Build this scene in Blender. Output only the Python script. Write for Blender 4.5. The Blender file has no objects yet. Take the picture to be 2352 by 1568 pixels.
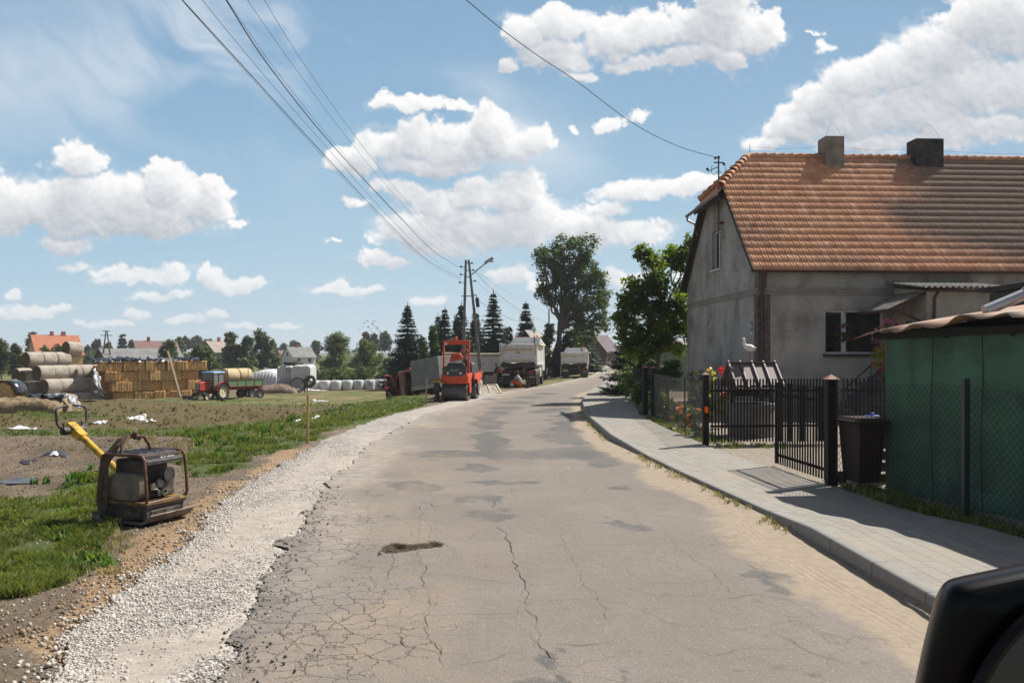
import bpy, bmesh, math, random
import numpy as np
from mathutils import Vector, Matrix, Euler
R = math.radians
scene = bpy.context.scene
# ------------------------------------------------------------ camera
F, CX, HY, HC = 1900.0, 1176.0, 808.0, 2.2      # focal (in 2352 px wide picture), principal column, horizon row, eye height
cam_d = bpy.data.cameras.new('camera'); cam = bpy.data.objects.new('camera', cam_d)
scene.collection.objects.link(cam); scene.camera = cam
cam.location = (0, 0, HC); cam.rotation_euler = (R(90), 0, 0)
cam_d.sensor_width = 36; cam_d.lens = F/2352*36; cam_d.shift_y = 24/2352
cam_d.clip_start = 0.05; cam_d.clip_end = 20000
# ------------------------------------------------------------ world, sun, exposure
SUN_EL, SUN_AZ = R(51), R(58)      # azimuth clockwise from +Y
EXPO = 0.52
world = bpy.data.worlds.new('World'); scene.world = world; world.use_nodes = True
wn = world.node_tree.nodes; wl = world.node_tree.links
skyt = wn.new('ShaderNodeTexSky'); skyt.sky_type = 'NISHITA'; skyt.sun_disc = False
skyt.sun_elevation = SUN_EL; skyt.sun_rotation = SUN_AZ
skyt.air_density = 1.0; skyt.dust_density = 1.0
hsv = wn.new('ShaderNodeHueSaturation'); hsv.inputs['Saturation'].default_value = 0.6; wl.new(skyt.outputs[0], hsv.inputs['Color'])
wl.new(hsv.outputs[0], wn['Background'].inputs[0]); wn['Background'].inputs[1].default_value = 0.062
sl = bpy.data.lights.new('sun', 'SUN'); sl.energy = 4.6; sl.angle = R(0.53); sl.color = (1, 0.955, 0.88)
so = bpy.data.objects.new('sun', sl); scene.collection.objects.link(so)
sdir = Vector((math.sin(SUN_AZ)*math.cos(SUN_EL), math.cos(SUN_AZ)*math.cos(SUN_EL), math.sin(SUN_EL)))
so.rotation_euler = sdir.to_track_quat('Z', 'Y').to_euler(); so.location = (20, 20, 40)
scene.view_settings.view_transform = 'Standard'; scene.view_settings.look = 'None'
scene.view_settings.exposure = EXPO; scene.view_settings.gamma = 1; scene.view_settings.use_curve_mapping = False
try:
    scene.cycles.max_bounces = 6; scene.cycles.diffuse_bounces = 3; scene.cycles.glossy_bounces = 3
    scene.cycles.transparent_max_bounces = 8; scene.cycles.transmission_bounces = 4
    scene.cycles.use_denoising = True; scene.cycles.sample_clamp_indirect = 4
except Exception: pass
COL = scene.collection
rnd = random.Random(7); rng = np.random.default_rng(11)

# ------------------------------------------------------------ numpy noise
def _hash(ix, iy, seed):
    n = (ix.astype(np.int64)*374761393 + iy.astype(np.int64)*668265263 + seed*974634777) & 0x7fffffff
    n = ((n ^ (n >> 13))*1274126177) & 0x7fffffff
    n = ((n ^ (n >> 16))*2246822519) & 0x7fffffff
    return (n & 0xffffff)/float(0xffffff)
def vn(x, y, seed=0):
    x = np.asarray(x, float); y = np.asarray(y, float)
    ix = np.floor(x); iy = np.floor(y); fx = x-ix; fy = y-iy
    ix = ix.astype(np.int64); iy = iy.astype(np.int64)
    fx = fx*fx*fx*(fx*(fx*6-15)+10); fy = fy*fy*fy*(fy*(fy*6-15)+10)
    a = _hash(ix, iy, seed); b = _hash(ix+1, iy, seed); c = _hash(ix, iy+1, seed); d = _hash(ix+1, iy+1, seed)
    return a+(b-a)*fx+(c-a)*fy+(a-b-c+d)*fx*fy
def fbm(x, y, oct=4, seed=0, gain=.5):
    s = 0; a = 1; t = 0
    for i in range(oct):
        s = s+a*vn(x*2**i, y*2**i, seed+i*17); t += a; a *= gain
    return s/t
def sstep(a, b, x):
    t = np.clip((np.asarray(x, float)-a)/(b-a), 0, 1); return t*t*(3-2*t)

# ------------------------------------------------------------ the road and the lie of the land
def interp(pts):
    p = np.array(pts, float); return lambda y: np.interp(y, p[:, 0], p[:, 1])
EL = interp([(-6,-1.5),(2,-1.8),(5.5,-2.0),(8,-2.4),(11.2,-2.8),(14.3,-3.1),(19.7,-3.4),(29.4,-3.1),(35.7,-1.9),(45.4,-.6),(54,2.1),(77,7.3),(113,12.6),(131,14.7),(190,21),(400,52)])
ER = interp([(-6,3.6),(6.9,3.5),(11.2,3.42),(14.8,3.0),(20.7,2.44),(27.5,2.45),(35.7,3.0),(45,4.3),(52,5.6),(63,7.9),(82,12.0),(113,17.2),(140,20.8),(190,27),(400,59)])
EG = interp([(-6,-2.6),(5.5,-3.1),(7.06,-3.44),(10.9,-3.95),(14.3,-4.4),(18,-4.6),(23.6,-4.6),(29.4,-4.1),(35.7,-2.9),(45.4,-1.0),(54,1.6),(77,6.9),(400,51)])
WALK_R = interp([(-6,5.9),(7,5.8),(9.05,5.6),(11.3,5.33),(14,5.0),(18.8,4.35),(23,4.1),(27,4.15),(30,4.5),(36,5.2),(45,6.6),(63,10),(82,14.2),(113,19.4),(190,29.4),(400,61.4)])
walk_z = interp([(-6,.16),(9.6,.16),(11.2,.06),(17,.055),(21,.15),(40,.15),(60,.1),(400,.08)])
deep = interp([(-20,-.25),(8,-.25),(12,-.35),(20,-.75),(28,-1.22),(36,-1.35),(42,-1.12),(49,-.98),(57,-1.6),(66,-1.78),(90,-1.85),(300,-1.8),(700,-1.6),(3000,-1.2)])
deep2 = interp([(-20,-.25),(20,-.55),(36,-1.15),(50,-1.0),(90,-1.3),(300,-1.6),(3000,-1.2)])
def gz(x, y):
    x = np.asarray(x, float); y = np.asarray(y, float)
    e = np.minimum(EG(y), EL(y)-.4)
    d = e-x
    d = np.where(y > 54, (e-x)/1.0, d)
    k = sstep(.2, 11, d)
    n = fbm(x*.35, y*.35, 3, 5)-.5
    n2 = fbm(x*1.7, y*1.7, 3, 9)-.5
    z = deep(y)*k+n*.45*sstep(1.5, 8, d)*sstep(150, 60, y)+n2*.22*sstep(.3, 3, d)*sstep(120, 40, y)+(fbm(x*5, y*5, 2, 19)-.5)*.05*sstep(.6, 2, d)*sstep(60, 20, y)
    z = z+.42*np.exp(-((x+13.5)/6.5)**2-((y-23.0)/1.9)**2)*1.0
    z = z+.30*np.exp(-((x+5.2)/2.6)**2-((y-39.5)/1.6)**2)
    z = z-.10*sstep(0, .5, d)*0+.03*sstep(0, .35, d)*sstep(.9, .45, d)*sstep(40, 25, y)*(1+3*n2)
    dr = x-ER(y)
    zr = np.where(dr > 0, walk_z(y)-.045+(n2*.03), z)
    inroad = (x > e+.0) & (dr <= 0)
    z = np.where(inroad, -.16, np.where(dr > 0, zr, z-.02))
    z = np.where(dr > 1.6, walk_z(y)*0+np.minimum(walk_z(y), .09)-.01+n2*.03+(.05-walk_z(y)*0)*sstep(1.6, 3, dr)*0, z)
    return z
def at(px, py, Y):
    return Vector(((px-CX)/F*Y, Y, HC-(py-HY)/F*Y))
def hit(px, py):
    t = np.exp(np.linspace(math.log(3), math.log(900), 5000))
    x = (px-CX)/F*t; z = HC-(py-HY)/F*t
    g = gz(x, t); i = np.argmax(z <= g)
    if z[i] > g[i]: i = len(t)-1
    return Vector((x[i], t[i], float(g[i])))
def gzf(x, y): return float(gz(np.array([x]), np.array([y]))[0])

# ------------------------------------------------------------ materials
_M = {}
def nodes_of(m):
    m.use_nodes = True; return m.node_tree.nodes, m.node_tree.links, m.node_tree.nodes['Principled BSDF']
def mat(name, col, rough=.6, var=.12, scale=3.0, bump=0.0, bscale=30.0, metal=0.0, dirt=None, dirt_amt=0.0, dscale=1.5, spec=.5, coat=0.0, trans=0.0, coords='Object', detail=5):
    if name in _M: return _M[name]
    m = bpy.data.materials.new(name); N, L, B = nodes_of(m); _M[name] = m
    B.inputs['Roughness'].default_value = rough; B.inputs['Metallic'].default_value = metal
    B.inputs['Specular IOR Level'].default_value = spec
    if coat: B.inputs['Coat Weight'].default_value = coat; B.inputs['Coat Roughness'].default_value = .08
    if trans: B.inputs['Transmission Weight'].default_value = trans
    tc = N.new('ShaderNodeTexCoord')
    nz = N.new('ShaderNodeTexNoise'); nz.inputs['Scale'].default_value = scale; nz.inputs['Detail'].default_value = detail
    L.new(tc.outputs[coords], nz.inputs['Vector'])
    cr = N.new('ShaderNodeMapRange'); cr.inputs[1].default_value = .25; cr.inputs[2].default_value = .75
    cr.inputs[3].default_value = 1-var*1.3; cr.inputs[4].default_value = 1+var*1.3
    L.new(nz.outputs['Fac'], cr.inputs[0])
    mx = N.new('ShaderNodeVectorMath'); mx.operation = 'SCALE'; mx.inputs[0].default_value = col[:3]
    L.new(cr.outputs[0], mx.inputs['Scale']); out = mx.outputs[0]
    if dirt is not None:
        n2 = N.new('ShaderNodeTexNoise'); n2.inputs['Scale'].default_value = dscale; n2.inputs['Detail'].default_value = 7; n2.inputs['Roughness'].default_value = .65
        L.new(tc.outputs[coords], n2.inputs['Vector'])
        r2 = N.new('ShaderNodeMapRange'); r2.inputs[1].default_value = .62-dirt_amt*.5; r2.inputs[2].default_value = .74-dirt_amt*.3; r2.clamp = True
        L.new(n2.outputs['Fac'], r2.inputs[0])
        mm = N.new('ShaderNodeMix'); mm.data_type = 'RGBA'; L.new(r2.outputs[0], mm.inputs[0]); L.new(out, mm.inputs[6]); mm.inputs[7].default_value = (*dirt, 1)
        out = mm.outputs[2]
        rr = N.new('ShaderNodeMapRange'); rr.inputs[3].default_value = rough; rr.inputs[4].default_value = .9
        L.new(r2.outputs[0], rr.inputs[0]); L.new(rr.outputs[0], B.inputs['Roughness'])
    L.new(out, B.inputs['Base Color'])
    if bump:
        nb = N.new('ShaderNodeTexNoise'); nb.inputs['Scale'].default_value = bscale; nb.inputs['Detail'].default_value = 4
        L.new(tc.outputs[coords], nb.inputs['Vector'])
        b = N.new('ShaderNodeBump'); b.inputs['Strength'].default_value = bump; b.inputs['Distance'].default_value = .02
        L.new(nb.outputs['Fac'], b.inputs['Height']); L.new(b.outputs[0], B.inputs['Normal'])
    return m
def leafmat(name, c1, c2, scale=1.2, tl=.35):
    if name in _M: return _M[name]
    m = bpy.data.materials.new(name); N, L, B = nodes_of(m); _M[name] = m
    at_ = N.new('ShaderNodeAttribute'); at_.attribute_name = 'tint'
    geo = N.new('ShaderNodeNewGeometry')
    nz = N.new('ShaderNodeTexNoise'); nz.inputs['Scale'].default_value = scale; nz.inputs['Detail'].default_value = 3
    L.new(geo.outputs['Position'], nz.inputs['Vector'])
    ad = N.new('ShaderNodeMath'); ad.operation = 'ADD'; L.new(at_.outputs['Fac'], ad.inputs[0]); L.new(nz.outputs['Fac'], ad.inputs[1])
    mr = N.new('ShaderNodeMapRange'); mr.inputs[1].default_value = .45; mr.inputs[2].default_value = 1.55; L.new(ad.outputs[0], mr.inputs[0])
    mm = N.new('ShaderNodeMix'); mm.data_type = 'RGBA'; L.new(mr.outputs[0], mm.inputs[0])
    mm.inputs[6].default_value = (*c1, 1); mm.inputs[7].default_value = (*c2, 1)
    L.new(mm.outputs[2], B.inputs['Base Color']); B.inputs['Roughness'].default_value = .5; B.inputs['Specular IOR Level'].default_value = .35
    t = N.new('ShaderNodeBsdfTranslucent'); sc = N.new('ShaderNodeVectorMath'); sc.operation = 'MULTIPLY'
    L.new(mm.outputs[2], sc.inputs[0]); sc.inputs[1].default_value = (1.5, 1.7, .6); L.new(sc.outputs[0], t.inputs['Color'])
    ms = N.new('ShaderNodeMixShader'); ms.inputs[0].default_value = tl
    L.new(B.outputs[0], ms.inputs[1]); L.new(t.outputs[0], ms.inputs[2]); L.new(ms.outputs[0], N['Material Output'].inputs['Surface'])
    return m

# ------------------------------------------------------------ mesh helpers
def link(name, me, m=None, parent=None):
    o = bpy.data.objects.new(name, me); COL.objects.link(o)
    if m is not None:
        for mm in (m if isinstance(m, (list, tuple)) else [m]): me.materials.append(mm)
    if parent is not None: o.parent = parent
    return o
def tag(o, label=None, cat=None, group=None, kind=None):
    if label: o['label'] = label
    if cat: o['category'] = cat
    if group: o['group'] = group
    if kind: o['kind'] = kind
    return o
def empty(name, loc, rz=0, label=None, cat=None, group=None, rot=None):
    o = bpy.data.objects.new(name, None); COL.objects.link(o); o.location = loc
    o.rotation_euler = rot if rot is not None else (0, 0, rz); o.empty_display_size = .3
    return tag(o, label, cat, group)
def kids(o): return [c for c in bpy.data.objects if c.parent == o]
def copy_tree(o, parent=None):
    ch = kids(o); c = o.copy(); COL.objects.link(c)
    if parent is not None: c.parent = parent
    for k in ch: copy_tree(k, c)
    return c
class MB:
    def __init__(s): s.v = []; s.f = []; s.mi = []; s.cur = 0
    def add(s, V, Fc):
        b = len(s.v); s.v += [tuple(p) for p in V]; s.f += [tuple(b+i for i in f) for f in Fc]; s.mi += [s.cur]*len(Fc); return s
    def box(s, c, d, rot=None, top=None):
        x, y, z = [k/2 for k in d]; tx, ty = (1, 1) if top is None else top
        V = [Vector((a*x*(tx if e > 0 else 1), b*y*(ty if e > 0 else 1), e*z)) for e in (-1, 1) for a, b in ((-1,-1),(1,-1),(1,1),(-1,1))]
        if rot is not None: M = Euler(rot).to_matrix(); V = [M@v for v in V]
        V = [v+Vector(c) for v in V]
        return s.add(V, [(3,2,1,0),(4,5,6,7),(0,1,5,4),(1,2,6,5),(2,3,7,6),(3,0,4,7)])
    def bar(s, a, b, w, h=None):      # rectangular bar from a to b
        a, b = Vector(a), Vector(b); h = h or w; d = (b-a); L = d.length; q = d.to_track_quat('X', 'Z')
        V = [q@Vector((x, y*w/2, z*h/2))+a for x in (0, L) for y, z in ((-1,-1),(1,-1),(1,1),(-1,1))]
        return s.add(V, [(3,2,1,0),(4,5,6,7),(0,1,5,4),(1,2,6,5),(2,3,7,6),(3,0,4,7)])
    def tube(s, P, r, n=8, cap=True):
        P = [Vector(p) for p in P]; rr = r if isinstance(r, (list, tuple)) else [r]*len(P)
        V = []; up = None
        for i, p in enumerate(P):
            t = (P[min(i+1, len(P)-1)]-P[max(i-1, 0)]).normalized()
            if up is None: up = t.orthogonal().normalized()
            up = (up-t*up.dot(t)); up = up.normalized() if up.length > 1e-5 else t.orthogonal().normalized()
            sd = t.cross(up)
            for k in range(n):
                a = 2*math.pi*k/n; V.append(p+up*math.cos(a)*rr[i]+sd*math.sin(a)*rr[i])
        Fc = [(i*n+k, i*n+(k+1)%n, (i+1)*n+(k+1)%n, (i+1)*n+k) for i in range(len(P)-1) for k in range(n)]
        if cap: Fc += [tuple(range(n))[::-1], tuple((len(P)-1)*n+k for k in range(n))]
        return s.add(V, Fc)
    def cyl(s, a, b, r, n=16): return s.tube([a, b], r, n)
    def prism(s, poly, ax, a, b):     # polygon extruded along axis ax from a to b; poly in the two other axes in order
        def mk(u, v, w): return {'x': (w, u, v), 'y': (u, w, v), 'z': (u, v, w)}[ax]
        n = len(poly); V = [mk(u, v, a) for u, v in poly]+[mk(u, v, b) for u, v in poly]
        return s.add(V, [tuple(range(n))[::-1], tuple(range(n, 2*n))]+[(i, (i+1)%n, n+(i+1)%n, n+i) for i in range(n)])
    def lathe(s, prof, c=(0,0,0), ax='z', n=20, caps=True):
        V = []
        for r, h in prof:
            for k in range(n):
                a = 2*math.pi*k/n; p = (r*math.cos(a), r*math.sin(a), h)
                if ax == 'x': p = (p[2], p[0], p[1])
                if ax == 'y': p = (p[0], p[2], p[1])
                V.append((p[0]+c[0], p[1]+c[1], p[2]+c[2]))
        m = len(prof)
        Fc = [(i*n+k, i*n+(k+1)%n, (i+1)*n+(k+1)%n, (i+1)*n+k) for i in range(m-1) for k in range(n)]
        if caps and prof[0][0] > 1e-6: Fc.append(tuple(range(n))[::-1])
        if caps and prof[-1][0] > 1e-6: Fc.append(tuple((m-1)*n+k for k in range(n)))
        return s.add(V, Fc)
    def ball(s, c, r, n=12, sq=(1,1,1)):
        V = []; m = n//2
        for i in range(m+1):
            t = math.pi*i/m
            for k in range(n):
                a = 2*math.pi*k/n; V.append((c[0]+r*sq[0]*math.sin(t)*math.cos(a), c[1]+r*sq[1]*math.sin(t)*math.sin(a), c[2]+r*sq[2]*math.cos(t)))
        return s.add(V, [(i*n+k, (i+1)*n+k, (i+1)*n+(k+1)%n, i*n+(k+1)%n) for i in range(m) for k in range(n)])
    def quad(s, a, b, c, d): return s.add([a, b, c, d], [(0,1,2,3)])
    def build(s, name, m, parent=None, bevel=0, smooth=False, jit=0, seg=2):
        me = bpy.data.meshes.new(name); V = s.v
        if jit: V = [(x+rnd.uniform(-jit, jit), y+rnd.uniform(-jit, jit), z+rnd.uniform(-jit, jit)) for x, y, z in V]
        me.from_pydata(V, [], s.f); me.validate(); 
        bm = bmesh.new(); bm.from_mesh(me); bmesh.ops.remove_doubles(bm, verts=bm.verts, dist=1e-5); bmesh.ops.recalc_face_normals(bm, faces=bm.faces); bm.to_mesh(me); bm.free()
        o = link(name, me, m, parent)
        if smooth or bevel:
            for p in me.polygons: p.use_smooth = True
            try: me.set_sharp_from_angle(angle=R(40))
            except Exception: pass
        if bevel:
            b = o.modifiers.new('bevel', 'BEVEL'); b.width = bevel; b.segments = seg; b.limit_method = 'ANGLE'; b.angle_limit = R(35); b.harden_normals = False
        return o
def npmesh(name, V, Fc, m=None, parent=None, attrs=None, smooth=False, uv=None):
    V = np.asarray(V, np.float32); Fc = np.asarray(Fc, np.int32); k = Fc.shape[1]
    me = bpy.data.meshes.new(name); me.vertices.add(len(V)); me.vertices.foreach_set('co', V.ravel())
    me.loops.add(Fc.size); me.loops.foreach_set('vertex_index', Fc.ravel())
    me.polygons.add(len(Fc)); me.polygons.foreach_set('loop_start', np.arange(0, Fc.size, k, dtype=np.int32))
    try: me.polygons.foreach_set('loop_total', np.full(len(Fc), k, np.int32))
    except Exception: pass
    if uv is not None:
        u = me.uv_layers.new(name='UVMap'); u.data.foreach_set('uv', np.asarray(uv, np.float32)[Fc.ravel()].ravel())
    for nme, arr in (attrs or {}).items():
        arr = np.asarray(arr, np.float32)
        if arr.ndim == 1:
            a = me.attributes.new(nme, 'FLOAT', 'POINT'); a.data.foreach_set('value', arr)
        else:
            a = me.attributes.new(nme, 'FLOAT_COLOR', 'POINT'); a.data.foreach_set('color', np.concatenate([arr, np.ones((len(arr), 1), np.float32)], 1).ravel())
    me.update(calc_edges=True)
    if smooth: me.polygons.foreach_set('use_smooth', np.ones(len(Fc), bool))
    return link(name, me, m, parent)
def gridfaces(nr, nc):
    i = np.arange(nr-1)[:, None]*nc+np.arange(nc-1)[None]; i = i.ravel()
    return np.stack([i, i+1, i+nc+1, i+nc], 1)
def text(s, size, m, parent, loc, rot, name='lettering', ext=.002):
    c = bpy.data.curves.new(name, 'FONT'); c.body = s; c.size = size; c.extrude = ext; c.align_x = 'CENTER'; c.align_y = 'CENTER'
    t = bpy.data.objects.new('t', c); COL.objects.link(t); bpy.context.view_layer.update()
    me = bpy.data.meshes.new_from_object(t.evaluated_get(bpy.context.evaluated_depsgraph_get())); bpy.data.objects.remove(t)
    me.materials.clear(); o = link(name, me, m, parent); o.location = loc; o.rotation_euler = rot; return o
# ============================================================ SKY
def srgb(c):
    c = np.asarray(c, float)/255.; return np.where(c <= .04045, c/12.92, ((c+.055)/1.055)**2.4)
def shiftd(a, xs, ys, dx, dy):
    fx = np.interp(xs+dx, xs, np.arange(len(xs))); fy = np.interp(ys+dy, ys, np.arange(len(ys)))
    return a[np.clip(np.round(fy), 0, len(ys)-1).astype(int)][:, np.clip(np.round(fx), 0, len(xs)-1).astype(int)]
def build_sky():
    xs = np.concatenate([np.linspace(-1500, -60, 60), np.linspace(-40, 2400, 1010), np.linspace(2430, 3000, 40)])
    ys = np.concatenate([np.linspace(-700, -30, 40), np.linspace(-20, 845, 360), [870, 900]])
    X, Y = np.meshgrid(xs, ys)
    W1 = fbm(X/75, Y/75, 6, 31)-.5; W2 = fbm(X/75+40, Y/75, 6, 77)-.5
    V1 = fbm(X/20, Y/20, 4, 131)-.5; V2 = fbm(X/20+40, Y/20, 4, 177)-.5
    sm = np.clip((Y-560)/200, 0, 1)            # smaller puffs towards the horizon
    xx = X+W1*(75-45*sm)+V1*(22-6*sm); yy = Y+W2*(60-40*sm)+V2*(20-6*sm)
    B = [ # x, y, rx, ry
     (170,375,75,48),(60,480,120,75),(160,480,110,80),(260,470,110,75),(390,430,70,65),(340,500,120,60),(450,480,70,60),(-40,470,70,70),(530,515,45,17),(240,520,280,36),(485,440,40,40),
     (145,563,72,28),(175,611,48,14),(250,625,50,12),(300,640,80,20),(395,640,42,26),(490,640,45,38),(540,658,70,24),(590,652,28,18),(365,682,80,16),(30,685,22,15),
     (60,722,80,22),(215,745,50,10),(320,722,35,14),(430,738,50,14),(505,722,30,14),(650,745,40,9),(130,710,30,12),(-20,720,40,20),(270,742,40,9),(560,748,60,8),
     (815,370,65,45),(880,340,80,50),(960,320,75,58),(1040,340,90,60),(1120,300,60,62),(1150,345,80,50),(1215,335,55,40),(1000,375,170,30),
     (880,232,42,20),(960,240,70,24),(1045,245,40,15),(812,462,34,17),(935,450,62,34),(880,430,40,22),(770,552,25,8),
     (950,545,100,50),(1010,480,70,48),(1090,450,70,50),(1185,450,85,62),(1130,530,190,66),(1240,500,70,60),(1350,530,120,52),(1470,530,90,42),(1440,440,95,34),(1560,430,90,28),(1380,475,60,24),(1010,570,110,28),(1620,410,60,20),
     (850,595,45,32),(900,610,50,16),(800,665,100,17),(780,655,50,15),(985,688,42,13),(1180,640,60,28),(1130,630,30,18),(1420,635,40,35),(1460,650,60,22),(1240,660,40,14),(1600,640,60,30),
     (1200,85,60,60),(1160,160,34,22),(1290,70,85,55),(1270,130,90,45),(1400,90,90,60),(1490,70,80,55),(1570,60,80,60),(1660,60,100,90),(1740,85,55,65),(1680,150,70,42),(1590,130,120,42),(1450,150,80,30),(1330,170,40,22),(1660,-20,90,60),
     (1400,295,38,20),(1462,270,24,22),(1300,312,24,12),(1882,105,24,17),(1860,75,18,8),(1885,205,20,14),
     (1770,330,60,24),(1840,295,80,45),(1900,240,80,60),(1960,190,90,60),(1990,270,120,70),(2080,170,110,70),(2160,120,100,75),(2100,260,160,90),(2250,60,100,90),(2230,200,160,90),(2330,60,120,110),(2380,200,140,90),(2280,300,160,45),(2150,330,120,26),(2500,100,160,160),(2000,330,120,30),
     (2700,300,240,120),(-500,300,260,120),(-900,520,300,80),(900,-300,300,110),(2000,-320,260,130),(-300,650,200,40),(2650,600,300,50)]
    H = np.full(X.shape, -1.0)
    for bx, by, rx, ry in B:
        dx = (xx-bx)/rx; dy = yy-by; ryb = np.where(dy > 0, ry*.78, ry)
        h = (1-dx*dx-(dy/ryb)**2)*min(1, .35+ry/75.); H = np.maximum(H, h)+np.where((H > 0) & (h > 0), .12*np.minimum(H, h), 0)
    Hb = H*.95+(fbm(X/38, Y/38, 3, 400)-.5)*.45
    small = np.clip((Y-520)/200, 0, 1)
    H = Hb+(fbm(X/17, Y/15, 6, 411, .62)-.5)*(.55-.2*small)
    # feathered wisps drawn out sideways, stronger below than on the crowns
    below = np.clip((shiftd(Hb, xs, ys, 0, -26)-Hb)*1.6, 0, 1)
    wsp = sstep(.42, .66, fbm(X/110, Y/80, 3, 470))
    lo_ = -.06-.10*wsp; A = sstep(0, 1, (H-lo_)/(.30+.40*below+.34*wsp))
    veil = sstep(-.75, .1, Hb)*sstep(.48, .72, fbm(X/60+W1*2, Y/34, 5, 480))*.30; A = A+(1-A)*veil
    T = np.clip(Hb+(fbm(X/17, Y/15, 3, 411, .62)-.5)*.38, 0, 1.3)
    occ = 0
    for k in range(1, 14): occ = occ+shiftd(T, xs, ys, 3.0*k, -7.5*k)*.075
    rel = (T-shiftd(T, xs, ys, 5, -9))
    Lt = np.exp(-1.55*occ); Lt = np.clip(Lt*.86+.20+rel*.42, 0, 1.06)*(1-.16*below)
    thin = 1-sstep(0, .35, T); Lt = Lt*(1-.35*thin)+.80*.35*thin
    white = srgb([250, 250, 250]); grey = srgb([160, 170, 184])
    # blue of the sky by height above the horizon
    keysy = [-700, 0, 250, 450, 620, 740, 810, 900]
    kc = [srgb(c) for c in ((112,150,195),(137,173,206),(149,184,213),(162,196,220),(182,209,226),(198,217,227),(210,222,227),(210,222,227))]
    sky = np.stack([np.interp(Y, keysy, [c[i] for c in kc]) for i in range(3)], -1)
    sky = sky*(1+.10*np.clip((X-900)/1400, -1, 1.2)[..., None]*np.array([1.0, .5, .2]))
    # thin high cirrus, upper left
    u = (X*.87+Y*.5)/420; v = (-X*.5+Y*.87)/70
    ci = fbm(u*1.2+fbm(X/300, Y/300, 2, 640)*.8, v*.5+fbm(X/260, Y/260, 3, 650)*1.6, 5, 600); band = np.exp(-((Y-(-120+.36*X))/95)**2)*sstep(1500, 1150, X)*1.0*sstep(100,500,X)+.55*np.exp(-((Y-170)/120)**2)*sstep(900, 200, X)+.25*sstep(700, 300, Y)*sstep(1600, 200, X)
    ci = sstep(.38, .78, ci)*band*.75
    sky = sky*(1-ci[..., None])+srgb([226, 233, 240])*ci[..., None]
    hz = np.clip((Y-560)/260, 0, 1)[..., None]
    cl = grey+(white-grey)*Lt[..., None]; cl = cl*(1-.45*hz)+srgb([222, 226, 230])*.45*hz
    A = A*(1-.45*hz[..., 0])
    col = sky*(1-A[..., None])+cl*A[..., None]
    D = 9000.0
    dirs = np.stack([(X-CX)/F, np.ones_like(X), -(Y-HY)/F], -1); dirs /= np.linalg.norm(dirs, axis=-1, keepdims=True)
    P = dirs.reshape(-1, 3)*D; P[:, 2] += HC
    m = bpy.data.materials.new('sky_light'); m.use_nodes = True; N = m.node_tree.nodes; L = m.node_tree.links
    N.remove(N['Principled BSDF']); a = N.new('ShaderNodeAttribute'); a.attribute_name = 'sky'; e = N.new('ShaderNodeEmission')
    # a little fine grain to the cloud edges
    tc = N.new('ShaderNodeTexCoord'); nz = N.new('ShaderNodeTexNoise'); nz.inputs['Scale'].default_value = .012; nz.inputs['Detail'].default_value = 5
    L.new(tc.outputs['Object'], nz.inputs['Vector']); mr = N.new('ShaderNodeMapRange'); mr.inputs[3].default_value = .975/2**EXPO; mr.inputs[4].default_value = 1.025/2**EXPO
    L.new(nz.outputs['Fac'], mr.inputs[0]); L.new(a.outputs['Color'], e.inputs[0]); L.new(mr.outputs[0], e.inputs[1])
    L.new(e.outputs[0], N['Material Output'].inputs['Surface'])
    try: m.cycles.emission_sampling = 'NONE'
    except Exception: pass
    o = npmesh('sky', P, gridfaces(len(ys), len(xs)), m, attrs={'sky': col.reshape(-1, 3)})
    tag(o, kind='structure')
build_sky()

# ============================================================ GROUND SHEET
def px_of(x, y, z):
    y = np.maximum(y, .5); return CX+x/y*F, HY+(HC-z)/y*F
def inpoly(px, py, poly):
    r = np.zeros(px.shape, bool); n = len(poly)
    for i in range(n):
        x0, y0 = poly[i]; x1, y1 = poly[(i+1) % n]
        if y0 == y1: continue
        c = ((y0 > py) != (y1 > py)) & (px < (x1-x0)*(py-y0)/(y1-y0)+x0); r ^= c
    return r
GRASS = [
 [(-420,1185),(40,1150),(120,1118),(200,1092),(262,1075),(275,1180),(262,1300),(190,1325),(70,1335),(-420,1375)],
 [(405,1040),(520,1000),(600,978),(720,955),(860,925),(960,905),(990,912),(975,935),(880,965),(790,985),(700,1012),(620,1040),(545,1068),(450,1095),(405,1085)],
 [(-420,996),(150,985),(350,985),(560,972),(740,945),(850,918),(960,905),(940,940),(820,965),(700,1000),(560,1006),(400,1003),(200,999),(-420,1006)],
 [(420,926),(560,912),(720,905),(870,898),(960,900),(960,915),(860,925),(700,935),(560,930)],
 [(200,905),(420,915),(600,904),(900,890),(900,900),(640,912),(420,924),(260,915)],
 [(-420,835),(36,843),(36,893),(-420,893)],[(700,842),(1000,846),(1000,878),(860,884),(700,885)],
 [(0,938),(60,930),(160,945),(300,960),(60,960)],
 [(1060,884),(1200,872),(1300,862),(1360,856),(1362,862),(1260,884),(1180,890),(1060,900)]]
OLIVE = [[(-420,905),(300,905),(560,918),(820,928),(870,905),(1000,905),(900,950),(700,970),(300,985),(-420,988)]]
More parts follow.
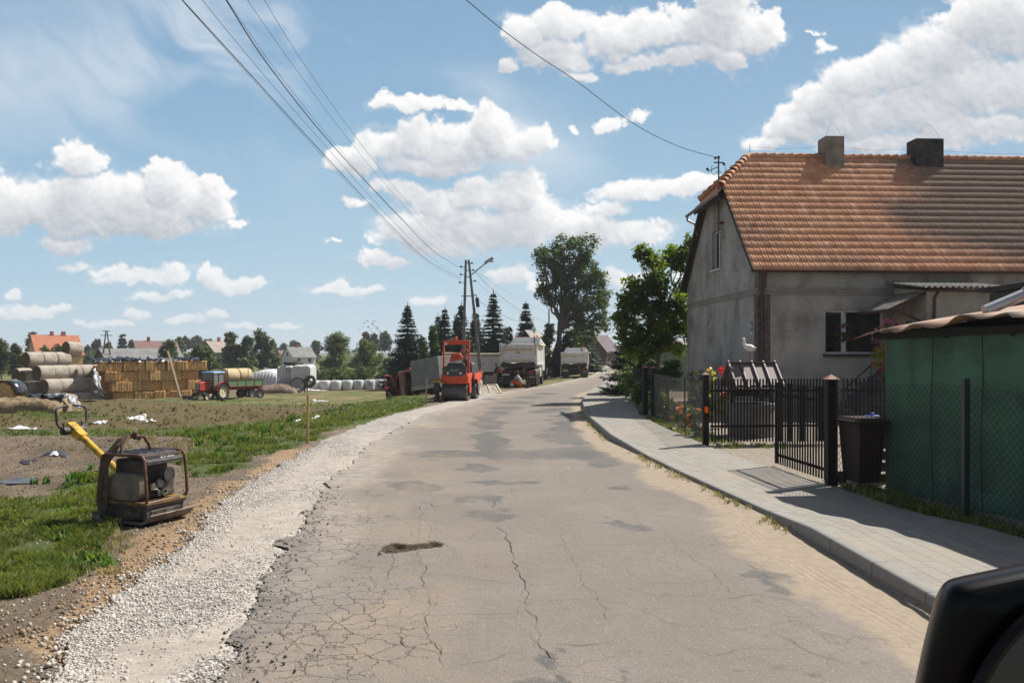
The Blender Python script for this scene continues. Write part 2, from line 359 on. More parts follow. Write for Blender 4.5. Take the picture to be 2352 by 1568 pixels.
def masks(x, y, z):
    px, py = px_of(x, y, z)
    nx = (fbm(x*1.1, y*1.1, 4, 3)-.5); ny = (fbm(x*1.1+9, y*1.1, 4, 13)-.5)
    s = 1900/np.maximum(y, 3)
    qx = px+nx*s*1.0; qy = py+ny*s*1.0*np.clip(2.5/np.maximum(y, 3)*2, .02, 1)
    g = np.zeros(x.shape)
    for p in GRASS: g = np.maximum(g, inpoly(qx, qy, p))
    o = np.zeros(x.shape)
    for p in OLIVE: o = np.maximum(o, inpoly(qx, qy, p))
    g = np.where((y > 90) & (x < EL(y)-3), .65+.35*(fbm(x*.012, y*.012, 3, 8) > .5), g)
    g = np.where((y > 66) & (x > ER(y)+3), 1, g)
    g = np.where((y > 66) & (x > EL(y)-8) & (x < EL(y)-.8), 1, g)
    return g, o
def build_ground():
    def ax(lo, hi, near, step0, grow):
        a = [0.0]; s = step0
        while a[-1] < hi: 
            a.append(a[-1]+s); 
            if a[-1] > near: s *= grow
        b = [0.0]; s = step0
        while b[-1] > lo:
            b.append(b[-1]-s)
            if b[-1] < -near: s *= grow
        return np.array(sorted(set(b[1:]+a)))
    xs = ax(-2600, 2600, 22, .16, 1.035)
    ys = np.array(list(np.arange(-8, 4, .5))+list(4*np.exp(np.arange(0, 6.65, .0105))))
    X, Y = np.meshgrid(xs, ys); Z = gz(X, Y)
    g, o = masks(X, Y, Z)
    d = np.minimum(EG(Y), EL(Y)-.4)-X
    n = fbm(X*1.6, Y*1.6, 4, 21)
    sand = sstep(.75, .35, d+(n-.5)*.8)*sstep(-.3, .0, d)*sstep(24, 15, Y)*sstep(.35, .6, fbm(X*.9, Y*.9, 3, 55)+.12)
    dr = X-ER(Y); sandr = (dr > 0)*sstep(45, 30, Y)
    far = sstep(44, 62, Y)
    P = np.stack([X, Y, Z], -1).reshape(-1, 3)
    m = bpy.data.materials.new('soil_and_grass'); N, L, B = nodes_of(m)
    tc = N.new('ShaderNodeTexCoord')
    def noise(sc, det=6, rough=.6):
        q = N.new('ShaderNodeTexNoise'); q.inputs['Scale'].default_value = sc; q.inputs['Detail'].default_value = det; q.inputs['Roughness'].default_value = rough; L.new(tc.outputs['Object'], q.inputs['Vector']); return q
    def ramp(src, pts):
        q = N.new('ShaderNodeValToRGB'); L.new(src, q.inputs[0]); e = q.color_ramp.elements
        e[0].position = pts[0][0]; e[0].color = (*pts[0][1], 1); e[1].position = pts[-1][0]; e[1].color = (*pts[-1][1], 1)
        for p, c in pts[1:-1]: k = e.new(p); k.color = (*c, 1)
        return q.outputs[0]
    def attr(n_): q = N.new('ShaderNodeAttribute'); q.attribute_name = n_; return q.outputs['Fac']
    def mix(f, a, b):
        q = N.new('ShaderNodeMix'); q.data_type = 'RGBA'; L.new(f, q.inputs[0])
        for k, v in ((6, a), (7, b)):
            if isinstance(v, tuple): q.inputs[k].default_value = (*v, 1)
            else: L.new(v, q.inputs[k])
        return q.outputs[2]
    n1 = noise(1.3, 8, .7); n2 = noise(14, 6, .7); n3 = noise(.35, 5)
    soil = ramp(n1.outputs['Fac'], [(.3,(.10,.074,.048)),(.5,(.19,.145,.10)),(.7,(.31,.245,.18))])
    soil2 = ramp(n2.outputs['Fac'], [(.3,(.09,.07,.05)),(.55,(.17,.135,.102)),(.75,(.24,.2,.155))])
    q = N.new('ShaderNodeMix'); q.data_type = 'RGBA'; q.inputs[0].default_value = .5; L.new(soil, q.inputs[6]); L.new(soil2, q.inputs[7]); base = q.outputs[2]
    olive = ramp(n2.outputs['Fac'], [(.3,(.05,.042,.018)),(.5,(.115,.092,.042)),(.72,(.20,.155,.085))])
    grass = ramp(n2.outputs['Fac'], [(.28,(.04,.055,.018)),(.5,(.08,.105,.032)),(.72,(.15,.155,.07))])
    field = ramp(n3.outputs['Fac'], [(.38,(.085,.115,.035)),(.5,(.145,.14,.06)),(.62,(.22,.175,.09))])
    def thr(a, lo, hi, amp=.5):
        s_ = N.new('ShaderNodeMath'); s_.operation = 'MULTIPLY_ADD'; L.new(n2.outputs['Fac'], s_.inputs[0]); s_.inputs[1].default_value = amp; s_.inputs[2].default_value = -amp/2
        t_ = N.new('ShaderNodeMath'); L.new(a, t_.inputs[0]); L.new(s_.outputs[0], t_.inputs[1])
        r_ = N.new('ShaderNodeMapRange'); r_.inputs[1].default_value = lo; r_.inputs[2].default_value = hi; L.new(t_.outputs[0], r_.inputs[0]); return r_.outputs[0]
    base = mix(thr(attr('olive'), .35, .65), base, olive)
    base = mix(thr(attr('grass'), .4, .6), base, grass)
    fb = N.new('ShaderNodeMath'); fb.operation = 'MULTIPLY'; L.new(attr('far'), fb.inputs[0]); L.new(attr('grass'), fb.inputs[1])
    base = mix(fb.outputs[0], base, field)
    sandc = ramp(n2.outputs['Fac'], [(.3,(.23,.155,.09)),(.6,(.36,.25,.15)),(.75,(.43,.33,.22))])
    base = mix(thr(attr('sand'), .4, .7), base, sandc)
    pal = ramp(n2.outputs['Fac'], [(.3,(.24,.2,.16)),(.6,(.36,.31,.25)),(.75,(.5,.45,.38))])
    base = mix(thr(attr('sandr'), .4, .7), base, pal)
    vo = N.new('ShaderNodeTexVoronoi'); vo.inputs['Scale'].default_value = 11; L.new(tc.outputs['Object'], vo.inputs['Vector'])
    chip = N.new('ShaderNodeMapRange'); chip.inputs[1].default_value = .13; chip.inputs[2].default_value = .09; L.new(vo.outputs['Distance'], chip.inputs[0])
    cm = N.new('ShaderNodeMath'); cm.operation = 'MULTIPLY'; L.new(chip.outputs[0], cm.inputs[0]); L.new(attr('chips'), cm.inputs[1])
    base = mix(cm.outputs[0], base, (.5, .46, .4))
    L.new(base, B.inputs['Base Color']); B.inputs['Roughness'].default_value = .95; B.inputs['Specular IOR Level'].default_value = .15
    b = N.new('ShaderNodeBump'); b.inputs['Strength'].default_value = .9; b.inputs['Distance'].default_value = .06; L.new(n2.outputs['Fac'], b.inputs['Height']); L.new(b.outputs[0], B.inputs['Normal'])
    chips = (sstep(7, 0, d)*.35+.3*(n > .52)+.6*o)*(1-g)*sstep(75, 40, Y)
    ob = npmesh('ground', P, gridfaces(len(ys), len(xs)), m, smooth=True, attrs={'grass': g.ravel(), 'olive': o.ravel(), 'sand': sand.ravel(), 'sandr': sandr.ravel(), 'far': far.ravel(), 'chips': chips.ravel()})
    tag(ob, kind='structure')
build_ground()

# ============================================================ ROAD, GRAVEL STRIP, PAVEMENT
def strip(name, fl, fr, ys, nt, zf, m, uvscale=1.0, attrs=None, curve=None):
    ys = np.unique(np.asarray(ys, float)); ys = ys[np.concatenate([[True], np.diff(ys) > .012])]; t = np.linspace(0, 1, nt) if curve is None else curve
    l = fl(ys); r = fr(ys)
    X = l[:, None]*(1-t)+r[:, None]*t; Y = np.repeat(ys[:, None], nt, 1); Z = zf(X, Y)
    mid = (l+r)/2; s = np.concatenate([[0], np.cumsum(np.hypot(np.diff(mid), np.diff(ys)))])
    uv = np.stack([np.repeat(s[:, None], nt, 1), (X-l[:, None])], -1).reshape(-1, 2)
    A = attrs(X, Y, Z) if attrs else None
    o = npmesh(name, np.stack([X, Y, Z], -1).reshape(-1, 3), gridfaces(len(ys), nt)[:, ::-1], m, smooth=True, attrs={k: v.ravel() for k, v in A.items()} if A else None, uv=uv)
    return tag(o, kind='structure')
def rows(y0, y1, st, gr):
    a = [y0]
    while a[-1] < y1: a.append(a[-1]+max(st, a[-1]*gr))
    return a
PATCH = [(1125,1183,38,12),(1116,1142,42,8),(1122,1110,34,7),(945,1115,55,11),(1100,1075,46,10),(1132,1040,42,16),(1128,1018,40,16),(1112,1002,28,14),(1120,975,38,11),(1118,960,30,7),(1140,948,32,6),(1158,936,34,5),(1185,924,38,4),(1215,912,34,3.5),(1250,904,30,3),(1180,1043,270,9),(1030,1047,80,6),(1340,1040,110,15),(1325,1010,62,11),(1300,1000,70,8),(1300,985,50,7),(1445,1120,32,6),(1190,1108,36,5),(1215,1556,54,34),(1310,1548,38,26),(1775,1338,58,26),(1725,1318,34,8),(1310,972,46,5),(1300,955,34,4),(1290,940,40,3),(930,985,40,3),(1430,1205,50,10),(1080,915,60,5),(1250,945,30,3),(1390,1060,50,9),(1015,915,30,3)]
SPOTS = [(1740,1380,10,4),(1700,1330,8,3),(1400,1395,9,3),(1395,1188,8,2),(1525,1362,8,3),(1300,1398,9,3),(1870,1548,18,7),(1790,1530,15,6),(1990,1520,12,5),(1695,1540,10,4),(1120,1300,9,4),(1600,1275,7,2),(1635,1250,7,2),(1560,1310,6,2),(1480,1400,7,3),(1640,1420,8,3),(1760,1460,9,4),(1905,1475,8,3)]
HOLE = [(873,1263),(888,1251),(915,1247),(945,1250),(975,1245),(1000,1242),(1015,1247),(1012,1258),(985,1256),(962,1260),(940,1264),(915,1269),(890,1267)]
def holemask(X, Y):
    px, py = CX+X/np.maximum(Y, 1)*F, HY+HC/np.maximum(Y, 1)*F
    m = 0
    for ox, oy in ((0, 0), (2, 0), (-2, 0), (0, 1.2), (0, -1.2)): m = m+inpoly(px+ox+(vn(X*14, Y*14, 3)-.5)*9, py+oy+(vn(X*14, Y*14, 8)-.5)*6, HOLE)
    return m/5.
def road_attrs(X, Y, Z):
    px, py = px_of(X, Y, Z); s = F/np.maximum(Y, 3)
    n1 = fbm(X*2.5, Y*2.5, 4, 61)-.5; n2 = fbm(X*2.5+5, Y*2.5, 4, 67)-.5
    v = HC*F/np.maximum(Y, 3)**2          # px per metre of depth
    qx = px+n1*s*.75; qy = py+n2*v*.9
    pt = np.zeros(X.shape)
    for x, y, rx, ry in PATCH: pt = np.maximum(pt, 1.25-((qx-x)/rx)**2-((qy-y)/ry)**2)
    pt = sstep(0, .35, pt)*(.65+.35*sstep(.3, .6, fbm(X*1.3, Y*.9, 3, 91)))
    sp = np.zeros(X.shape)
    for x, y, rx, ry in SPOTS: sp = np.maximum(sp, 1-((px-x)/rx)**2-((py-y)/ry)**2)
    sp = sstep(0, .5, sp)
    dr = ER(Y)-X; dl = X-EL(Y)
    w = .80+.35*sstep(24, 10, Y)+(fbm(X*.8, Y*.5, 3, 71)-.5)*.9
    sand = sstep(w, w*.35, dr)*(sstep(60, 38, Y)*.9+.1)
    white = sstep(1.25, 0, dl+(fbm(X*1.5, Y*.7, 4, 73)-.5)*1.4)*sstep(3.5, 12, Y)
    tan = sstep(.56, .66, fbm(X*.9, Y*.45, 4, 79))*sstep(2.3, .4, dl)*sstep(5, 9, Y)*.9+.5*sstep(3, 1.2, dl)*sstep(.45, .6, fbm(X*1.2, Y*.8, 4, 83))
    al = sstep(1.35, .75, dl+(fbm(X*1.1, Y*.8, 3, 99)-.5)*.8)*sstep(15, 11.5, Y)+.42*sstep(2.5, 1.5, dl+(fbm(X*2, Y*2, 3, 95)-.5))*sstep(16, 11, Y)
    al = al*(.25+.75*sstep(.38, .58, fbm(X*.8, Y*.6, 3, 97)))
    w_ = dr+.10*np.sin(Y*.45)+.05*np.sin(Y*1.3); tk = (sstep(.24, .28, w_)*sstep(.62, .58, w_)+.7*sstep(.86, .9, w_)*sstep(1.12, 1.08, w_)*sstep(14, 9, Y))*sand*sstep(34, 22, Y)
    dark = sstep(.42, .1, dl+(fbm(X*2.5, Y*2.5, 3, 98)-.5)*.5)*sstep(14, 11, Y)
    hm = holemask(X, Y)
    return {'hole': hm, 'patch': pt, 'spot': sp, 'sand': sand, 'white': white, 'tan': tan, 'allig': np.clip(al, 0, 1), 'dr': w_, 'track': tk, 'dark': dark}
def road_mat():
    m = bpy.data.materials.new('old_asphalt'); N, L, B = nodes_of(m); tc = N.new('ShaderNodeTexCoord')
    def noise(sc, det=5, rough=.6, vec=None):
        q = N.new('ShaderNodeTexNoise'); q.inputs['Scale'].default_value = sc; q.inputs['Detail'].default_value = det; q.inputs['Roughness'].default_value = rough
        L.new(vec or tc.outputs['Object'], q.inputs['Vector']); return q
    def attr(n_): q = N.new('ShaderNodeAttribute'); q.attribute_name = n_; return q.outputs['Fac']
    def mr(src, a, b, c=0., d=1.):
        q = N.new('ShaderNodeMapRange'); q.inputs[1].default_value = a; q.inputs[2].default_value = b; q.inputs[3].default_value = c; q.inputs[4].default_value = d; L.new(src, q.inputs[0]); return q.outputs[0]
    def mt(op, a, b):
        q = N.new('ShaderNodeMath'); q.operation = op
        for k, v in ((0, a), (1, b)):
            if isinstance(v, (int, float)): q.inputs[k].default_value = v
            else: L.new(v, q.inputs[k])
        return q.outputs[0]
    def mix(f, a, b):
        q = N.new('ShaderNodeMix'); q.data_type = 'RGBA'; L.new(f, q.inputs[0])
        for k, v in ((6, a), (7, b)):
            if isinstance(v, tuple): q.inputs[k].default_value = (*v, 1)
            else: L.new(v, q.inputs[k])
        return q.outputs[2]
    big = noise(.5, 5); med = noise(4, 6, .65); fine = noise(70, 3, .7)
    base = mix(mr(big.outputs['Fac'], .35, .65), (.200,.172,.148), (.240,.209,.182))
    base = mix(mr(med.outputs['Fac'], .35, .7, 0, .5), base, (.168,.146,.126))
    base = mix(mr(attr('patch'), 0, 1, 0, .85), base, (.103,.102,.100))
    base = mix(mr(attr('spot'), 0, 1, 0, .6), base, (.13,.11,.095))
    vo = N.new('ShaderNodeTexVoronoi'); vo.inputs['Scale'].default_value = 62; L.new(tc.outputs['Object'], vo.inputs['Vector'])
    hs = N.new('ShaderNodeSeparateColor'); L.new(vo.outputs['Color'], hs.inputs[0])
    chip = mt('MULTIPLY', mr(vo.outputs['Distance'], .45, .3), mr(hs.outputs[0], .80, .86)); chip = mt('MULTIPLY', chip, .55)
    base = mix(chip, base, (.42,.38,.33))
    chd = mt('MULTIPLY', mr(vo.outputs['Distance'], .5, .35), mr(hs.outputs[1], .82, .88)); chd = mt('MULTIPLY', chd, .5)
    base = mix(chd, base, (.10,.09,.08))
    # crazed cracking towards the broken left edge
    wv = N.new('ShaderNodeVectorMath'); wv.operation = 'ADD'; sc = N.new('ShaderNodeVectorMath'); sc.operation = 'SCALE'; sc.inputs['Scale'].default_value = .35
    w_ = noise(3.0, 4); L.new(w_.outputs['Color'], sc.inputs[0]); L.new(sc.outputs[0], wv.inputs[0]); L.new(tc.outputs['Object'], wv.inputs[1])
    ve = N.new('ShaderNodeTexVoronoi'); ve.feature = 'DISTANCE_TO_EDGE'; ve.inputs['Scale'].default_value = 4.2; L.new(wv.outputs[0], ve.inputs['Vector'])
    ck = mt('MULTIPLY', mr(ve.outputs['Distance'], .04, .008), mr(mt('ADD', attr('allig'), mt('MULTIPLY', mr(med.outputs['Fac'], .3, .7, -.35, .35), 1)), .28, .6))
    vf = N.new('ShaderNodeTexVoronoi'); vf.feature = 'DISTANCE_TO_EDGE'; vf.inputs['Scale'].default_value = .85; L.new(wv.outputs[0], vf.inputs['Vector'])
    fk = mt('MULTIPLY', mr(vf.outputs['Distance'], .014, .004), mr(big.outputs['Fac'], .42, .6, .1, .75))
    tn = mt('MULTIPLY', attr('tan'), mr(med.outputs['Fac'], .3, .65))
    base = mix(mt('MULTIPLY', tn, .7), base, (.36,.275,.19))
    wh = mt('MULTIPLY', attr('white'), mr(med.outputs['Fac'], .35, .6, .25, 1))
    base = mix(mt('MULTIPLY', wh, .65), base, (.40,.355,.31))
    dk = mt('MULTIPLY', attr('dark'), mr(med.outputs['Fac'], .42, .56)); base = mix(mt('MULTIPLY', dk, .6), base, (.115,.105,.095))
    sd = mr(mt('ADD', attr('sand'), mr(med.outputs['Fac'], .3, .7, -.3, .3)), .3, .75)
    sandc = mix(mr(noise(9, 5).outputs['Fac'], .3, .7), (.29,.23,.17), (.35,.285,.215))
    base = mix(sd, base, sandc)
    base = mix(mt('MULTIPLY', mt('MAXIMUM', ck, mt('MULTIPLY', fk, mr(sd, 0, 1, .35, 0))), .52), base, (.06,.05,.042))
    base = mix(mr(attr('hole'), .0, .3, 0, .95), base, mix(med.outputs['Fac'], (.02,.013,.008), (.10,.07,.045)))  # shade painted into the hole: near black, also over its sunlit far wall
    L.new(base, B.inputs['Base Color']); B.inputs['Roughness'].default_value = .88; B.inputs['Specular IOR Level'].default_value = .25
    # bump
    wave = mt('SINE', mt('MULTIPLY', attr('dr'), 84), 0); tr = mt('MULTIPLY', mt('MULTIPLY', wave, attr('track')), mt('MULTIPLY', mr(noise(.9, 3).outputs['Fac'], .38, .62, .02, .22), mr(noise(7, 3).outputs['Fac'], .4, .6, .25, 1)))
    h = mt('ADD', mt('MULTIPLY', fine.outputs['Fac'], .35), mt('MULTIPLY', med.outputs['Fac'], 1.2)); h = mt('SUBTRACT', h, mt('MULTIPLY', ck, .9)); h = mt('SUBTRACT', h, mt('MULTIPLY', fk, .4)); h = mt('ADD', h, tr); h = mt('ADD', h, mt('MULTIPLY', chip, .3))
    b = N.new('ShaderNodeBump'); b.inputs['Strength'].default_value = .55; b.inputs['Distance'].default_value = .03; L.new(h, b.inputs['Height']); L.new(b.outputs[0], B.inputs['Normal'])
    return m
def jag(f, amp, seed, fr=2.2):
    return lambda y: f(y)+(fbm(np.asarray(y)*fr, np.asarray(y)*0+seed, 5, seed, .6)-.5)*amp*np.clip(1.3-np.asarray(y)/40, .15, 1)
ELj = jag(EL, .5, 5)
ROADM = road_mat()
strip('road', ELj, lambda y: ER(y)+.02, [-6, -3, 0, 2]+rows(4, 9.0, .05, .0062)+rows(9.02, 9.7, .022, .001)+rows(9.74, 400, .05, .0062), 170,
      lambda X, Y: (fbm(X*.6, Y*.6, 3, 41)-.5)*.03*sstep(0, .8, ER(Y)-X)-holemask(X, Y)*(.035+.03*vn(X*20, Y*20, 6))+.02*sstep(.9, .1, ER(Y)-X)*sstep(25, 12, Y)*fbm(X*5, Y*5, 3, 43), ROADM, attrs=road_attrs)
# crushed stone strip
def gravel_attrs(X, Y, Z):
    dl = X-EG(Y); w = EL(Y)-EG(Y); t = dl/w
    return {'dust': sstep(.33, .56, fbm(X*1.1, Y*.55, 4, 111))*sstep(.05, .3, t), 'tan': sstep(.25, .0, t)+.0*t}
gm = bpy.data.materials.new('crushed_limestone'); N, L, B = nodes_of(gm); tc = N.new('ShaderNodeTexCoord')
vo = N.new('ShaderNodeTexVoronoi'); vo.inputs['Scale'].default_value = 34; L.new(tc.outputs['Object'], vo.inputs['Vector'])
vo2 = N.new('ShaderNodeTexVoronoi'); vo2.inputs['Scale'].default_value = 75; L.new(tc.outputs['Object'], vo2.inputs['Vector'])
hs = N.new('ShaderNodeSeparateColor'); L.new(vo.outputs['Color'], hs.inputs[0])
r1 = N.new('ShaderNodeValToRGB'); e = r1.color_ramp.elements; e[0].color = (.19,.165,.14,1); e[0].position = 0; e[1].color = (.58,.535,.48,1); e[1].position = .55; L.new(hs.outputs[0], r1.inputs[0])
at1 = N.new('ShaderNodeAttribute'); at1.attribute_name = 'dust'
mm = N.new('ShaderNodeMix'); mm.data_type = 'RGBA'; mr_ = N.new('ShaderNodeMapRange'); mr_.inputs[4].default_value = .85; L.new(at1.outputs['Fac'], mr_.inputs[0]); L.new(mr_.outputs[0], mm.inputs[0]); L.new(r1.outputs[0], mm.inputs[6]); mm.inputs[7].default_value = (.37,.32,.27,1)
dk = N.new('ShaderNodeMapRange'); dk.inputs[1].default_value = .35; dk.inputs[2].default_value = .6; dk.inputs[3].default_value = 1; dk.inputs[4].default_value = .55; L.new(vo.outputs['Distance'], dk.inputs[0])
dm_ = N.new('ShaderNodeMix'); dm_.data_type = 'FLOAT'; L.new(mr_.outputs[0], dm_.inputs[0]); L.new(dk.outputs[0], dm_.inputs[2]); dm_.inputs[3].default_value = 1.0
ms = N.new('ShaderNodeVectorMath'); ms.operation = 'SCALE'; L.new(mm.outputs[2], ms.inputs[0]); L.new(dm_.outputs[0], ms.inputs['Scale']); gn = N.new('ShaderNodeTexNoise'); gn.inputs['Scale'].default_value = 5; gn.inputs['Detail'].default_value = 9; gn.inputs['Roughness'].default_value = .75; L.new(tc.outputs['Object'], gn.inputs['Vector']); gr = N.new('ShaderNodeMapRange'); gr.inputs[1].default_value = .3; gr.inputs[2].default_value = .7; gr.inputs[3].default_value = .72; gr.inputs[4].default_value = 1.18; L.new(gn.outputs['Fac'], gr.inputs[0]); m5 = N.new('ShaderNodeVectorMath'); m5.operation = 'SCALE'; L.new(ms.outputs[0], m5.inputs[0]); L.new(gr.outputs[0], m5.inputs['Scale'])
L.new(m5.outputs[0], B.inputs['Base Color']); B.inputs['Roughness'].default_value = .9
bb = N.new('ShaderNodeBump'); bb.invert = True; bb.inputs['Distance'].default_value = .025; bb.inputs['Strength'].default_value = .8; L.new(vo.outputs['Distance'], bb.inputs['Height']); L.new(bb.outputs[0], B.inputs['Normal'])
bs = N.new('ShaderNodeMapRange'); bs.inputs[3].default_value = .8; bs.inputs[4].default_value = .15; L.new(at1.outputs['Fac'], bs.inputs[0]); L.new(bs.outputs[0], bb.inputs['Strength'])
EGj = jag(EG, .5, 9, 1.4)
gravel_z = lambda X, Y: .012+.0*X+(fbm(X*2, Y*2, 3, 45)-.5)*.05-.02*sstep(.4, 0, EL(Y)-X)
strip('gravel_strip', EGj, lambda y: EL(y)+.25, [-6, -3, 0, 2]+rows(4, 44, .05, .006), 50, lambda X, Y: gravel_z(X, Y)-.022*(X > ELj(Y)-.02), gm, attrs=gravel_attrs)
# loose stones
def stones(name, n, fx, size, m, label=None, zoff=0):
    ico = []; a = (1+5**.5)/2
    for s1 in (-1, 1):
        for s2 in (-1, 1): ico += [(0, s1, s2*a), (s1, s2*a, 0), (s2*a, 0, s1)]
    bm = bmesh.new(); bmesh.ops.create_icosphere(bm, subdivisions=1, radius=1); base = np.array([v.co[:] for v in bm.verts]); fc = np.array([[v.index for v in f.verts] for f in bm.faces]); bm.free()
    x, y, z = fx(n); n = len(x); sz = size(n, y)
    Rm = rng.normal(size=(n, 3, 3)); q, _ = np.linalg.qr(Rm)
    sc = rng.uniform(.55, 1.0, (n, 3)); sc[:, 2] *= .75
    jitv = rng.uniform(.72, 1.15, (n, len(base), 1))
    V = (base[None]*jitv*sc[:, None]); V = np.einsum('nij,nkj->nki', q, V)*sz[:, None, None]
    V[..., 0] += x[:, None]; V[..., 1] += y[:, None]; V[..., 2] += (z+sz*.25+zoff)[:, None]
    Fc = (fc[None]+(np.arange(n)*len(base))[:, None, None]).reshape(-1, 3)
    tint = np.repeat(rng.random(n), len(base))
    o = npmesh(name, V.reshape(-1, 3), Fc, m, attrs={'tint': tint}); tag(o, label, kind='stuff'); return o
def stonemat(name, c1, c2):
    m = bpy.data.materials.new(name); N, L, B = nodes_of(m); a = N.new('ShaderNodeAttribute'); a.attribute_name = 'tint'
    mm = N.new('ShaderNodeMix'); mm.data_type = 'RGBA'; L.new(a.outputs['Fac'], mm.inputs[0]); mm.inputs[6].default_value = (*c1, 1); mm.inputs[7].default_value = (*c2, 1)
    tc = N.new('ShaderNodeTexCoord'); nz = N.new('ShaderNodeTexNoise'); nz.inputs['Scale'].default_value = 60; L.new(tc.outputs['Object'], nz.inputs['Vector'])
    r = N.new('ShaderNodeMapRange'); r.inputs[3].default_value = .75; r.inputs[4].default_value = 1.2; L.new(nz.outputs['Fac'], r.inputs[0])
    s = N.new('ShaderNodeVectorMath'); s.operation = 'SCALE'; L.new(mm.outputs[2], s.inputs[0]); L.new(r.outputs[0], s.inputs['Scale']); L.new(s.outputs[0], B.inputs['Base Color']); B.inputs['Roughness'].default_value = .9
    return m
SM = stonemat('limestone_chip', (.34,.30,.26), (.60,.555,.50))
def gravel_pos(n):
    y = 4.3*np.exp(rng.random(n)**1.15*1.55); t = rng.random(n)
    edge = rng.random(n) < .38; t = np.where(edge, rng.beta(1, 5, n), t)
    x = EGj(y)+(EL(y)+.1-EGj(y))*t+rng.normal(0, .06, n)+(rng.random(n) < .06)*rng.exponential(.3, n)
    d = sstep(.33, .56, fbm(x*1.1, y*.55, 4, 111))*sstep(.05, .3, t)
    keep = rng.random(n) > d*.9; x, y = x[keep], y[keep]
    return x, y, gravel_z(x, y)
stones('gravel_stones', 17000, gravel_pos, lambda n, y: rng.uniform(.006, .015, n)*(1+.7*(rng.random(n) < .08)), SM)
def edge_pos(n):
    y = 4.2*np.exp(rng.random(n)**1.2*1.5); x = EGj(y)+rng.normal(.12, .17, n); return x, y, np.maximum(gz(x, y), gravel_z(x, y)-.01)
stones('edge_stones', 2600, edge_pos, lambda n, y: rng.uniform(.014, .032, n), SM)
def scat_pos(n):
    y = 4.5*np.exp(rng.random(n)*2.2); x = EG(y)-rng.exponential(2.2, n)-.1; return x, y, gz(x, y)
stones('scattered_stones', 1500, scat_pos, lambda n, y: rng.uniform(.008, .022, n), SM)
def lump_pos(n):
    y = 6*np.exp(rng.random(n)*2.0); x = EG(y)-.8-rng.random(n)*np.maximum(2, .5*y); g_, o_ = masks(x, y, gz(x, y)); k = g_ < .5; return x[k], y[k], gz(x[k], y[k])
stones('soil_lumps', 9000, lump_pos, lambda n, y: rng.uniform(.012, .035, n)*np.clip(y/18, .6, 1.8), stonemat('soil_lump', (.11,.08,.05), (.30,.235,.165)))
SC = stonemat('soil_clod', (.19,.135,.09), (.36,.26,.165))
def clod_pos(n):
    y = 4.3*np.exp(rng.random(n)*1.25); x = EGj(y)-np.abs(rng.normal(.25, .22, n)); k = fbm(x*.9, y*.9, 3, 55) > .42; return x[k], y[k], gz(x[k], y[k])
stones('soil_clods', 2400, clod_pos, lambda n, y: rng.uniform(.005, .016, n)*rng.choice([1, 1, 1, 2.2], n), SC)
def asph_pos(n):
    y = 5*np.exp(rng.random(n)*1.0); x = ELj(y)+np.abs(rng.normal(0, .2, n))-.05; return x, y, 0*x+.004
stones('asphalt_crumbs', 380, asph_pos, lambda n, y: rng.uniform(.008, .02, n), stonemat('asphalt_crumb', (.07,.065,.06), (.2,.18,.16)))

# explicit cracks: ribbons of dirt-filled gap lying on the asphalt
CR = [([(1128,1150),(1133,1170)],.02),([(1150,1205),(1160,1240),(1180,1290),(1205,1340),(1215,1385),(1235,1440),(1255,1480),(1270,1518)],.022),
 ([(1055,1070),(1070,1060),(1085,1072)],.01),([(968,1150),(966,1190),(967,1240),(968,1290),(975,1340),(980,1370),(985,1430),(990,1470),(1010,1500),(1020,1540)],.010),
 ([(1285,1215),(1320,1290),(1350,1350),(1390,1400),(1400,1420)],.006),([(1205,1375),(1300,1378),(1400,1383)],.012),([(1230,1400),(1100,1410),(1020,1415),(930,1420)],.007),
 ([(1258,1480),(1320,1480),(1395,1476)],.012),([(870,1185),(940,1192),(1015,1197)],.010),([(960,1150),(1000,1163),(1040,1162)],.018),([(1600,1268),(1480,1262),(1330,1268)],.005),
 ([(1515,1215),(1560,1255),(1620,1300),(1660,1345),(1700,1370)],.007),([(1640,1380),(1740,1362),(1850,1390),(1880,1420)],.009),([(1700,1295),(1725,1303),(1745,1312)],.03),
 ([(1500,1420),(1580,1440),(1700,1445),(1760,1440),(1850,1480)],.007),([(1800,1460),(1860,1500),(1900,1515),(1960,1525)],.012),([(1760,1435),(1840,1425),(1930,1470)],.008),
 ([(880,1420),(940,1480),(1000,1500),(1090,1508)],.012),([(700,1440),(760,1450),(850,1440),(950,1445)],.008),([(960,1320),(1050,1325),(1150,1330)],.006),([(930,1345),(1000,1350)],.009),
 ([(905,1245),(1030,1240),(1160,1242)],.006),([(1350,1250),(1430,1248),(1560,1240)],.004),([(1330,1330),(1450,1338),(1600,1335)],.004),([(860,1140),(950,1135),(1060,1140)],.007),
 ([(1180,1500),(1120,1520),(1040,1530)],.008),([(1180,1290),(1240,1300)],.006),([(1195,1330),(1150,1345)],.005),([(900,1240),(905,1300),(890,1360)],.007),([(870,1300),(960,1312)],.006),
 ([(1560,1480),(1640,1500),(1740,1490),(1860,1500)],.006),([(1690,1392),(1720,1410)],.014),([(1425,1350),(1520,1372),(1610,1360)],.005),([(1150,1210),(1110,1220),(1070,1250)],.005),
 ([(900,1110),(950,1100),(1000,1112)],.012),([(920,1200),(990,1210),(1010,1225)],.007),([(1340,1180),(1420,1185),(1500,1180)],.004),([(560,1470),(640,1450),(700,1500),(740,1540)],.010)]
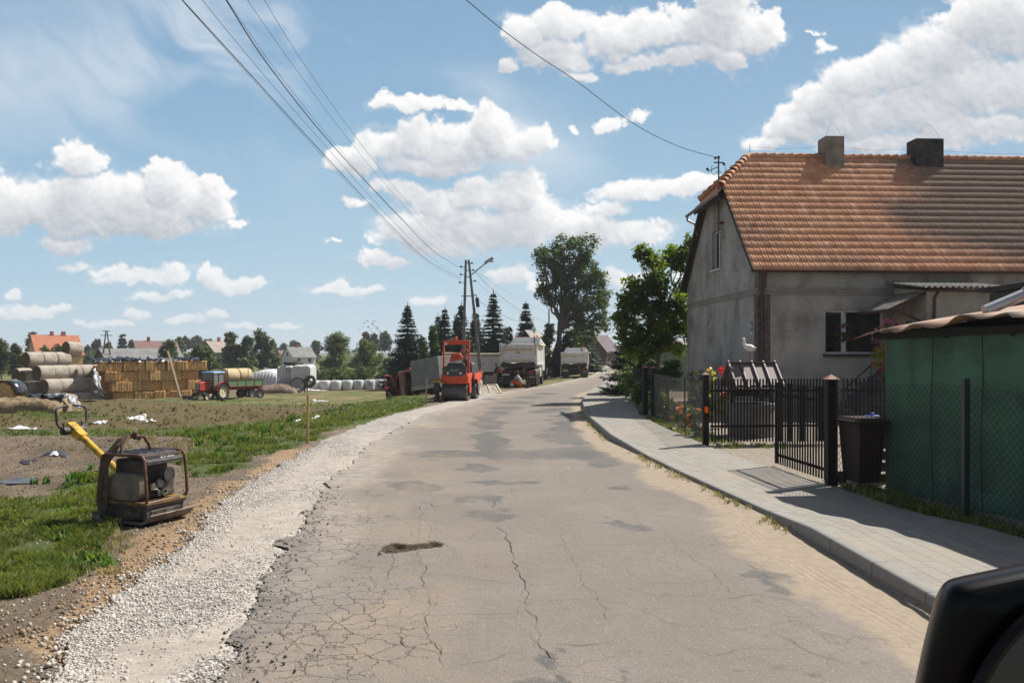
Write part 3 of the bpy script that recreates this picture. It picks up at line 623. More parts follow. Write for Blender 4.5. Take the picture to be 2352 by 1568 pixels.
def ribbon(name, lines, m, zoff=.006, seed=3):
    rr = random.Random(seed); V = []; Fc = []
    for pts, w in lines:
        W = [((px-CX)/F*(HC*F/(py-HY)), HC*F/(py-HY)) for px, py in pts]; path = []
        for (x0, y0), (x1, y1) in zip(W, W[1:]):
            n = max(3, int(math.hypot(x1-x0, y1-y0)/.035))
            for k in range(n): t = k/n; path.append((x0+(x1-x0)*t, y0+(y1-y0)*t))
        path.append(W[-1]); b = len(V); n = len(path); sx = rr.random()*99
        for i, (x, y) in enumerate(path):
            q = i*.035; dx = (float(vn(q*9+sx, 3))-.5)*.05+(float(vn(q*2.2+sx, 8))-.5)*.07; dy = (float(vn(q*9+sx, 13))-.5)*.05+(float(vn(q*2.2+sx, 18))-.5)*.14
            a, c = path[max(i-1, 0)], path[min(i+1, n-1)]; tx, ty = c[0]-a[0], c[1]-a[1]; L_ = math.hypot(tx, ty)+1e-6; nx, ny = -ty/L_, tx/L_
            env = min(1, i/4, (n-1-i)/4)*max(0.12, 1.9*float(vn(q*4+sx, 50))-.35); ww = w*env*.15+.0005
            x += dx; y += dy; z = .012+zoff+float((fbm(x*.6, y*.6, 3, 41)-.5)*.03)-.012
            V += [(x-nx*ww, y-ny*ww, z), (x+nx*ww, y+ny*ww, z)]
            if i: Fc.append((b+2*i-2, b+2*i, b+2*i+1, b+2*i-1))
    o = npmesh(name, V, Fc, m); tag(o, kind='structure'); return o
ribbon('road_cracks', CR, mat('crack_dirt', (.075,.06,.045), .95, .35, 30, spec=.1))
rr = random.Random(19); HAIR = []
for i in range(120):
    x = rr.uniform(880, 2000); y = 1130+rr.random()**.8*430
    if x > 1400+(y-1100)*1.25: continue
    L_ = rr.uniform(15, 90); HAIR.append(([(x, y), (x+L_*rr.choice([-1, 1]), y+rr.uniform(-.12, .12)*L_)], rr.uniform(.0025, .005)))
for i in range(110):
    y = rr.uniform(1130, 1560); xl = 760-(y-1100)*.45; x = xl+rr.uniform(0, 330); L_ = rr.uniform(12, 70)
    if rr.random() < .6: HAIR.append(([(x, y), (x+L_, y+rr.uniform(-.1, .1)*L_)], rr.uniform(.003, .008)))
    else: HAIR.append(([(x, y), (x+rr.uniform(-8, 8), y+L_*.6)], rr.uniform(.003, .006)))
ribbon('hairline_cracks', HAIR, mat('crack_fine', (.12,.10,.085), .95, .3, 30, spec=.1), .005, 5)
# the broken out hole across the lane
def hole():
    W = lambda px, py: ((px-CX)/F*(HC*F/(py-HY)), HC*F/(py-HY))
    top = [(875,1262),(890,1252),(915,1249),(945,1251),(975,1247),(1000,1244),(1013,1248)]; bot = [(1014,1258),(985,1256),(960,1259),(930,1258),(915,1263),(940,1264),(925,1268),(890,1264)]
    def fx(k):
        t = rng.random(k); i = (t*(len(top)-1)).astype(int); tp = np.array([W(*p) for p in top]); x = tp[i, 0]+(tp[np.minimum(i+1, len(top)-1), 0]-tp[i, 0])*rng.random(k); y = tp[i, 1]-rng.uniform(-.02, .30, k); return x, y, -.05*holemask(x, y)+.004
    stones('broken_asphalt', 60, fx, lambda n_, y: rng.uniform(.005, .016, n_), stonemat('broken_asphalt_bits', (.03,.022,.015), (.16,.12,.09)))
hole()
# pavement, kerb
pm = bpy.data.materials.new('concrete_pavers'); N, L, B = nodes_of(pm); tc = N.new('ShaderNodeTexCoord')
br = N.new('ShaderNodeTexBrick'); br.inputs['Scale'].default_value = 1; br.inputs['Brick Width'].default_value = .42; br.inputs['Row Height'].default_value = .17; br.inputs['Mortar Size'].default_value = .0045; br.inputs['Mortar Smooth'].default_value = .2
br.inputs['Color1'].default_value = (.245,.225,.195,1); br.inputs['Color2'].default_value = (.29,.268,.232,1); br.inputs['Mortar'].default_value = (.12,.11,.095,1); br.offset = .5
L.new(tc.outputs['UV'], br.inputs['Vector'])
nz = N.new('ShaderNodeTexNoise'); nz.inputs['Scale'].default_value = .9; nz.inputs['Detail'].default_value = 7; nz.inputs['Roughness'].default_value = .65; L.new(tc.outputs['Object'], nz.inputs['Vector'])
r_ = N.new('ShaderNodeMapRange'); r_.inputs[1].default_value = .5; r_.inputs[2].default_value = .68; r_.inputs[4].default_value = .7; L.new(nz.outputs['Fac'], r_.inputs[0])
mm = N.new('ShaderNodeMix'); mm.data_type = 'RGBA'; L.new(r_.outputs[0], mm.inputs[0]); L.new(br.outputs['Color'], mm.inputs[6]); mm.inputs[7].default_value = (.34,.275,.205,1)
n3 = N.new('ShaderNodeTexNoise'); n3.inputs['Scale'].default_value = 25; n3.inputs['Detail'].default_value = 5; L.new(tc.outputs['Object'], n3.inputs['Vector'])
r3 = N.new('ShaderNodeMapRange'); r3.inputs[3].default_value = .82; r3.inputs[4].default_value = 1.16; L.new(n3.outputs['Fac'], r3.inputs[0]); s3 = N.new('ShaderNodeVectorMath'); s3.operation = 'SCALE'; L.new(mm.outputs[2], s3.inputs[0]); L.new(r3.outputs[0], s3.inputs['Scale'])
L.new(s3.outputs[0], B.inputs['Base Color']); B.inputs['Roughness'].default_value = .85
b_ = N.new('ShaderNodeBump'); b_.inputs['Distance'].default_value = .006; b_.inputs['Strength'].default_value = .6; b_.invert = True; L.new(br.outputs['Fac'], b_.inputs['Height']); L.new(b_.outputs[0], B.inputs['Normal'])
WRj = jag(WALK_R, .12, 33, 1.5)
strip('pavement', lambda y: ER(y)+.155, WRj, rows(-6, 48, .12, .01)+rows(49, 400, .5, .02), 24, lambda X, Y: walk_z(Y)+.002+(fbm(X*.7, Y*.7, 3, 88)-.5)*.02, pm)
km = bpy.data.materials.new('kerb_concrete'); N, L, B = nodes_of(km); tc = N.new('ShaderNodeTexCoord'); br = N.new('ShaderNodeTexBrick'); br.offset = 0
br.inputs['Scale'].default_value = 1; br.inputs['Brick Width'].default_value = 1.0; br.inputs['Row Height'].default_value = 5; br.inputs['Mortar Size'].default_value = .008; br.inputs['Color1'].default_value = (.215,.205,.185,1); br.inputs['Color2'].default_value = (.25,.24,.22,1); br.inputs['Mortar'].default_value = (.07,.06,.05,1)
L.new(tc.outputs['UV'], br.inputs['Vector']); n3 = N.new('ShaderNodeTexNoise'); n3.inputs['Scale'].default_value = 6; n3.inputs['Detail'].default_value = 8; n3.inputs['Roughness'].default_value = .7; L.new(tc.outputs['Object'], n3.inputs['Vector'])
r3 = N.new('ShaderNodeMapRange'); r3.inputs[3].default_value = .75; r3.inputs[4].default_value = 1.2; L.new(n3.outputs['Fac'], r3.inputs[0]); s3 = N.new('ShaderNodeVectorMath'); s3.operation = 'SCALE'; L.new(br.outputs['Color'], s3.inputs[0]); L.new(r3.outputs[0], s3.inputs['Scale']); L.new(s3.outputs[0], B.inputs['Base Color']); B.inputs['Roughness'].default_value = .85
kys = np.array(rows(-6, 48, .12, .01)+rows(49, 400, .5, .02))
prof = [(0.0, -.04), (0.0, .85), (.012, .97), (.03, 1.0), (.15, 1.0), (.152, .2)]
KX = []; 
for dx, hz_ in prof:
    KX.append(np.stack([ER(kys)+dx, kys, np.where(hz_ < 0, -.04, (walk_z(kys)+.012)*hz_)], -1))
KV = np.stack(KX, 1).reshape(-1, 3); mid = ER(kys); s_ = np.concatenate([[0], np.cumsum(np.hypot(np.diff(mid), np.diff(kys)))])
uv = np.stack([np.repeat(s_[:, None], 6, 1), np.tile(np.arange(6)*.1+.5, (len(kys), 1))], -1).reshape(-1, 2)
ko = npmesh('kerb', KV, gridfaces(len(kys), 6)[:, ::-1], km, uv=uv); tag(ko, kind='structure')
# crosswalk dashes far down the road
wb = MB()
for px in (1358, 1372, 1389, 1407):
    p = [((a-CX)/F*(HC*F/(b-HY)), HC*F/(b-HY), .022) for a, b in ((px-5, 857.6-(px-1358)*.03), (px+7, 857.0-(px-1358)*.03), (px+7, 855.9-(px-1358)*.03), (px-4, 856.4-(px-1358)*.03))]
    wb.add(p, [(0,1,2,3)])
o = wb.build('road_marking', mat('road_paint', (.7,.7,.68), .7, .2, 3)); tag(o, kind='structure')
# ============================================================ VEGETATION BUILDERS
def leaves(name, C, n, size, m, parent=None, rad=.25, aspect=.5, droop=0.0, seed=1, up=.3):
    """C: array of clump centres (k,3) or (k,4) with own radius; n leaves spread round them"""
    g = np.random.default_rng(seed); C = np.asarray(C, float); k = len(C)
    i = g.integers(0, k, n); r = C[i, 3] if C.shape[1] > 3 else rad
    off = np.clip(g.normal(size=(n, 3)), -2.2, 2.2)*.62*(np.reshape(r, (-1, 1)) if not np.isscalar(r) else r); off[:, 2] *= .8
    P = C[i, :3]+off
    a = g.normal(size=(n, 3)); a[:, 2] = a[:, 2]*.5-droop; a /= np.linalg.norm(a, axis=1, keepdims=True)
    nrm = g.normal(size=(n, 3)); nrm[:, 2] = np.abs(nrm[:, 2])+up; b = np.cross(nrm, a); b /= np.linalg.norm(b, axis=1, keepdims=True)+1e-9
    s = size*g.uniform(.6, 1.25, (n, 1)); A = a*s*.5; Bv = b*s*.5*aspect
    V = np.stack([P-A, P+Bv*1.0-A*.1, P+A, P-Bv-A*.1], 1).reshape(-1, 3)
    tint = np.repeat(np.clip(g.random(n)*.6+g.random(k)[i]*.5, 0, 1), 4)
    return npmesh(name, V, np.arange(n*4).reshape(-1, 4), m, parent, attrs={'tint': tint})
def clumps(blobs, per, seed, shell=.35, clump=None):
    g = np.random.default_rng(seed); out = []
    for (x, y, z, rx, ry, rz) in blobs:
        n = max(3, int(per*(rx*rz+rx*ry+ry*rz)/3)) if clump is None else max(5, int(2.0*(rx*ry*rz)**(2/3)/clump**2))
        d = g.normal(size=(n, 3)); d /= np.linalg.norm(d, axis=1, keepdims=True)
        rr = g.uniform(shell, 1.12, (n, 1))**.6; out.append(np.array([x, y, z])+d*rr*np.array([rx, ry, rz]))
    return np.concatenate(out)
BARK = mat('bark', (.10,.08,.06), .9, .35, 6, .5, 25)
def limb(mb, a, b, r0, r1, g, wob=.08, n=5):
    a, b = Vector(a), Vector(b); L_ = (b-a).length; P = []
    for i in range(n+1):
        t = i/n; P.append(a+(b-a)*t+Vector((g.uniform(-1, 1), g.uniform(-1, 1), g.uniform(-.5, .5)))*L_*wob*math.sin(math.pi*t))
    mb.tube(P, [r0+(r1-r0)*i/n for i in range(n+1)], 7)
def tree(name, base, blobs, m, label, group=None, per=6, nl=6000, size=.3, clump=.4, trunk=.16, seed=1, aspect=.55, droop=0, cat='tree', fork=.35, bark=None, shell=.35):
    """blobs in world coords (x,y,z,rx,ry,rz)"""
    bx, by, bz = base; root = empty(name, base, 0, label, cat, group); g = random.Random(seed)
    B = [(x-bx, y-by, z-bz, rx, ry, rz) for x, y, z, rx, ry, rz in blobs]
    top = max(b[2] for b in B); fk = max(.5, min(b[2]-b[5] for b in B))*.8+.2
    mb = MB(); cx = sum(b[0] for b in B)/len(B); ax = Vector((cx*.5, 0, fk+(top-fk)*fork))
    limb(mb, (0, 0, -.15), ax, trunk, trunk*.6, g, .03, 6)
    for b in B:
        st = Vector((0, 0, 0)).lerp(ax, g.uniform(.7, 1)); limb(mb, st, (b[0], b[1], b[2]), trunk*.45, trunk*.1, g, .1)
        for q in range(3):
            e = Vector(b[:3])+Vector((g.uniform(-1, 1)*b[3], g.uniform(-1, 1)*b[4], g.uniform(-.3, 1)*b[5]))*.75
            limb(mb, st.lerp(Vector(b[:3]), .65), e, trunk*.2, trunk*.05, g, .12, 3)
    mb.build('trunk', bark or BARK, root, smooth=True)
    C = clumps(B, per, seed, shell, clump); leaves('crown', C, nl, size, m, root, rad=clump, aspect=aspect, droop=droop, seed=seed)
    return root
def spruce(name, base, h, r, label, group=None, seed=1, m=None, n_lv=34, ragged=.3, lean=0, size=.3):
    root = empty(name, base, 0, label, 'tree', group); g = random.Random(seed); mb = MB(); mb.tube([(0,0,-.2),(lean*.5,0,h*.5),(lean,0,h)], [h*.022, h*.013, .015], 7); mb.build('trunk', BARK, root)
    V = []; T = []
    for i in range(n_lv):
        t = (i+.5)/n_lv; z = h*(.04+.96*t)+g.uniform(-.3, .3)*h/n_lv; R_ = r*1.22*(1-t)**.85+.05; nb = max(5, int(17*(1-t)+5)); a0 = g.random()*7
        for k in range(nb):
            a = a0+2*math.pi*k/nb+g.uniform(-.3, .3); z += g.uniform(-.35, .35)*h/n_lv; L_ = R_*g.uniform(1-ragged, 1.08); ti = g.random()
            dx, dy = math.cos(a), math.sin(a); m_ = max(4, int(L_/ (size*.42)))
            for j in range(m_+1):
                u = (j+.6)/(m_+1); zz = z-.28*L_*u+.16*L_*u*u*u*1.6+.03; x = lean*t+dx*L_*u; y = dy*L_*u
                for sgn in (-1, 1):
                    w = size*(1-.3*u)*(1-.35*t)*g.uniform(.7, 1.5); ex, ey = dx*.55-dy*sgn*.8, dy*.55+dx*sgn*.8
                    ez = -.25+g.uniform(-.25, .2); b = Vector((x, y, zz)); e = Vector((ex, ey, ez))*w; p = Vector((-ey, ex, g.uniform(-.5, .5))).normalized()*w*.34
                    V += [b-p*.6, b+e*.5+p, b+e, b+e*.5-p]; T += [ti*.6+g.random()*.4]*4
        if i == n_lv-1: 
            b = Vector((lean, 0, h)); V += [b-Vector((.04,0,.5)), b+Vector((.06,0,-.1)), b+Vector((0,0,.6)), b-Vector((.06,0,.1))]; T += [.5]*4
    npmesh('crown', [tuple(v) for v in V], np.arange(len(V)).reshape(-1, 4), m, root, attrs={'tint': T}); return root
def bush(name, base, blobs, m, label, group=None, nl=2500, size=.12, clump=.18, per=14, seed=1, aspect=.5, cat='shrub', flowers=None, droop=0, part='foliage', shell=.2):
    bx, by, bz = base; root = empty(name, base, 0, label, cat, group); g = random.Random(seed)
    B = [(x-bx, y-by, z-bz, rx, ry, rz) for x, y, z, rx, ry, rz in blobs]; mb = MB()
    for b in B:
        for q in range(3): limb(mb, (g.uniform(-.06, .06), g.uniform(-.06, .06), -.03), (b[0]+g.uniform(-.6, .6)*b[3], b[1]+g.uniform(-.6, .6)*b[4], b[2]+.4*b[5]), .012+b[5]*.02, .004, g, .08, 3)
    mb.build('stem', BARK, root)
    C = clumps(B, per, seed, shell, clump); leaves(part, C, nl, size, m, root, rad=clump, aspect=aspect, seed=seed, droop=droop)
    if flowers:
        fm, nf, fs = flowers; gg = np.random.default_rng(seed+5); S = clumps(B, per*3, seed+9, .85); S = S[gg.permutation(len(S))[:nf]]
        FC = np.concatenate([S+[0, 0, .02], np.full((len(S), 1), fs*.45)], 1); leaves('blossoms', FC, nf*14, fs*.75, fm, root, aspect=.9, seed=seed+3)
    return root
LG_ASH = leafmat('ash_leaves', (.032,.055,.018), (.12,.165,.045), .6, .3)
LG_WAL = leafmat('walnut_leaves', (.03,.06,.012), (.17,.21,.035), .5, .55)
LG_SPR = leafmat('spruce_needles', (.022,.04,.022), (.075,.10,.05), .5, .12)
LG_WIL = leafmat('willow_leaves', (.075,.10,.035), (.20,.24,.09), .25, .3)
LG_FAR = leafmat('broad_leaves', (.045,.075,.025), (.14,.18,.055), .12, .25)
LG_BIR = leafmat('birch_leaves', (.055,.075,.04), (.15,.175,.09), .2, .25)
LG_HED = leafmat('hedge_leaves', (.04,.07,.02), (.12,.18,.04), 1.0, .3)
LG_YEL = leafmat('yellowing_leaves', (.12,.13,.02), (.38,.33,.06), 1.5, .4)
GRASSM = leafmat('grass_blades', (.055,.08,.018), (.27,.29,.10), 2.2, .3)
DRYM = leafmat('dry_grass', (.16,.12,.05), (.42,.35,.19), 1.3, .25)
FL_PINK = leafmat('pink_petals', (.45,.06,.25), (.75,.22,.5), 8, .3)
FL_RED = leafmat('red_petals', (.45,.01,.015), (.75,.03,.03), 8, .3)
FL_COR = leafmat('coral_petals', (.7,.16,.1), (.85,.35,.22), 8, .3)
FL_YEL = leafmat('yellow_petals', (.65,.5,.04), (.85,.72,.1), 8, .3)

# ============================================================ HOUSE
PL = mat('weathered_render', (.385,.368,.34), .92, .22, 1.1, .5, 40, dirt=(.20,.185,.16), dirt_amt=.22, dscale=.8)
PLR = mat('render_trim', (.33,.31,.275), .92, .2, 3, .4, 40)
REDM = mat('oxblood_metal', (.07,.028,.022), .5, .2, 6)
WH = mat('white_window_frame', (.62,.63,.63), .4, .06, 8)
def glassmat(name, col=(.012,.014,.016), rough=.06):
    if name in _M: return _M[name]
    m = mat(name, col, rough, .3, 2, spec=.6); return m
GL = glassmat('dark_pane')
WOODD = mat('dark_wood', (.045,.033,.026), .8, .3, 8, .4, 40)
def panel(mb, u0, u1, w0, w1, holes, place, th):
    us = sorted({u0, u1, *[h[0] for h in holes], *[h[1] for h in holes]}); ws = sorted({w0, w1, *[h[2] for h in holes], *[h[3] for h in holes]})
    for a, b in zip(us, us[1:]):
        for c, d in zip(ws, ws[1:]):
            if any(h[0]-1e-6 <= a and b <= h[1]+1e-6 and h[2]-1e-6 <= c and d <= h[3]+1e-6 for h in holes): continue
            P = [place(u, w, t) for t in (0, th) for u, w in ((a, c), (b, c), (b, d), (a, d))]
            mb.add(P, [(0,1,2,3),(7,6,5,4),(0,4,5,1),(1,5,6,2),(2,6,7,3),(3,7,4,0)])
HX, HYY, HRZ = 8.06, 27.1, math.atan(.053)
house = empty('farmhouse', (HX, HYY, 0), HRZ, 'old grey rendered farmhouse with a weathered orange tile half hip roof and two chimneys', 'house')
WD, LN = 8.6, 16.0; SL = 1.032; EZ = 4.85
def rz_(y): return EZ+SL*(y+.3) if y < WD/2 else EZ+SL*(WD-y+.3)
mb = MB()
panel(mb, 0, LN, 0, 4.95, [(2.25, 4.25, 2.13, 3.58)], lambda u, w, t: (u, t, w), .32)
mb.build('front_wall', PL, house)
mb = MB(); yA = 2.9; zA = rz_(yA)
# gable wall with its opening, built of columns so the roof line is followed
wy0, wy1, wz0, wz1 = 3.95, 5.1, 5.35, 6.85
panel(mb, .0, WD, 0, 5.15, [], lambda u, w, t: (t, u, w), .3)
def gcol(a, b, z0):
    za, zb = min(rz_(a), zA)-.06, min(rz_(b), zA)-.06
    P = [(x, y, z) for x in (0, .3) for y, z in ((a, z0), (b, z0), (b, zb), (a, za))]
    mb.add(P, [(0,1,2,3),(7,6,5,4),(0,4,5,1),(1,5,6,2),(2,6,7,3),(3,7,4,0)])
for a, b in ((.0, yA), (yA, wy0), (wy1, WD-yA), (WD-yA, WD)): gcol(a, b, 5.15)
gcol(wy0, wy1, wz1); panel(mb, wy0, wy1, 5.15, wz0, [], lambda u, w, t: (t, u, w), .3)
mb.build('gable_wall', PL, house)
mb = MB(); mb.box((LN, WD/2, 2.5), (.3, WD, 5)); mb.box((LN/2, WD, 2.5), (LN, .3, 5)); mb.build('rear_wall', PL, house)
mb = MB(); 
for zc, th, pr in ((4.27, .035, .05), (4.20, .05, .035), (4.11, .035, .06)):
    mb.box((LN/2, -pr/2, zc), (LN, pr, th)); mb.box((-pr/2, WD/2-pr/2, zc), (pr, WD+pr, th))
mb.build('cornice', PLR, house, bevel=.008)
mb = MB(); mb.box((-.012, .13, 2.1), (.03, .34, 4.0)); mb.box((.18, -.012, 2.1), (.44, .03, 4.0)); mb.build('corner_strip', mat('exposed_brick_grey', (.12,.10,.085), .95, .45, 9, .9, 30), house)
mb = MB(); mb.box((LN/2, -.03, .35), (LN, .06, .7)); mb.build('plinth', PLR, house, bevel=.01)
def window(parent, x0, x1, z0, z1, place, mull=(), sill=None, sillm=None, rec=.14):
    w = empty('window', (0, 0, 0)); w.parent = parent; fr = MB(); t = .07
    def bx(mb, a, b, c, d, e, f):
        P = [place(u, w_, q) for q in (e, f) for u, w_ in ((a, c), (b, c), (b, d), (a, d))]; mb.add(P, [(0,1,2,3),(7,6,5,4),(0,4,5,1),(1,5,6,2),(2,6,7,3),(3,7,4,0)])
    bx(fr, x0, x1, z0, z0+t, rec, rec+.06); bx(fr, x0, x1, z1-t, z1, rec, rec+.06); bx(fr, x0, x0+t, z0+t, z1-t, rec, rec+.06); bx(fr, x1-t, x1, z0+t, z1-t, rec, rec+.06)
    for mx_, mw in mull: bx(fr, mx_-mw/2, mx_+mw/2, z0+t, z1-t, rec-.004, rec+.056)
    fr.build('frame', WH, w); g_ = MB(); bx(g_, x0+.02, x1-.02, z0+.02, z1-.02, rec+.03, rec+.045); g_.build('pane', GL, w)
    if sill: s_ = MB(); bx(s_, x0-.08, x1+.08, z0-sill, z0-.002, -.09, rec); s_.build('sill', sillm or WOODD, w)
    return w
window(house, 2.25, 4.25, 2.13, 3.58, lambda u, w, t: (u, t, w), [(2.93, .15)], .09)
window(house, wy0, wy1, wz0, wz1, lambda u, w, t: (t, u, w), [(wy0+.58, .09)], .06, WH, .12)
# roof: courses of interlocking clay tiles
tm = bpy.data.materials.new('clay_tiles'); N, L, B = nodes_of(tm); tc = N.new('ShaderNodeTexCoord')
a1 = N.new('ShaderNodeAttribute'); a1.attribute_name = 'tint'; a2 = N.new('ShaderNodeAttribute'); a2.attribute_name = 'weather'
cr = N.new('ShaderNodeValToRGB'); e = cr.color_ramp.elements; e[0].color = (.48,.20,.10,1); e[1].color = (.76,.44,.27,1); k = e.new(.5); k.color = (.62,.30,.16,1); L.new(a1.outputs['Fac'], cr.inputs[0])
nz = N.new('ShaderNodeTexNoise'); nz.inputs['Scale'].default_value = 5; nz.inputs['Detail'].default_value = 8; nz.inputs['Roughness'].default_value = .75; L.new(tc.outputs['Object'], nz.inputs['Vector'])
nz2 = N.new('ShaderNodeTexNoise'); nz2.inputs['Scale'].default_value = 26; nz2.inputs['Detail'].default_value = 4; L.new(tc.outputs['Object'], nz2.inputs['Vector'])
q1 = N.new('ShaderNodeMath'); q1.operation = 'MULTIPLY_ADD'; L.new(nz.outputs['Fac'], q1.inputs[0]); q1.inputs[1].default_value = 1.4; q1.inputs[2].default_value = -.7
q2 = N.new('ShaderNodeMath'); L.new(q1.outputs[0], q2.inputs[0]); L.new(a2.outputs['Fac'], q2.inputs[1])
q3 = N.new('ShaderNodeMapRange'); q3.inputs[1].default_value = .25; q3.inputs[2].default_value = .95; q3.inputs[4].default_value = .85; L.new(q2.outputs[0], q3.inputs[0])
m1 = N.new('ShaderNodeMix'); m1.data_type = 'RGBA'; L.new(q3.outputs[0], m1.inputs[0]); L.new(cr.outputs[0], m1.inputs[6]); m1.inputs[7].default_value = (.15,.115,.09,1)
q4 = N.new('ShaderNodeMapRange'); q4.inputs[1].default_value = .70; q4.inputs[2].default_value = .76; q4.inputs[4].default_value = .85; L.new(nz2.outputs['Fac'], q4.inputs[0])
q5 = N.new('ShaderNodeMath'); q5.operation = 'MULTIPLY'; L.new(q4.outputs[0], q5.inputs[0]); L.new(a2.outputs['Fac'], q5.inputs[1])
m2 = N.new('ShaderNodeMix'); m2.data_type = 'RGBA'; L.new(q5.outputs[0], m2.inputs[0]); L.new(m1.outputs[2], m2.inputs[6]); m2.inputs[7].default_value = (.035,.032,.025,1)
L.new(m2.outputs[2], B.inputs['Base Color']); B.inputs['Roughness'].default_value = .8; B.inputs['Specular IOR Level'].default_value = .3
def tiled(name, parent, x0f, x1f, n_c, y_of, z_of, tw=.205, th=.088, seed=1, weather=None):
    """courses from eaves (0) to ridge; x0f/x1f limits per course fraction"""
    V = []; Fc = []; T = []; W = []; g = random.Random(seed); prof = [(0, .012), (.08, .022), (.16, .018), (.22, .002), (.46, .0), (.52, .010), (.58, .010), (.64, .0), (.92, .0), (1.0, .012)]
    for c in range(n_c):
        f0, f1 = c/n_c, (c+1.12)/n_c; xa, xb = x0f(f0, f1), x1f(f0, f1); i0 = int(xa/tw)-1; i1 = int(xb/tw)+2
        for i in range(i0, i1):
            ti = min(1, max(0, g.gauss(.5, .17))); oy = g.uniform(-.008, .008); oz = g.uniform(0, .006); b = len(V); n = 0
            for u, hgt in prof:
                x = (i+u)*tw
                if x < xa-.001 or x > xb+.001: continue
                for f, lift in ((f0, th), (f1, 0.0)):
                    V.append((x, y_of(f)+(oy if lift else 0), z_of(f)+lift+hgt+oz))
                V.append((x, y_of(f0)+oy+.004, z_of(f0)-.012)); n += 1
                wv = weather(x, f0) if weather else 0; T += [ti]*3; W += [wv]*3
            for k in range(n-1):
                p = b+3*k; Fc += [(p, p+3, p+4, p+1), (p+2, p+5, p+3, p)]
    o = npmesh(name, V, Fc, tm, parent, attrs={'tint': T, 'weather': W}); return o
XH = 1.16   # ridge start
def weather(x, f):
    v = 1.15*float(sstep(4.0, 8.0, x+2.5*(vn(x*.5, f*3, 5)-.5)))*float(sstep(-.1, .5, f+.35*float(sstep(7, 11, x))))+.10; v += .35*float(sstep(.55, .8, vn(x*.35+3, f*4, 9)))
    return v
fA = (yA+.3)/(WD/2+.3)
def vx0(f0, f1): return -.28 if f0 < fA-.02 else -.28+(f0-fA)/(1-fA)*(XH+.28)
tiled('roof', house, vx0, lambda a, b: LN+.2, 18, lambda f: -.3+f*(WD/2+.3), lambda f: EZ+.02+f*(WD/2+.3)*SL, weather=weather)
hz0, hz1 = zA-.02, rz_(WD/2)
def hipface():
    # half hip: courses run along local y, from hip eaves (x=-.45) up to the ridge start
    V = []; Fc = []; T = []; W = []; g = random.Random(4); nc = 5
    for c in range(nc):
        f0, f1 = c/nc, (c+1.1)/nc; y0 = yA-.1+(WD/2-yA)*f0; y1 = WD-y0; n = 14
        b = len(V)
        for i in range(n*4+1):
            y = y0+(y1-y0)*i/(n*4); h = (.03, .045, .01, 0)[i % 4]; ti = min(1, max(0, g.gauss(.45, .2)))
            for f, lf in ((f0, .045), (min(f1, 1), 0)):
                V.append((-.5+(XH+.5)*f, y if lf else WD/2+(y-WD/2)*(1-min(f1, 1))/(1-f0+1e-6), zA-.32+(hz1-zA+.36)*f+lf+h))
            V.append((-.5+(XH+.5)*f0, y, zA-.34+(hz1-zA+.36)*f0)); T += [ti]*3; W += [.35]*3
            if i: p = b+3*(i-1); Fc += [(p, p+3, p+4, p+1), (p+2, p+5, p+3, p)]
    npmesh('half_hip', V, Fc, tm, house, attrs={'tint': T, 'weather': W})
hipface()
mb = MB(); mb.add([(-.28, WD/2, hz1-.06), (LN+.2, WD/2, hz1-.06), (LN+.2, WD+.3, EZ-.03), (-.28, WD+.3, EZ-.03), (-.28, WD-yA, zA-.1), (XH, WD/2, hz1-.06)], [(5,1,2,3,4)])
mb.add([(-.26, -.28, EZ-.02), (LN+.2, -.28, EZ-.02), (LN+.2, WD/2, hz1-.1), (XH, WD/2, hz1-.1), (-.26, yA, zA-.08)], [(0,1,2,3,4)])
mb.build('roof_underlay', mat('old_boards', (.05,.035,.028), .9), house)
def captiles(name, P0, P1, n, r=.115, seed=2, tilt=.04):
    g = random.Random(seed); mb = MB(); P0, P1 = Vector(P0), Vector(P1); d = (P1-P0).normalized(); T = []
    for i in range(n):
        a = P0.lerp(P1, i/n); b = P0.lerp(P1, (i+1.13)/n); mb.tube([a+Vector((0,0,tilt+g.uniform(-.008, .008))), a+d*.03+Vector((0,0,tilt)), b], [r*1.12, r*1.12, r*.86], 10)
        T += [min(1, max(0, g.gauss(.5, .25)))]*30
    o = npmesh(name, mb.v, [f for f in mb.f if len(f) == 4], tm, house, attrs={'tint': T, 'weather': [.3]*len(T)}, smooth=True); return o
captiles('ridge_tiles', (LN+.2, WD/2, hz1+.03), (XH, WD/2, hz1+.03), 44)
captiles('hip_tiles', (-.34, yA-.02, zA+.05), (XH, WD/2, hz1+.06), 9, .12, 5, .04)
captiles('hip_tiles', (-.34, WD-yA, zA+.05), (XH, WD/2, hz1+.06), 9, .12, 6, .04)
mb = MB(); mb.bar((-.27, -.3, EZ-.03), (-.27, yA, zA-.06), .03, .16); mb.bar((-.27, WD+.3, EZ-.03), (-.27, WD-yA, zA-.06), .03, .16); mb.bar((-.46, yA-.3, zA-.42), (-.46, WD-yA+.3, zA-.42), .03, .14)
for i in range(9): mb.bar((-.44, yA+.1+i*(WD-2*yA-.2)/8, zA-.42), (.0, yA+.1+i*(WD-2*yA-.2)/8, zA-.2), .07, .1)
mb.build('barge_board', WOODD, house)
mb = MB()
def halfpipe(mb, a, b, r=.075, n=8):
    a, b = Vector(a), Vector(b); d = (b-a).normalized(); s = d.cross(Vector((0,0,1))).normalized(); V = []
    for p in (a, b):
        for rr_ in (r, r*.88):
            for k in range(n+1): t = math.pi*k/n; V.append(p+s*math.cos(t)*rr_-Vector((0,0,1))*math.sin(t)*rr_)
    m = n+1; Fc = []
    for k in range(n): Fc += [(k, k+1, 2*m+k+1, 2*m+k), (m+k+1, m+k, 3*m+k, 3*m+k+1), (k+1, k, m+k, m+k+1), (2*m+k, 2*m+k+1, 3*m+k+1, 3*m+k)]
    mb.add(V, Fc)
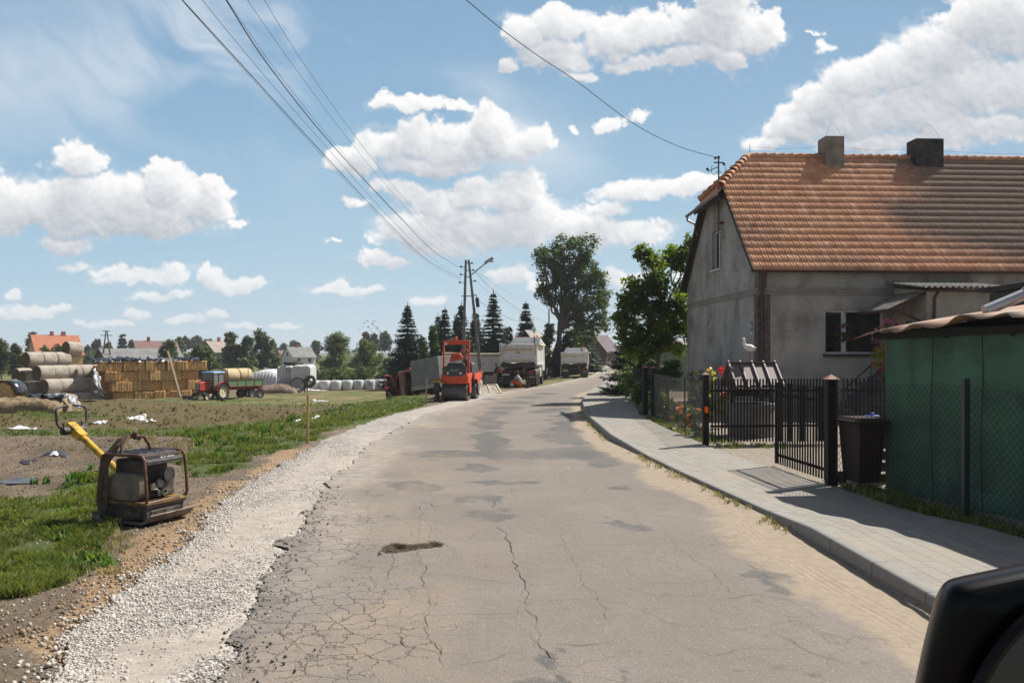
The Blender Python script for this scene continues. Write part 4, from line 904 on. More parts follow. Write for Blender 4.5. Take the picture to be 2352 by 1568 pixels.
halfpipe(mb, (-.35, -.38, EZ+.0), (LN, -.38, EZ-.03)); mb.box((-.36, -.38, EZ-.04), (.01, .15, .09)); mb.build('gutter', REDM, house)
mb = MB(); halfpipe(mb, (-.6, yA-.35, zA-.30), (-.6, WD-yA+.9, zA-.42)); mb.tube([(-.6, WD-yA+.85, zA-.45), (-.6, WD-yA+.8, zA-.62), (-.3, WD-yA+.75, zA-.78), (-.12, WD-yA+1.1, zA-1.2)], .05, 8); mb.build('gutter', mat('zinc', (.22,.2,.19), .5, .2, 6, metal=.4), house)
mb = MB(); mb.tube([(.02, -.36, EZ-.05), (.02, -.34, EZ-.25), (.10, -.12, EZ-.50), (.10, -.10, EZ-.8), (.10, -.10, .1)], .055, 10)
for z in (1.2, 2.6, 3.8): mb.cyl((.10, -.10, z), (.10, -.10, z+.04), .066, 10)
mb.build('downpipe', REDM, house, smooth=True)
def chimney(x, w, d, top, m, name='chimney'):
    c = MB(); z0 = hz1-1.1; c.box((x, WD/2-.15, (z0+top)/2), (w, d, top-z0)); c.box((x, WD/2-.15, top+.012), (w*.7, d*.7, .03)); c.box((x, WD/2-.15, z0+.55), (w+.05, d+.05, .06)); o = c.build(name, m, house, bevel=.02); return o
chimney(4.30, .72, .72, 10.32, mat('chimney_render', (.26,.22,.18), .95, .25, 3, .6, 25))
chimney(7.98, 1.08, .70, 10.28, mat('sooty_brick', (.055,.048,.043), .95, .5, 4, .8, 20))
mb = MB()
for x, w in ((4.30, .72), (7.98, 1.08)): mb.tube([(x-w*.42+w*.84*t-.05, WD/2-.45, 10.3+.5*math.sin(math.pi*t)) for t in [i/14 for i in range(15)]], .004, 4)
mb.tube([(XH+.05, WD/2, hz1+.1), (XH+.05, WD/2, hz1+.5)], .008, 5); mb.tube([(XH+.05, WD/2, hz1+.4), (2.4, WD/2, hz1+.33), (3.95, WD/2, hz1+.42), (4.7, WD/2, hz1+.42), (6, WD/2, hz1+.33), (7.4, WD/2, hz1+.36), (8, WD/2, hz1+.36), (11, WD/2, hz1+.25), (LN, WD/2, hz1+.25)], .004, 4)
mb.tube([(XH+.05, WD/2, hz1+.4), (.4, 3.5, zA+.8), (-.4, yA+.1, zA+.25)], .004, 4); mb.build('lightning_wire', mat('dull_steel', (.2,.2,.2), .5, metal=.5), house)
# service mast on the gable
mast = MB(); mp = (-.16, 3.75)
mast.tube([(*mp, 6.35), (*mp, 9.42)], .028, 8)
for z in (7.0, 8.15): mast.box((-.09, mp[1], z), (.22, .32, .05))
mast.tube([(mp[0], mp[1], 6.4), (mp[0], mp[1]+.05, 6.1), (mp[0], mp[1]-.25, 6.0), (mp[0], mp[1]-.3, 6.4), (mp[0]+.1, mp[1]-.35, 6.45)], .012, 6)
mo = mast.build('mast', mat('galvanised_dark', (.09,.08,.075), .6, metal=.4), house); ins = MB()
ins.box((mp[0], mp[1], 9.25), (.36, .05, .04)); ins.bar((mp[0]-.4, mp[1], 8.92), (mp[0], mp[1], 9.1), .03)
for dx, z in ((-.42, 9.0), (.2, 9.2), (0, 9.45), (-.12, 9.42)): ins.ball((mp[0]+dx, mp[1], z), .06, 8)
for s in (-1, 1): ins.tube([(mp[0], mp[1], 8.95), (mp[0]+s*.2, mp[1], 8.78), (mp[0]+s*.28, mp[1], 8.9), (mp[0]+s*.25, mp[1], 9.15)], .01, 5)
ins.build('insulator', mat('black_porcelain', (.03,.028,.03), .3), mo)
# number plate: yellow, blue with the number, white
npl = MB(); npl.box((-.006, .62, 3.28), (.012, .22, .10)); npo = npl.build('number_plate', mat('plate_yellow', (.5,.42,.05), .5), house)
b2 = MB(); b2.box((-.006, .62, 3.06), (.012, .22, .32)); b2.build('plate_blue', mat('plate_blue', (.03,.06,.25), .4), npo)
b3 = MB(); b3.box((-.006, .62, 2.84), (.012, .22, .10)); b3.build('plate_white', mat('plate_white', (.6,.62,.62), .4), npo)
text('21', .24, mat('plate_digit', (.75,.77,.8), .4), npo, (-.0135, .62, 3.06), (R(90), 0, R(-90)))
# porch annex, its roof and the lean-to canopy
CORR = mat('asbestos_sheet', (.27,.26,.24), .9, .25, 5, .4, 30, dirt=(.12,.12,.1), dirt_amt=.2, dscale=4)
def corr(mb, A, Bv, C_, D_, nw, amp=.03, th=.012):
    A, Bv, C_, D_ = map(Vector, (A, Bv, C_, D_)); nn = (Bv-A).cross(D_-A).normalized(); nn = nn if nn.z > 0 else -nn; V = []; k = nw*6
    for i in range(k+1):
        u = i/k; h = amp*math.sin(2*math.pi*nw*u); p = A.lerp(Bv, u); q = D_.lerp(C_, u)
        V += [p+nn*h, q+nn*h, p+nn*(h-th), q+nn*(h-th)]
    Fc = []
    for i in range(k): a = 4*i; Fc += [(a, a+4, a+5, a+1), (a+2, a+3, a+7, a+6), (a, a+2, a+6, a+4), (a+1, a+5, a+7, a+3)]
    mb.add(V, Fc)
mb = MB(); panel(mb, 4.55, 6.75, 0, 4.1, [(5.8, 6.6, 2.4, 3.4)], lambda u, w, t: (u, -2.0+t, w), .22)
P = [(4.55, -1.78, 0), (4.55, 0, 0), (4.55, 0, 4.3), (4.55, -1.78, 4.1)]; mb.add([(x+d, y, z) for d in (0, .22) for x, y, z in P], [(0,1,2,3),(7,6,5,4),(0,4,5,1),(1,5,6,2),(2,6,7,3),(3,7,4,0)])
mb.box((6.86, -1, 2.1), (.22, 2.0, 4.2)); po = mb.build('porch', mat('porch_render', (.45,.40,.33), .92, .15, 2, .3, 40), house)
mb = MB(); corr(mb, (4.25, -2.25, 4.18), (7.05, -2.25, 4.18), (7.05, 0, 4.5), (4.25, 0, 4.5), 15, .035); mb.build('porch_roof', CORR, po)
mb = MB(); halfpipe(mb, (4.35, -2.33, 4.08), (7.0, -2.33, 4.06), .06); mb.tube([(4.72, -2.33, 4.03), (4.72, -2.12, 3.85), (4.72, -2.08, 1)], .05, 8); mb.build('porch_gutter', REDM, po)
mb = MB(); mb.box((6.2, -1.93, 2.9), (.9, .05, 1.1)); mb.build('porch_window', mat('yellow_frame', (.45,.33,.08), .5), po)
mb = MB(); mb.box((6.2, -1.965, 2.9), (.74, .03, .94)); mb.build('porch_pane', GL, po)
mb = MB(); mb.box((4.75, -2.02, 3.3), (.07, .05, .14)); mb.build('door_bell', WOODD, po)
mb = MB(); corr(mb, (3.35, -2.0, 3.52), (3.35, 0, 3.52), (4.56, 0, 4.08), (4.56, -2.0, 4.08), 14, .022)
mb.build('canopy', mat('canopy_sheet', (.2,.18,.15), .9, .25, 5, .4, 30), house)
mb = MB(); mb.bar((3.4, -1.95, 3.46), (4.55, -1.95, 4.0), .07); mb.bar((3.4, -.05, 3.46), (4.55, -.05, 4.0), .07); mb.bar((3.4, -2, 3.45), (3.4, 0, 3.45), .07); mb.bar((3.55, -1.95, 3.5), (4.5, -1.95, 3.1), .06); mb.build('canopy_frame', REDM, house)
mb = MB()
for i in range(7): mb.box((3.3+i*.0, -.75-.0, 0), (.01, .01, .01)) if False else mb.box((2.0+i*.22+(1.9-i*.22)/2, -.7, .1+.1*i+.0), (3.9-(2.0+i*.22)+.6, 1.3, .2*1.0+.0)) if False else None
for i in range(8): mb.box(((2.2+i*.25+4.5)/2, -.72, (i+.5)*.2), (4.5-2.2-i*.25, 1.4, .2))
mb.build('entrance_steps', mat('step_concrete', (.13,.12,.11), .9, .2, 4), house)
mb = MB(); mb.tube([(2.2, -1.42, 1.0), (3.95, -1.42, 2.55), (4.5, -1.42, 2.6)], .025, 7); mb.tube([(2.2, -1.42, .6), (3.95, -1.42, 2.15), (4.5, -1.42, 2.2)], .018, 6)
for i in range(5): mb.tube([(2.2+i*.44, -1.42, .1+i*.38), (2.2+i*.44, -1.42, 1.0+i*.39)], .018, 6)
mb.build('stair_railing', mat('black_iron', (.02,.02,.02), .5), house)
def hw(x, y, z): return Matrix.Rotation(HRZ, 4, 'Z')@Vector((x, y, 0))+Vector((HX, HYY, z))
def basket(loc, r, fm, label, seed, drop=.5, n=60):
    root = empty('hanging_basket', loc, 0, label, 'flower basket', 'hanging flower baskets on the porch'); mb = MB(); mb.lathe([(0, -.18), (.09, -.17), (.14, -.05), (.15, 0), (.13, 0)], n=12)
    for k in range(3): mb.tube([(.14*math.cos(k*2.1), .14*math.sin(k*2.1), 0), (0, 0, drop)], .004, 4)
    mb.build('pot', WOODD, root); C = clumps([(0, 0, -.05, r, r, r*1.15)], 120, seed, .3); leaves('foliage', C, 500, .07, LG_HED, root, rad=.06, seed=seed)
    S = clumps([(0, 0, -.05, r*1.05, r*1.05, r*1.2)], n*4, seed+1, .8)[:n]; leaves('blossoms', np.concatenate([S, np.full((len(S), 1), .03)], 1), len(S)*9, .06, fm, root, aspect=.95, seed=seed); return root
basket(hw(3.36, -1.95, 2.72), .42, FL_PINK, 'hanging basket overflowing with pink petunias under the porch canopy', 3, .7, 110)
basket(hw(2.75, -.32, 2.85), .26, FL_RED, 'hanging basket of dark red geraniums in front of the white framed window', 4, .7, 16)
for i, (x, y, z) in enumerate(((4.05, -2.0, 3.05), (4.45, -2.1, 3.0))):
    basket(hw(x, y-.05, z), .16, FL_RED, ['hanging pot of red geraniums just right of the pink petunias', 'hanging pot of red geraniums nearest the porch wall'][i], 8+i, .45, 26)
bl = hw(3.2, -1.9, 0); bush('potted_plant', (bl.x, bl.y, 1.3), [(bl.x, bl.y, 2.0, .28, .25, .45)], LG_YEL, 'tall yellow green potted plant topped by red blooms beside the entrance steps', nl=900, size=.09, clump=.1, per=60, seed=6, cat='plant', flowers=(FL_RED, 10, .08))
# ============================================================ YARD, FENCES, SHED
BLK = mat('black_painted_steel', (.010,.009,.008), .7, .3, 10, dirt=(.05,.03,.02), dirt_amt=.10, spec=.25, dscale=6)
CAP = mat('pinkish_cap', (.30,.13,.12), .7, .2, 6)
def post(x, y, w, h, label, group='dark fence posts along the pavement', cap=True, m=None):
    z = max(gzf(x, y), .02); root = empty('fence_post', (x, y, z-.03), 0, label, 'fence post', group); mb = MB(); mb.box((0, 0, h/2), (w, w, h)); mb.build('post', m or BLK, root, bevel=.006)
    if cap: c = MB(); q = w*.66; c.add([(-q,-q,h),(q,-q,h),(q,q,h),(-q,q,h),(0,0,h+w*.5)], [(3,2,1,0),(0,1,4),(1,2,4),(2,3,4),(3,0,4)]); c.build('cap', CAP, root)
    return root
p1_ = post(4.40, 18.8, .13, 1.63, 'dark fence post carrying an orange reflector at the driveway')
r_ = MB(); r_.box((-.0, -.075, .84), (.075, .02, .14)); r_.build('reflector', mat('orange_reflector', (.9,.13,.01), .25, .1, 3), p1_)
post(5.15, 13.35, .16, 1.74, 'thick dark gatepost between the picket gate and the dustbin')
post(4.62, 27.0, .15, 1.62, 'dark fence post where the wire mesh meets the overgrown fence')
post(4.50, 27.9, .15, 1.62, 'dark fence post standing just behind another at the overgrown fence')
def pickets(name, a, b, h, n, label, cat, rails=(.2, .62, 1.28), w=.035, z0=.06, frame=True, topv=None):
    a, b = Vector((*a, 0)), Vector((*b, 0)); L_ = (b-a).length; ang = math.atan2(b.y-a.y, b.x-a.x); z = max(gzf(*a.xy), gzf(*b.xy), .03)
    root = empty(name, (a.x, a.y, z), ang, label, cat); mb = MB()
    for r in rails: mb.box((L_/2, .018, r), (L_, .03, .05))
    if frame:
        for x in (.03, L_-.03): mb.box((x, .002, (h+z0)/2), (.06, .04, h-z0))
    mb.build('rails', BLK, root)
    for i in range(n):
        x = (i+.5)*L_/n; hh = h-(0 if topv is None else topv*(1-math.sin(math.pi*i/(n-1)))); p = MB(); p.box((x, -.014, (hh+z0)/2), (w, .018, hh-z0)); p.build('picket', BLK, root)
    return root
pickets('picket_fence', (4.52, 18.85), (7.5, 19.1), 1.5, 40, 'black picket fence panel across the yard in front of the well', 'fence', rails=(.42, 1.23), frame=False)
pickets('picket_gate', (4.97, 15.6), (5.14, 13.5), 1.58, 20, 'black picket gate leaf standing along the pavement', 'gate', rails=(.22, 1.35), w=.034)
pickets('picket_fence', (7.6, 19.1), (11.5, 19.4), 1.5, 40, 'black picket fence stretch behind the gatepost and dustbin', 'fence', rails=(.42, 1.23), frame=False)
WIRE = mat('fence_wire', (.16,.16,.155), .5, .2, 6, metal=.6); WIRED = mat('shade_dark_wire', (.012,.016,.014), .6)  # second wire coloured near black to carry the shade on the chain link
def meshfence(a, b, h, sx, sz, label, r=.0022, posts=2, m=None):
    a, b = Vector((*a, 0)), Vector((*b, 0)); L_ = (b-a).length; ang = math.atan2(b.y-a.y, b.x-a.x); z = .08; root = empty('mesh_fence', (a.x, a.y, z), ang, label, 'fence'); mb = MB()
    for i in range(int(L_/sx)+1): mb.tube([(i*sx, 0, .04), (i*sx, .003, h)], r, 3, False)
    for j in range(int((h-.04)/sz)+1): mb.tube([(x, .004, .04+j*sz+.012*math.sin(x*1.1+j)) for x in [k*L_/14 for k in range(15)]], r, 3, False)
    mb.build('wire_mesh', m or WIRE, root)
    for k in range(posts): p = MB(); p.tube([((k+1)*L_/(posts+1), .03, -.05), ((k+1)*L_/(posts+1), .03, h+.03)], .022, 8); p.build('post', BLK, root)
    return root
meshfence((4.62, 26.9), (4.40, 18.9), 1.42, .055, .05, 'grey welded wire mesh fence with roses behind it', posts=2)
meshfence((5.9, 41.0), (4.60, 28.0), 1.42, .09, .08, 'dark wire fence overgrown by shrubs beside the far pavement', posts=4, m=WIRED)
def chain(a, b, ht, hb, label):
    a, b = Vector((*a, 0)), Vector((*b, 0)); L_ = (b-a).length; ang = math.atan2(b.y-a.y, b.x-a.x); root = empty('chain_link_fence', (a.x, a.y, .1), ang, label, 'fence', None); mb = MB(); d = .052; n = int(L_/d); nz_ = int(ht/d)+1
    sag = lambda x: -.05*math.sin(math.pi*(x % 2.6)/2.6)
    for i in range(n+1):
        P = []
        for j in range(nz_+1):
            x = (i+((j+i) % 2))*d; z = j*d+sag(x)*j/nz_; P.append((x, .006*(1 if j % 2 else -1), z+.03))
        mb.tube(P, .0034, 3, False)
    for z in (.04, .75, ht-.02): mb.tube([(x, .008, z+sag(x)*z/ht) for x in [k*L_/20 for k in range(21)]], .0018, 3, False)
    mb.build('wire_net', WIRED, root); return root
chain((5.17, 13.3), (5.66, 10.32), 1.62, 0, 'sagging chain link fence in front of the dustbin and green shed')
chain((5.66, 10.32), (6.35, 6.4), 1.62, 0, 'chain link fence running towards the camera past the green shed')
post(5.66, 10.32, .075, 1.82, 'slim dark green steel post between the two chain link stretches', cap=False, m=mat('dark_green_post', (.02,.035,.028), .5))
rod = MB(); rod.tube([(0, 0, -.1), (.03, .0, 1.0), (-.02, .0, 1.6)], .015, 6); o = rod.build('iron_rod', mat('rusty_iron', (.13,.06,.025), .8, .4, 9)); o.location = (5.83, 9.35, .1); tag(o, 'thin rusty iron rod leaning in the chain link fence', 'rod')
# dustbin
bn = empty('dustbin', (5.52, 13.05, .1), R(-80), 'dark brown wheeled dustbin behind the chain link fence', 'dustbin')
BINM = mat('bin_plastic', (.035,.018,.012), .55, .2, 5, spec=.3); mb = MB()
mb.prism([(-.24,.06),(.22,.06),(.30,1.0),(-.30,1.0)], 'y', -.22, .22); V = mb.v; mb.v = [(x, y*(.82+.25*z), z) for x, y, z in V]; mb.build('body', BINM, bn, bevel=.03)
mb = MB(); mb.box((.0, 0, 1.015), (.66, .58, .03)); mb.box((0, 0, 1.05), (.60, .50, .05), top=(.85, .8)); mb.tube([(-.36, -.2, 1.0), (-.36, .2, 1.0)], .015, 8); mb.build('lid', BINM, bn, bevel=.01)
for s in (-1, 1): w_ = MB(); w_.cyl((-.2, s*.2, .1), (-.2, s*.25, .1), .1, 16); w_.build('wheel', mat('rubber', (.02,.02,.02), .8), bn)
# blue thing on the yard wall behind the bin
mb = MB(); mb.box((0, 0, .08), (.22, .14, .16)); mb.lathe([(.05, .16), (.045, .2)], n=10); o = mb.build('blue_canister', mat('blue_plastic', (.02,.08,.4), .4), bevel=.02); o.location = (6.05, 13.9, .98); tag(o, 'small blue canister on the wooden crate beside the dustbin', 'canister')
mb = MB()
for k in range(5): mb.box((0, -.25, .1+k*.19), (.7, .025, .15))
for sx in (-.33, .33): mb.box((sx, -.22, .48), (.05, .04, .98)); mb.box((sx, .2, .48), (.05, .04, .98))
mb.box((0, 0, .965), (.74, .56, .03)); o = mb.build('wooden_crate', WOODD); o.location = (6.2, 14.0, .0); tag(o, 'dark wooden crate standing between dustbin and green shed', 'crate')
# green shed
shed = empty('green_shed', (5.86, 12.95, 0), math.atan2(9.3-12.95, 6.62-5.86), 'low green felt clad shed with a curled rusty sheet roof', 'shed')
GRN = mat('green_felt', (.055,.14,.085), .75, .3, 1.4, .5, 9, dirt=(.05,.085,.06), dirt_amt=.25, dscale=1.1)
SLN = 9.0; g = random.Random(5)
def shed_wall():
    n = 90; V = []; nz_ = 8
    for i in range(n+1):
        x = SLN*i/n; wv = .02*math.sin(x*2.1)+.014*math.sin(x*5.3+1)
        for z_ in ((0, -.05), (0, -.05)): pass
        for j in range(nz_+1):
            z = -.05+2.56*j/nz_; V.append((x, wv*(.4+.6*math.sin(j*.9+x*.7)), z+(0 if j < nz_ else .03*math.sin(x*1.3))))
    return V, gridfaces(n+1, nz_+1)
V, Fc = shed_wall(); npmesh('front_wall', V, Fc, GRN, shed, smooth=True)
mb = MB(); mb.box((.0, 1.6, 1.2), (.05, 3.2, 2.6)); mb.box((SLN/2, 3.2, 1.3), (SLN, .05, 2.6)); mb.box((SLN, 1.6, 1.2), (.05, 3.2, 2.6)); mb.box((SLN/2, .1, 1.2), (SLN, .1, 2.4)); mb.build('side_walls', GRN, shed)
mb = MB()
for x in (1.05, 2.0, 2.9, 3.9, 5.0, 6.2): mb.tube([(x+.02*math.sin(z*3+x), -.028, z) for z in [k*.31 for k in range(9)]], .007, 4)
mb.build('felt_seam', mat('seam_dark', (.015,.045,.03), .8), shed)
rm = mat('rusty_sheet', (.30,.155,.08), .6, .35, 1.8, .4, 12, dirt=(.45,.40,.34), dirt_amt=.28, dscale=1.3)
def shed_roof():
    nx, ny = 120, 12; V = []
    for i in range(nx+1):
        x = -.38+(SLN+.6)*i/nx
        for j in range(ny+1):
            t = j/ny; y = -.34+3.9*t; edge = math.exp(-t*7); z = 2.53+.075*max(0, x)*.55+ .145*3.9*t
            z += edge*(.045*math.sin(x*3.1+1.0)+.05*math.sin(x*7.3)*(vn(x*1.3, 2) > .45)+.03*(float(vn(x*4, 7))-.5))+.02*math.sin(x*6)*(1-edge*.5)
            z -= .10*edge*float(sstep(1.2, .2, x+.3)); V.append((x, y+edge*.05*float(vn(x*2.5, 4)), z))
    return V, gridfaces(nx+1, ny+1)
V, Fc = shed_roof(); ro = npmesh('roof', V, Fc, rm, shed, smooth=True); md = ro.modifiers.new('solid', 'SOLIDIFY'); md.thickness = .012
mb = MB(); 
for i in range(8): mb.bar((.1+i*1.2, -.02, 2.45), (.1+i*1.2, 3.1, 2.85), .08, .1)
mb.bar((-.2, -.06, 2.44), (SLN, -.06, 2.6), .06, .1); mb.build('rafters', mat('shadow_black_rafter', (.012,.010,.009), .9), shed)  # rafters coloured near black, standing in for the shadow gap under the roof
pp = MB(); pp.tube([(0, 0, 0), (.62, .0, .26)], .085, 16); pp.tube([(.62, 0, .26), (.66, 0, .28)], .10, 16); o = pp.build('metal_pipe', mat('grey_pipe', (.4,.42,.45), .35, .15, 5, metal=.5)); 
q = at(2262, 706, 12.6); o.location = (q.x, q.y, q.z-.05); tag(o, 'short grey metal pipe lying on the shed roof', 'pipe')
# dark outbuilding behind the shed on the right
ob = empty('outbuilding', (13.1, 20.3, 0), R(0), 'dark concrete outbuilding behind the green shed', 'outbuilding'); mb = MB(); mb.box((4, 1.2, 1.9), (8, 2.4, 3.8)); mb.build('walls', mat('dark_concrete', (.07,.068,.062), .95, .3, 1.5, .5, 20), ob)
mb = MB(); mb.box((4.0, 1.2, 4.05), (8.3, 2.8, .14), rot=(0, R(-2.2), 0)); mb.build('roof', mat('tar_roof', (.04,.04,.04), .9, .3, 2), ob)
# well with stork
WX, WY = 6.05, 20.9
well = empty('garden_well', (WX, WY, .03), R(4), 'round concrete garden well under a small brown metal gable roof', 'well')
mb = MB(); mb.lathe([(.56, 0), (.56, .86), (.48, .86), (.48, .1)], n=28); mb.lathe([(.6, .80), (.6, .88), (.46, .88), (.46, .8)], n=28); mb.build('well_ring', mat('well_concrete', (.22,.21,.2), .9, .2, 4, .4, 30), well, smooth=True)
mb = MB(); mb.box((-.52, 0, .95), (.07, .07, 1.1)); mb.box((.5, 0, .95), (.07, .07, 1.1)); mb.bar((-.6, -.56, 1.33), (.62, -.56, 1.33), .05); mb.bar((-.6, .56, 1.33), (.62, .56, 1.33), .05)
mb.cyl((-.5, 0, 1.12), (.5, 0, 1.12), .07, 12); mb.prism([(-.56, 1.33), (.56, 1.33), (0, 1.86)], 'x', -.55, -.52); mb.build('well_frame', WOODD, well)
RB = mat('brown_sheet', (.155,.105,.095), .5, .1, 4); mb = MB(); mb.add([(-.62,-.62,1.28),(.62,-.62,1.28),(.62,0,1.9),(-.62,0,1.9),(.62,.62,1.28),(-.62,.62,1.28),(-.62,-.62,1.26),(.62,-.62,1.26),(.62,0,1.88),(-.62,0,1.88),(.62,.62,1.26),(-.62,.62,1.26)], [(0,1,2,3),(3,2,4,5),(9,8,7,6),(11,10,8,9),(0,6,7,1),(5,4,10,11)])
wr = mb.build('well_roof', RB, well); mb = MB()
for k in range(5): x = -.6+.3*k; mb.tube([(x, -.63, 1.30), (x, 0, 1.93), (x, .63, 1.30)], .032, 8)
mb.bar((-.64, 0, 1.905), (.64, 0, 1.905), .12, .04); mb.build('roof_ribs', mat('brown_sheet_dark', (.10,.075,.07), .5, .1, 4), wr, smooth=True)
st = empty('stork_figure', (WX-.04, WY, 1.96), R(-8), 'white garden stork figure with a red beak standing on the well roof', 'garden ornament')
mb = MB(); mb.tube([(.15,0,.30),(.08,0,.32),(0,0,.34),(-.08,0,.37),(-.13,0,.42),(-.145,0,.48),(-.135,0,.53),(-.15,0,.56)], [.02,.075,.095,.075,.042,.03,.03,.036], 12); mb.ball((-.155, 0, .565), .038, 10); mb.build('body', mat('white_plaster', (.75,.73,.68), .6, .08, 8), st, smooth=True)
mb = MB(); mb.tube([(-.18, 0, .56), (-.26, 0, .53)], [.013, .004], 6); mb.build('beak', mat('red_beak', (.6,.08,.03), .5), st)
mb = MB(); mb.tube([(.0, .02, .27), (.0, .02, .12), (-.02, .02, .0)], .009, 6); mb.tube([(.0, -.02, .27), (.0, -.02, .12), (-.02, -.02, .0)], .009, 6); mb.ball((.0, 0, .13), .02, 6); mb.build('legs', mat('red_legs', (.35,.08,.05), .6), st)
mb = MB(); mb.ball((.09, 0, .33), .075, 10, (1.2, .9, .5)); mb.build('wing_tips', mat('black_feathers', (.03,.03,.03), .6), st)
# shrubs and flowers
def B1(px, py, Y, r, rz=None): p = at(px, py, Y); s = Y/F; return (p.x, p.y, p.z, r*s, r*s*.9, (rz or r)*s)
for i, (px, py, Y, n_) in enumerate(((1572, 955, 22.5, 12), (1600, 965, 20.6, 14), (1545, 940, 24.5, 6))):
    b = B1(px, py, Y, 20, 26); bush('rose_bush', (b[0], b[1], .06), [b], LG_HED, ['coral rose bush in the middle of the wire mesh fence bed', 'coral rose bush closest to the reflector post', 'small coral rose bush farthest back behind the wire mesh'][i], 'rose bushes behind the wire mesh', nl=700, size=.07, clump=.1, per=90, seed=30+i, flowers=(FL_COR, n_, .09))
for i, (px, py, Y) in enumerate(((1662, 850, 23), (1592, 845, 27), (1615, 838, 29), (1632, 852, 25))):
    b = B1(px, py+18, Y, 12, 34); red = i == 0; bush('flower_plant', (b[0], b[1], .06), [(b[0], b[1], b[2]*.5+.3, b[3], b[4], b[2]*.5)], LG_HED, ['tall plant with a red bloom above the picket fence', 'tall yellow flowers at the right of the overgrown fence', 'tall yellow flowers midway between fence post and house corner', 'tall yellow flowers nearest the house corner'][i], 'tall flowers behind the fence', nl=400, size=.09, clump=.1, per=60, seed=40+i, cat='plant', flowers=(FL_RED if red else FL_YEL, 5, .13))
for i, (px, py, Y, r, rz) in enumerate(((1470, 890, 34, 45, 52), (1450, 880, 39, 35, 55), (1500, 880, 30, 28, 50), (1535, 860, 30, 26, 32), (1445, 850, 44, 30, 50))):
    b = B1(px, py, Y, r, rz); bush('fence_shrub', (b[0], b[1], .05), [b], (LG_HED, LG_FAR, LG_HED, LG_HED, LG_YEL)[i], ['broad dark shrub pushing through the overgrown fence', 'leafy shrub at the bend of the far pavement', 'narrow dark shrub just behind the twin fence posts', 'low green shrub between the mesh fence and the gable', 'yellow leaved shrub farthest along the overgrown fence'][i], 'shrubs along the overgrown fence', nl=2600, size=.11, clump=.16, per=26, seed=50+i)
# walnut tree by the gable
W_ = [B1(*a) for a in ((1500,600,37,24,18),(1560,590,38,34,26),(1465,655,37,34,28),(1525,650,37,44,36),(1580,640,38,36,40),(1440,700,37,24,22),(1490,710,37,46,36),(1550,710,37,46,40),(1590,700,38,30,50),(1450,760,37,28,30),(1510,765,37,46,34),(1570,765,37,30,30),(1475,580,37,8,7),(1590,560,38,14,14),(1545,790,37,40,22),(1430,735,37,12,8),(1480,800,37,40,34))]
tree('walnut_tree', (6.6, 37.5, .05), W_, LG_WAL, 'sunlit yellow green walnut tree against the gable wall', per=9, nl=15000, size=.26, clump=.30, trunk=.14, seed=5, aspect=.42, droop=.5, shell=.25)
spruce('spruce_tree', (6.05, 41, .05), 4.6, 1.5, 'dark spruce partly hidden under the walnut tree', 'spruces of the village', 71, LG_SPR, 30, size=.26)
q = at(1417, 832, 105); spruce('spruce_tree', (q.x+.8, 105, .0), 5.2, 1.2, 'small spruce on the far right roadside beyond the shrubs', 'spruces of the village', 72, LG_SPR, 22, size=.4)
q = at(1432, 840, 80); bush('fence_shrub', (q.x+.6, 80, 0), [(q.x+.6, 80, 1.0, 1.4, 1.4, 1.3)], LG_FAR, 'rounded far shrub at the right edge of the receding road', 'shrubs along the overgrown fence', nl=1500, size=.2, clump=.25, per=10, seed=58)
gs = empty('garden_shed', (9.2, 46, 0), R(2), 'pale green boarded shed seen between walnut tree and gable', 'shed'); mb = MB(); mb.box((2, 1.5, 1.3), (7, 3, 2.6)); mb.build('walls', mat('pale_green_boards', (.25,.32,.26), .8, .15, 5), gs); mb = MB(); mb.box((2, 1.3, 2.7), (7.4, 3.6, .12), rot=(R(5), 0, 0)); mb.build('roof', CORR, gs)
# weeds by the shed foot and along the kerb
def tufts(name, xs, ys, zs, h, m, n_b=9, label=None, wid=.006, lean=.5, kind='stuff'):
    n = len(xs)*n_b; g = rng; X = np.repeat(xs, n_b)+g.normal(0, .03, n); Y = np.repeat(ys, n_b)+g.normal(0, .03, n); Z = np.repeat(zs, n_b)-.005; H = np.repeat(h, n_b)*g.uniform(.5, 1.2, n) if not np.isscalar(h) else h*g.uniform(.5, 1.2, n)
    a = g.random(n)*2*np.pi; ln = g.uniform(.1, 1, n)*lean*H; dx, dy = np.cos(a)*ln, np.sin(a)*ln; w = wid*g.uniform(.6, 1.5, n)*(1+.0*H); px, py = -np.sin(a)*w, np.cos(a)*w
    V = np.stack([np.stack([X-px, Y-py, Z], 1), np.stack([X+px, Y+py, Z], 1), np.stack([X+dx*.45+px*.8, Y+dy*.45+py*.8, Z+H*.62], 1), np.stack([X+dx, Y+dy, Z+H*.95], 1)], 1).reshape(-1, 3)
    o = npmesh(name, V, np.arange(n*4).reshape(-1, 4), m, attrs={'tint': np.repeat(g.random(n), 4)}); tag(o, label, kind=kind); return o
yk = 8*np.exp(rng.random(190)*1.35); xk = ER(yk)-.06-np.abs(rng.normal(0, .09, 190)); sel = fbm(yk*1.6, yk*0, 3, 9) > .44
tufts('kerb_grass', xk[sel], yk[sel], 0*xk[sel]+.02, .07, DRYM, 9, lean=1.1, wid=.005)
yk = rng.uniform(8.5, 13, 420); xk = WALK_R(yk)+rng.uniform(.02, .45, 420); tufts('shed_weeds', xk, yk, gz(xk, yk), .13, GRASSM, 8, lean=.8, wid=.010)
yk = rng.uniform(18.2, 18.8, 60); xk = rng.uniform(4.6, 6.2, 60); tufts('fence_weeds', xk, yk, gz(xk, yk), .09, GRASSM, 10, lean=.8)
yk = rng.uniform(19, 27, 260); xk = WALK_R(yk)+rng.uniform(.1, .9, 260); tufts('bed_weeds', xk, yk, gz(xk, yk), .12, GRASSM, 7, lean=.8, wid=.008)
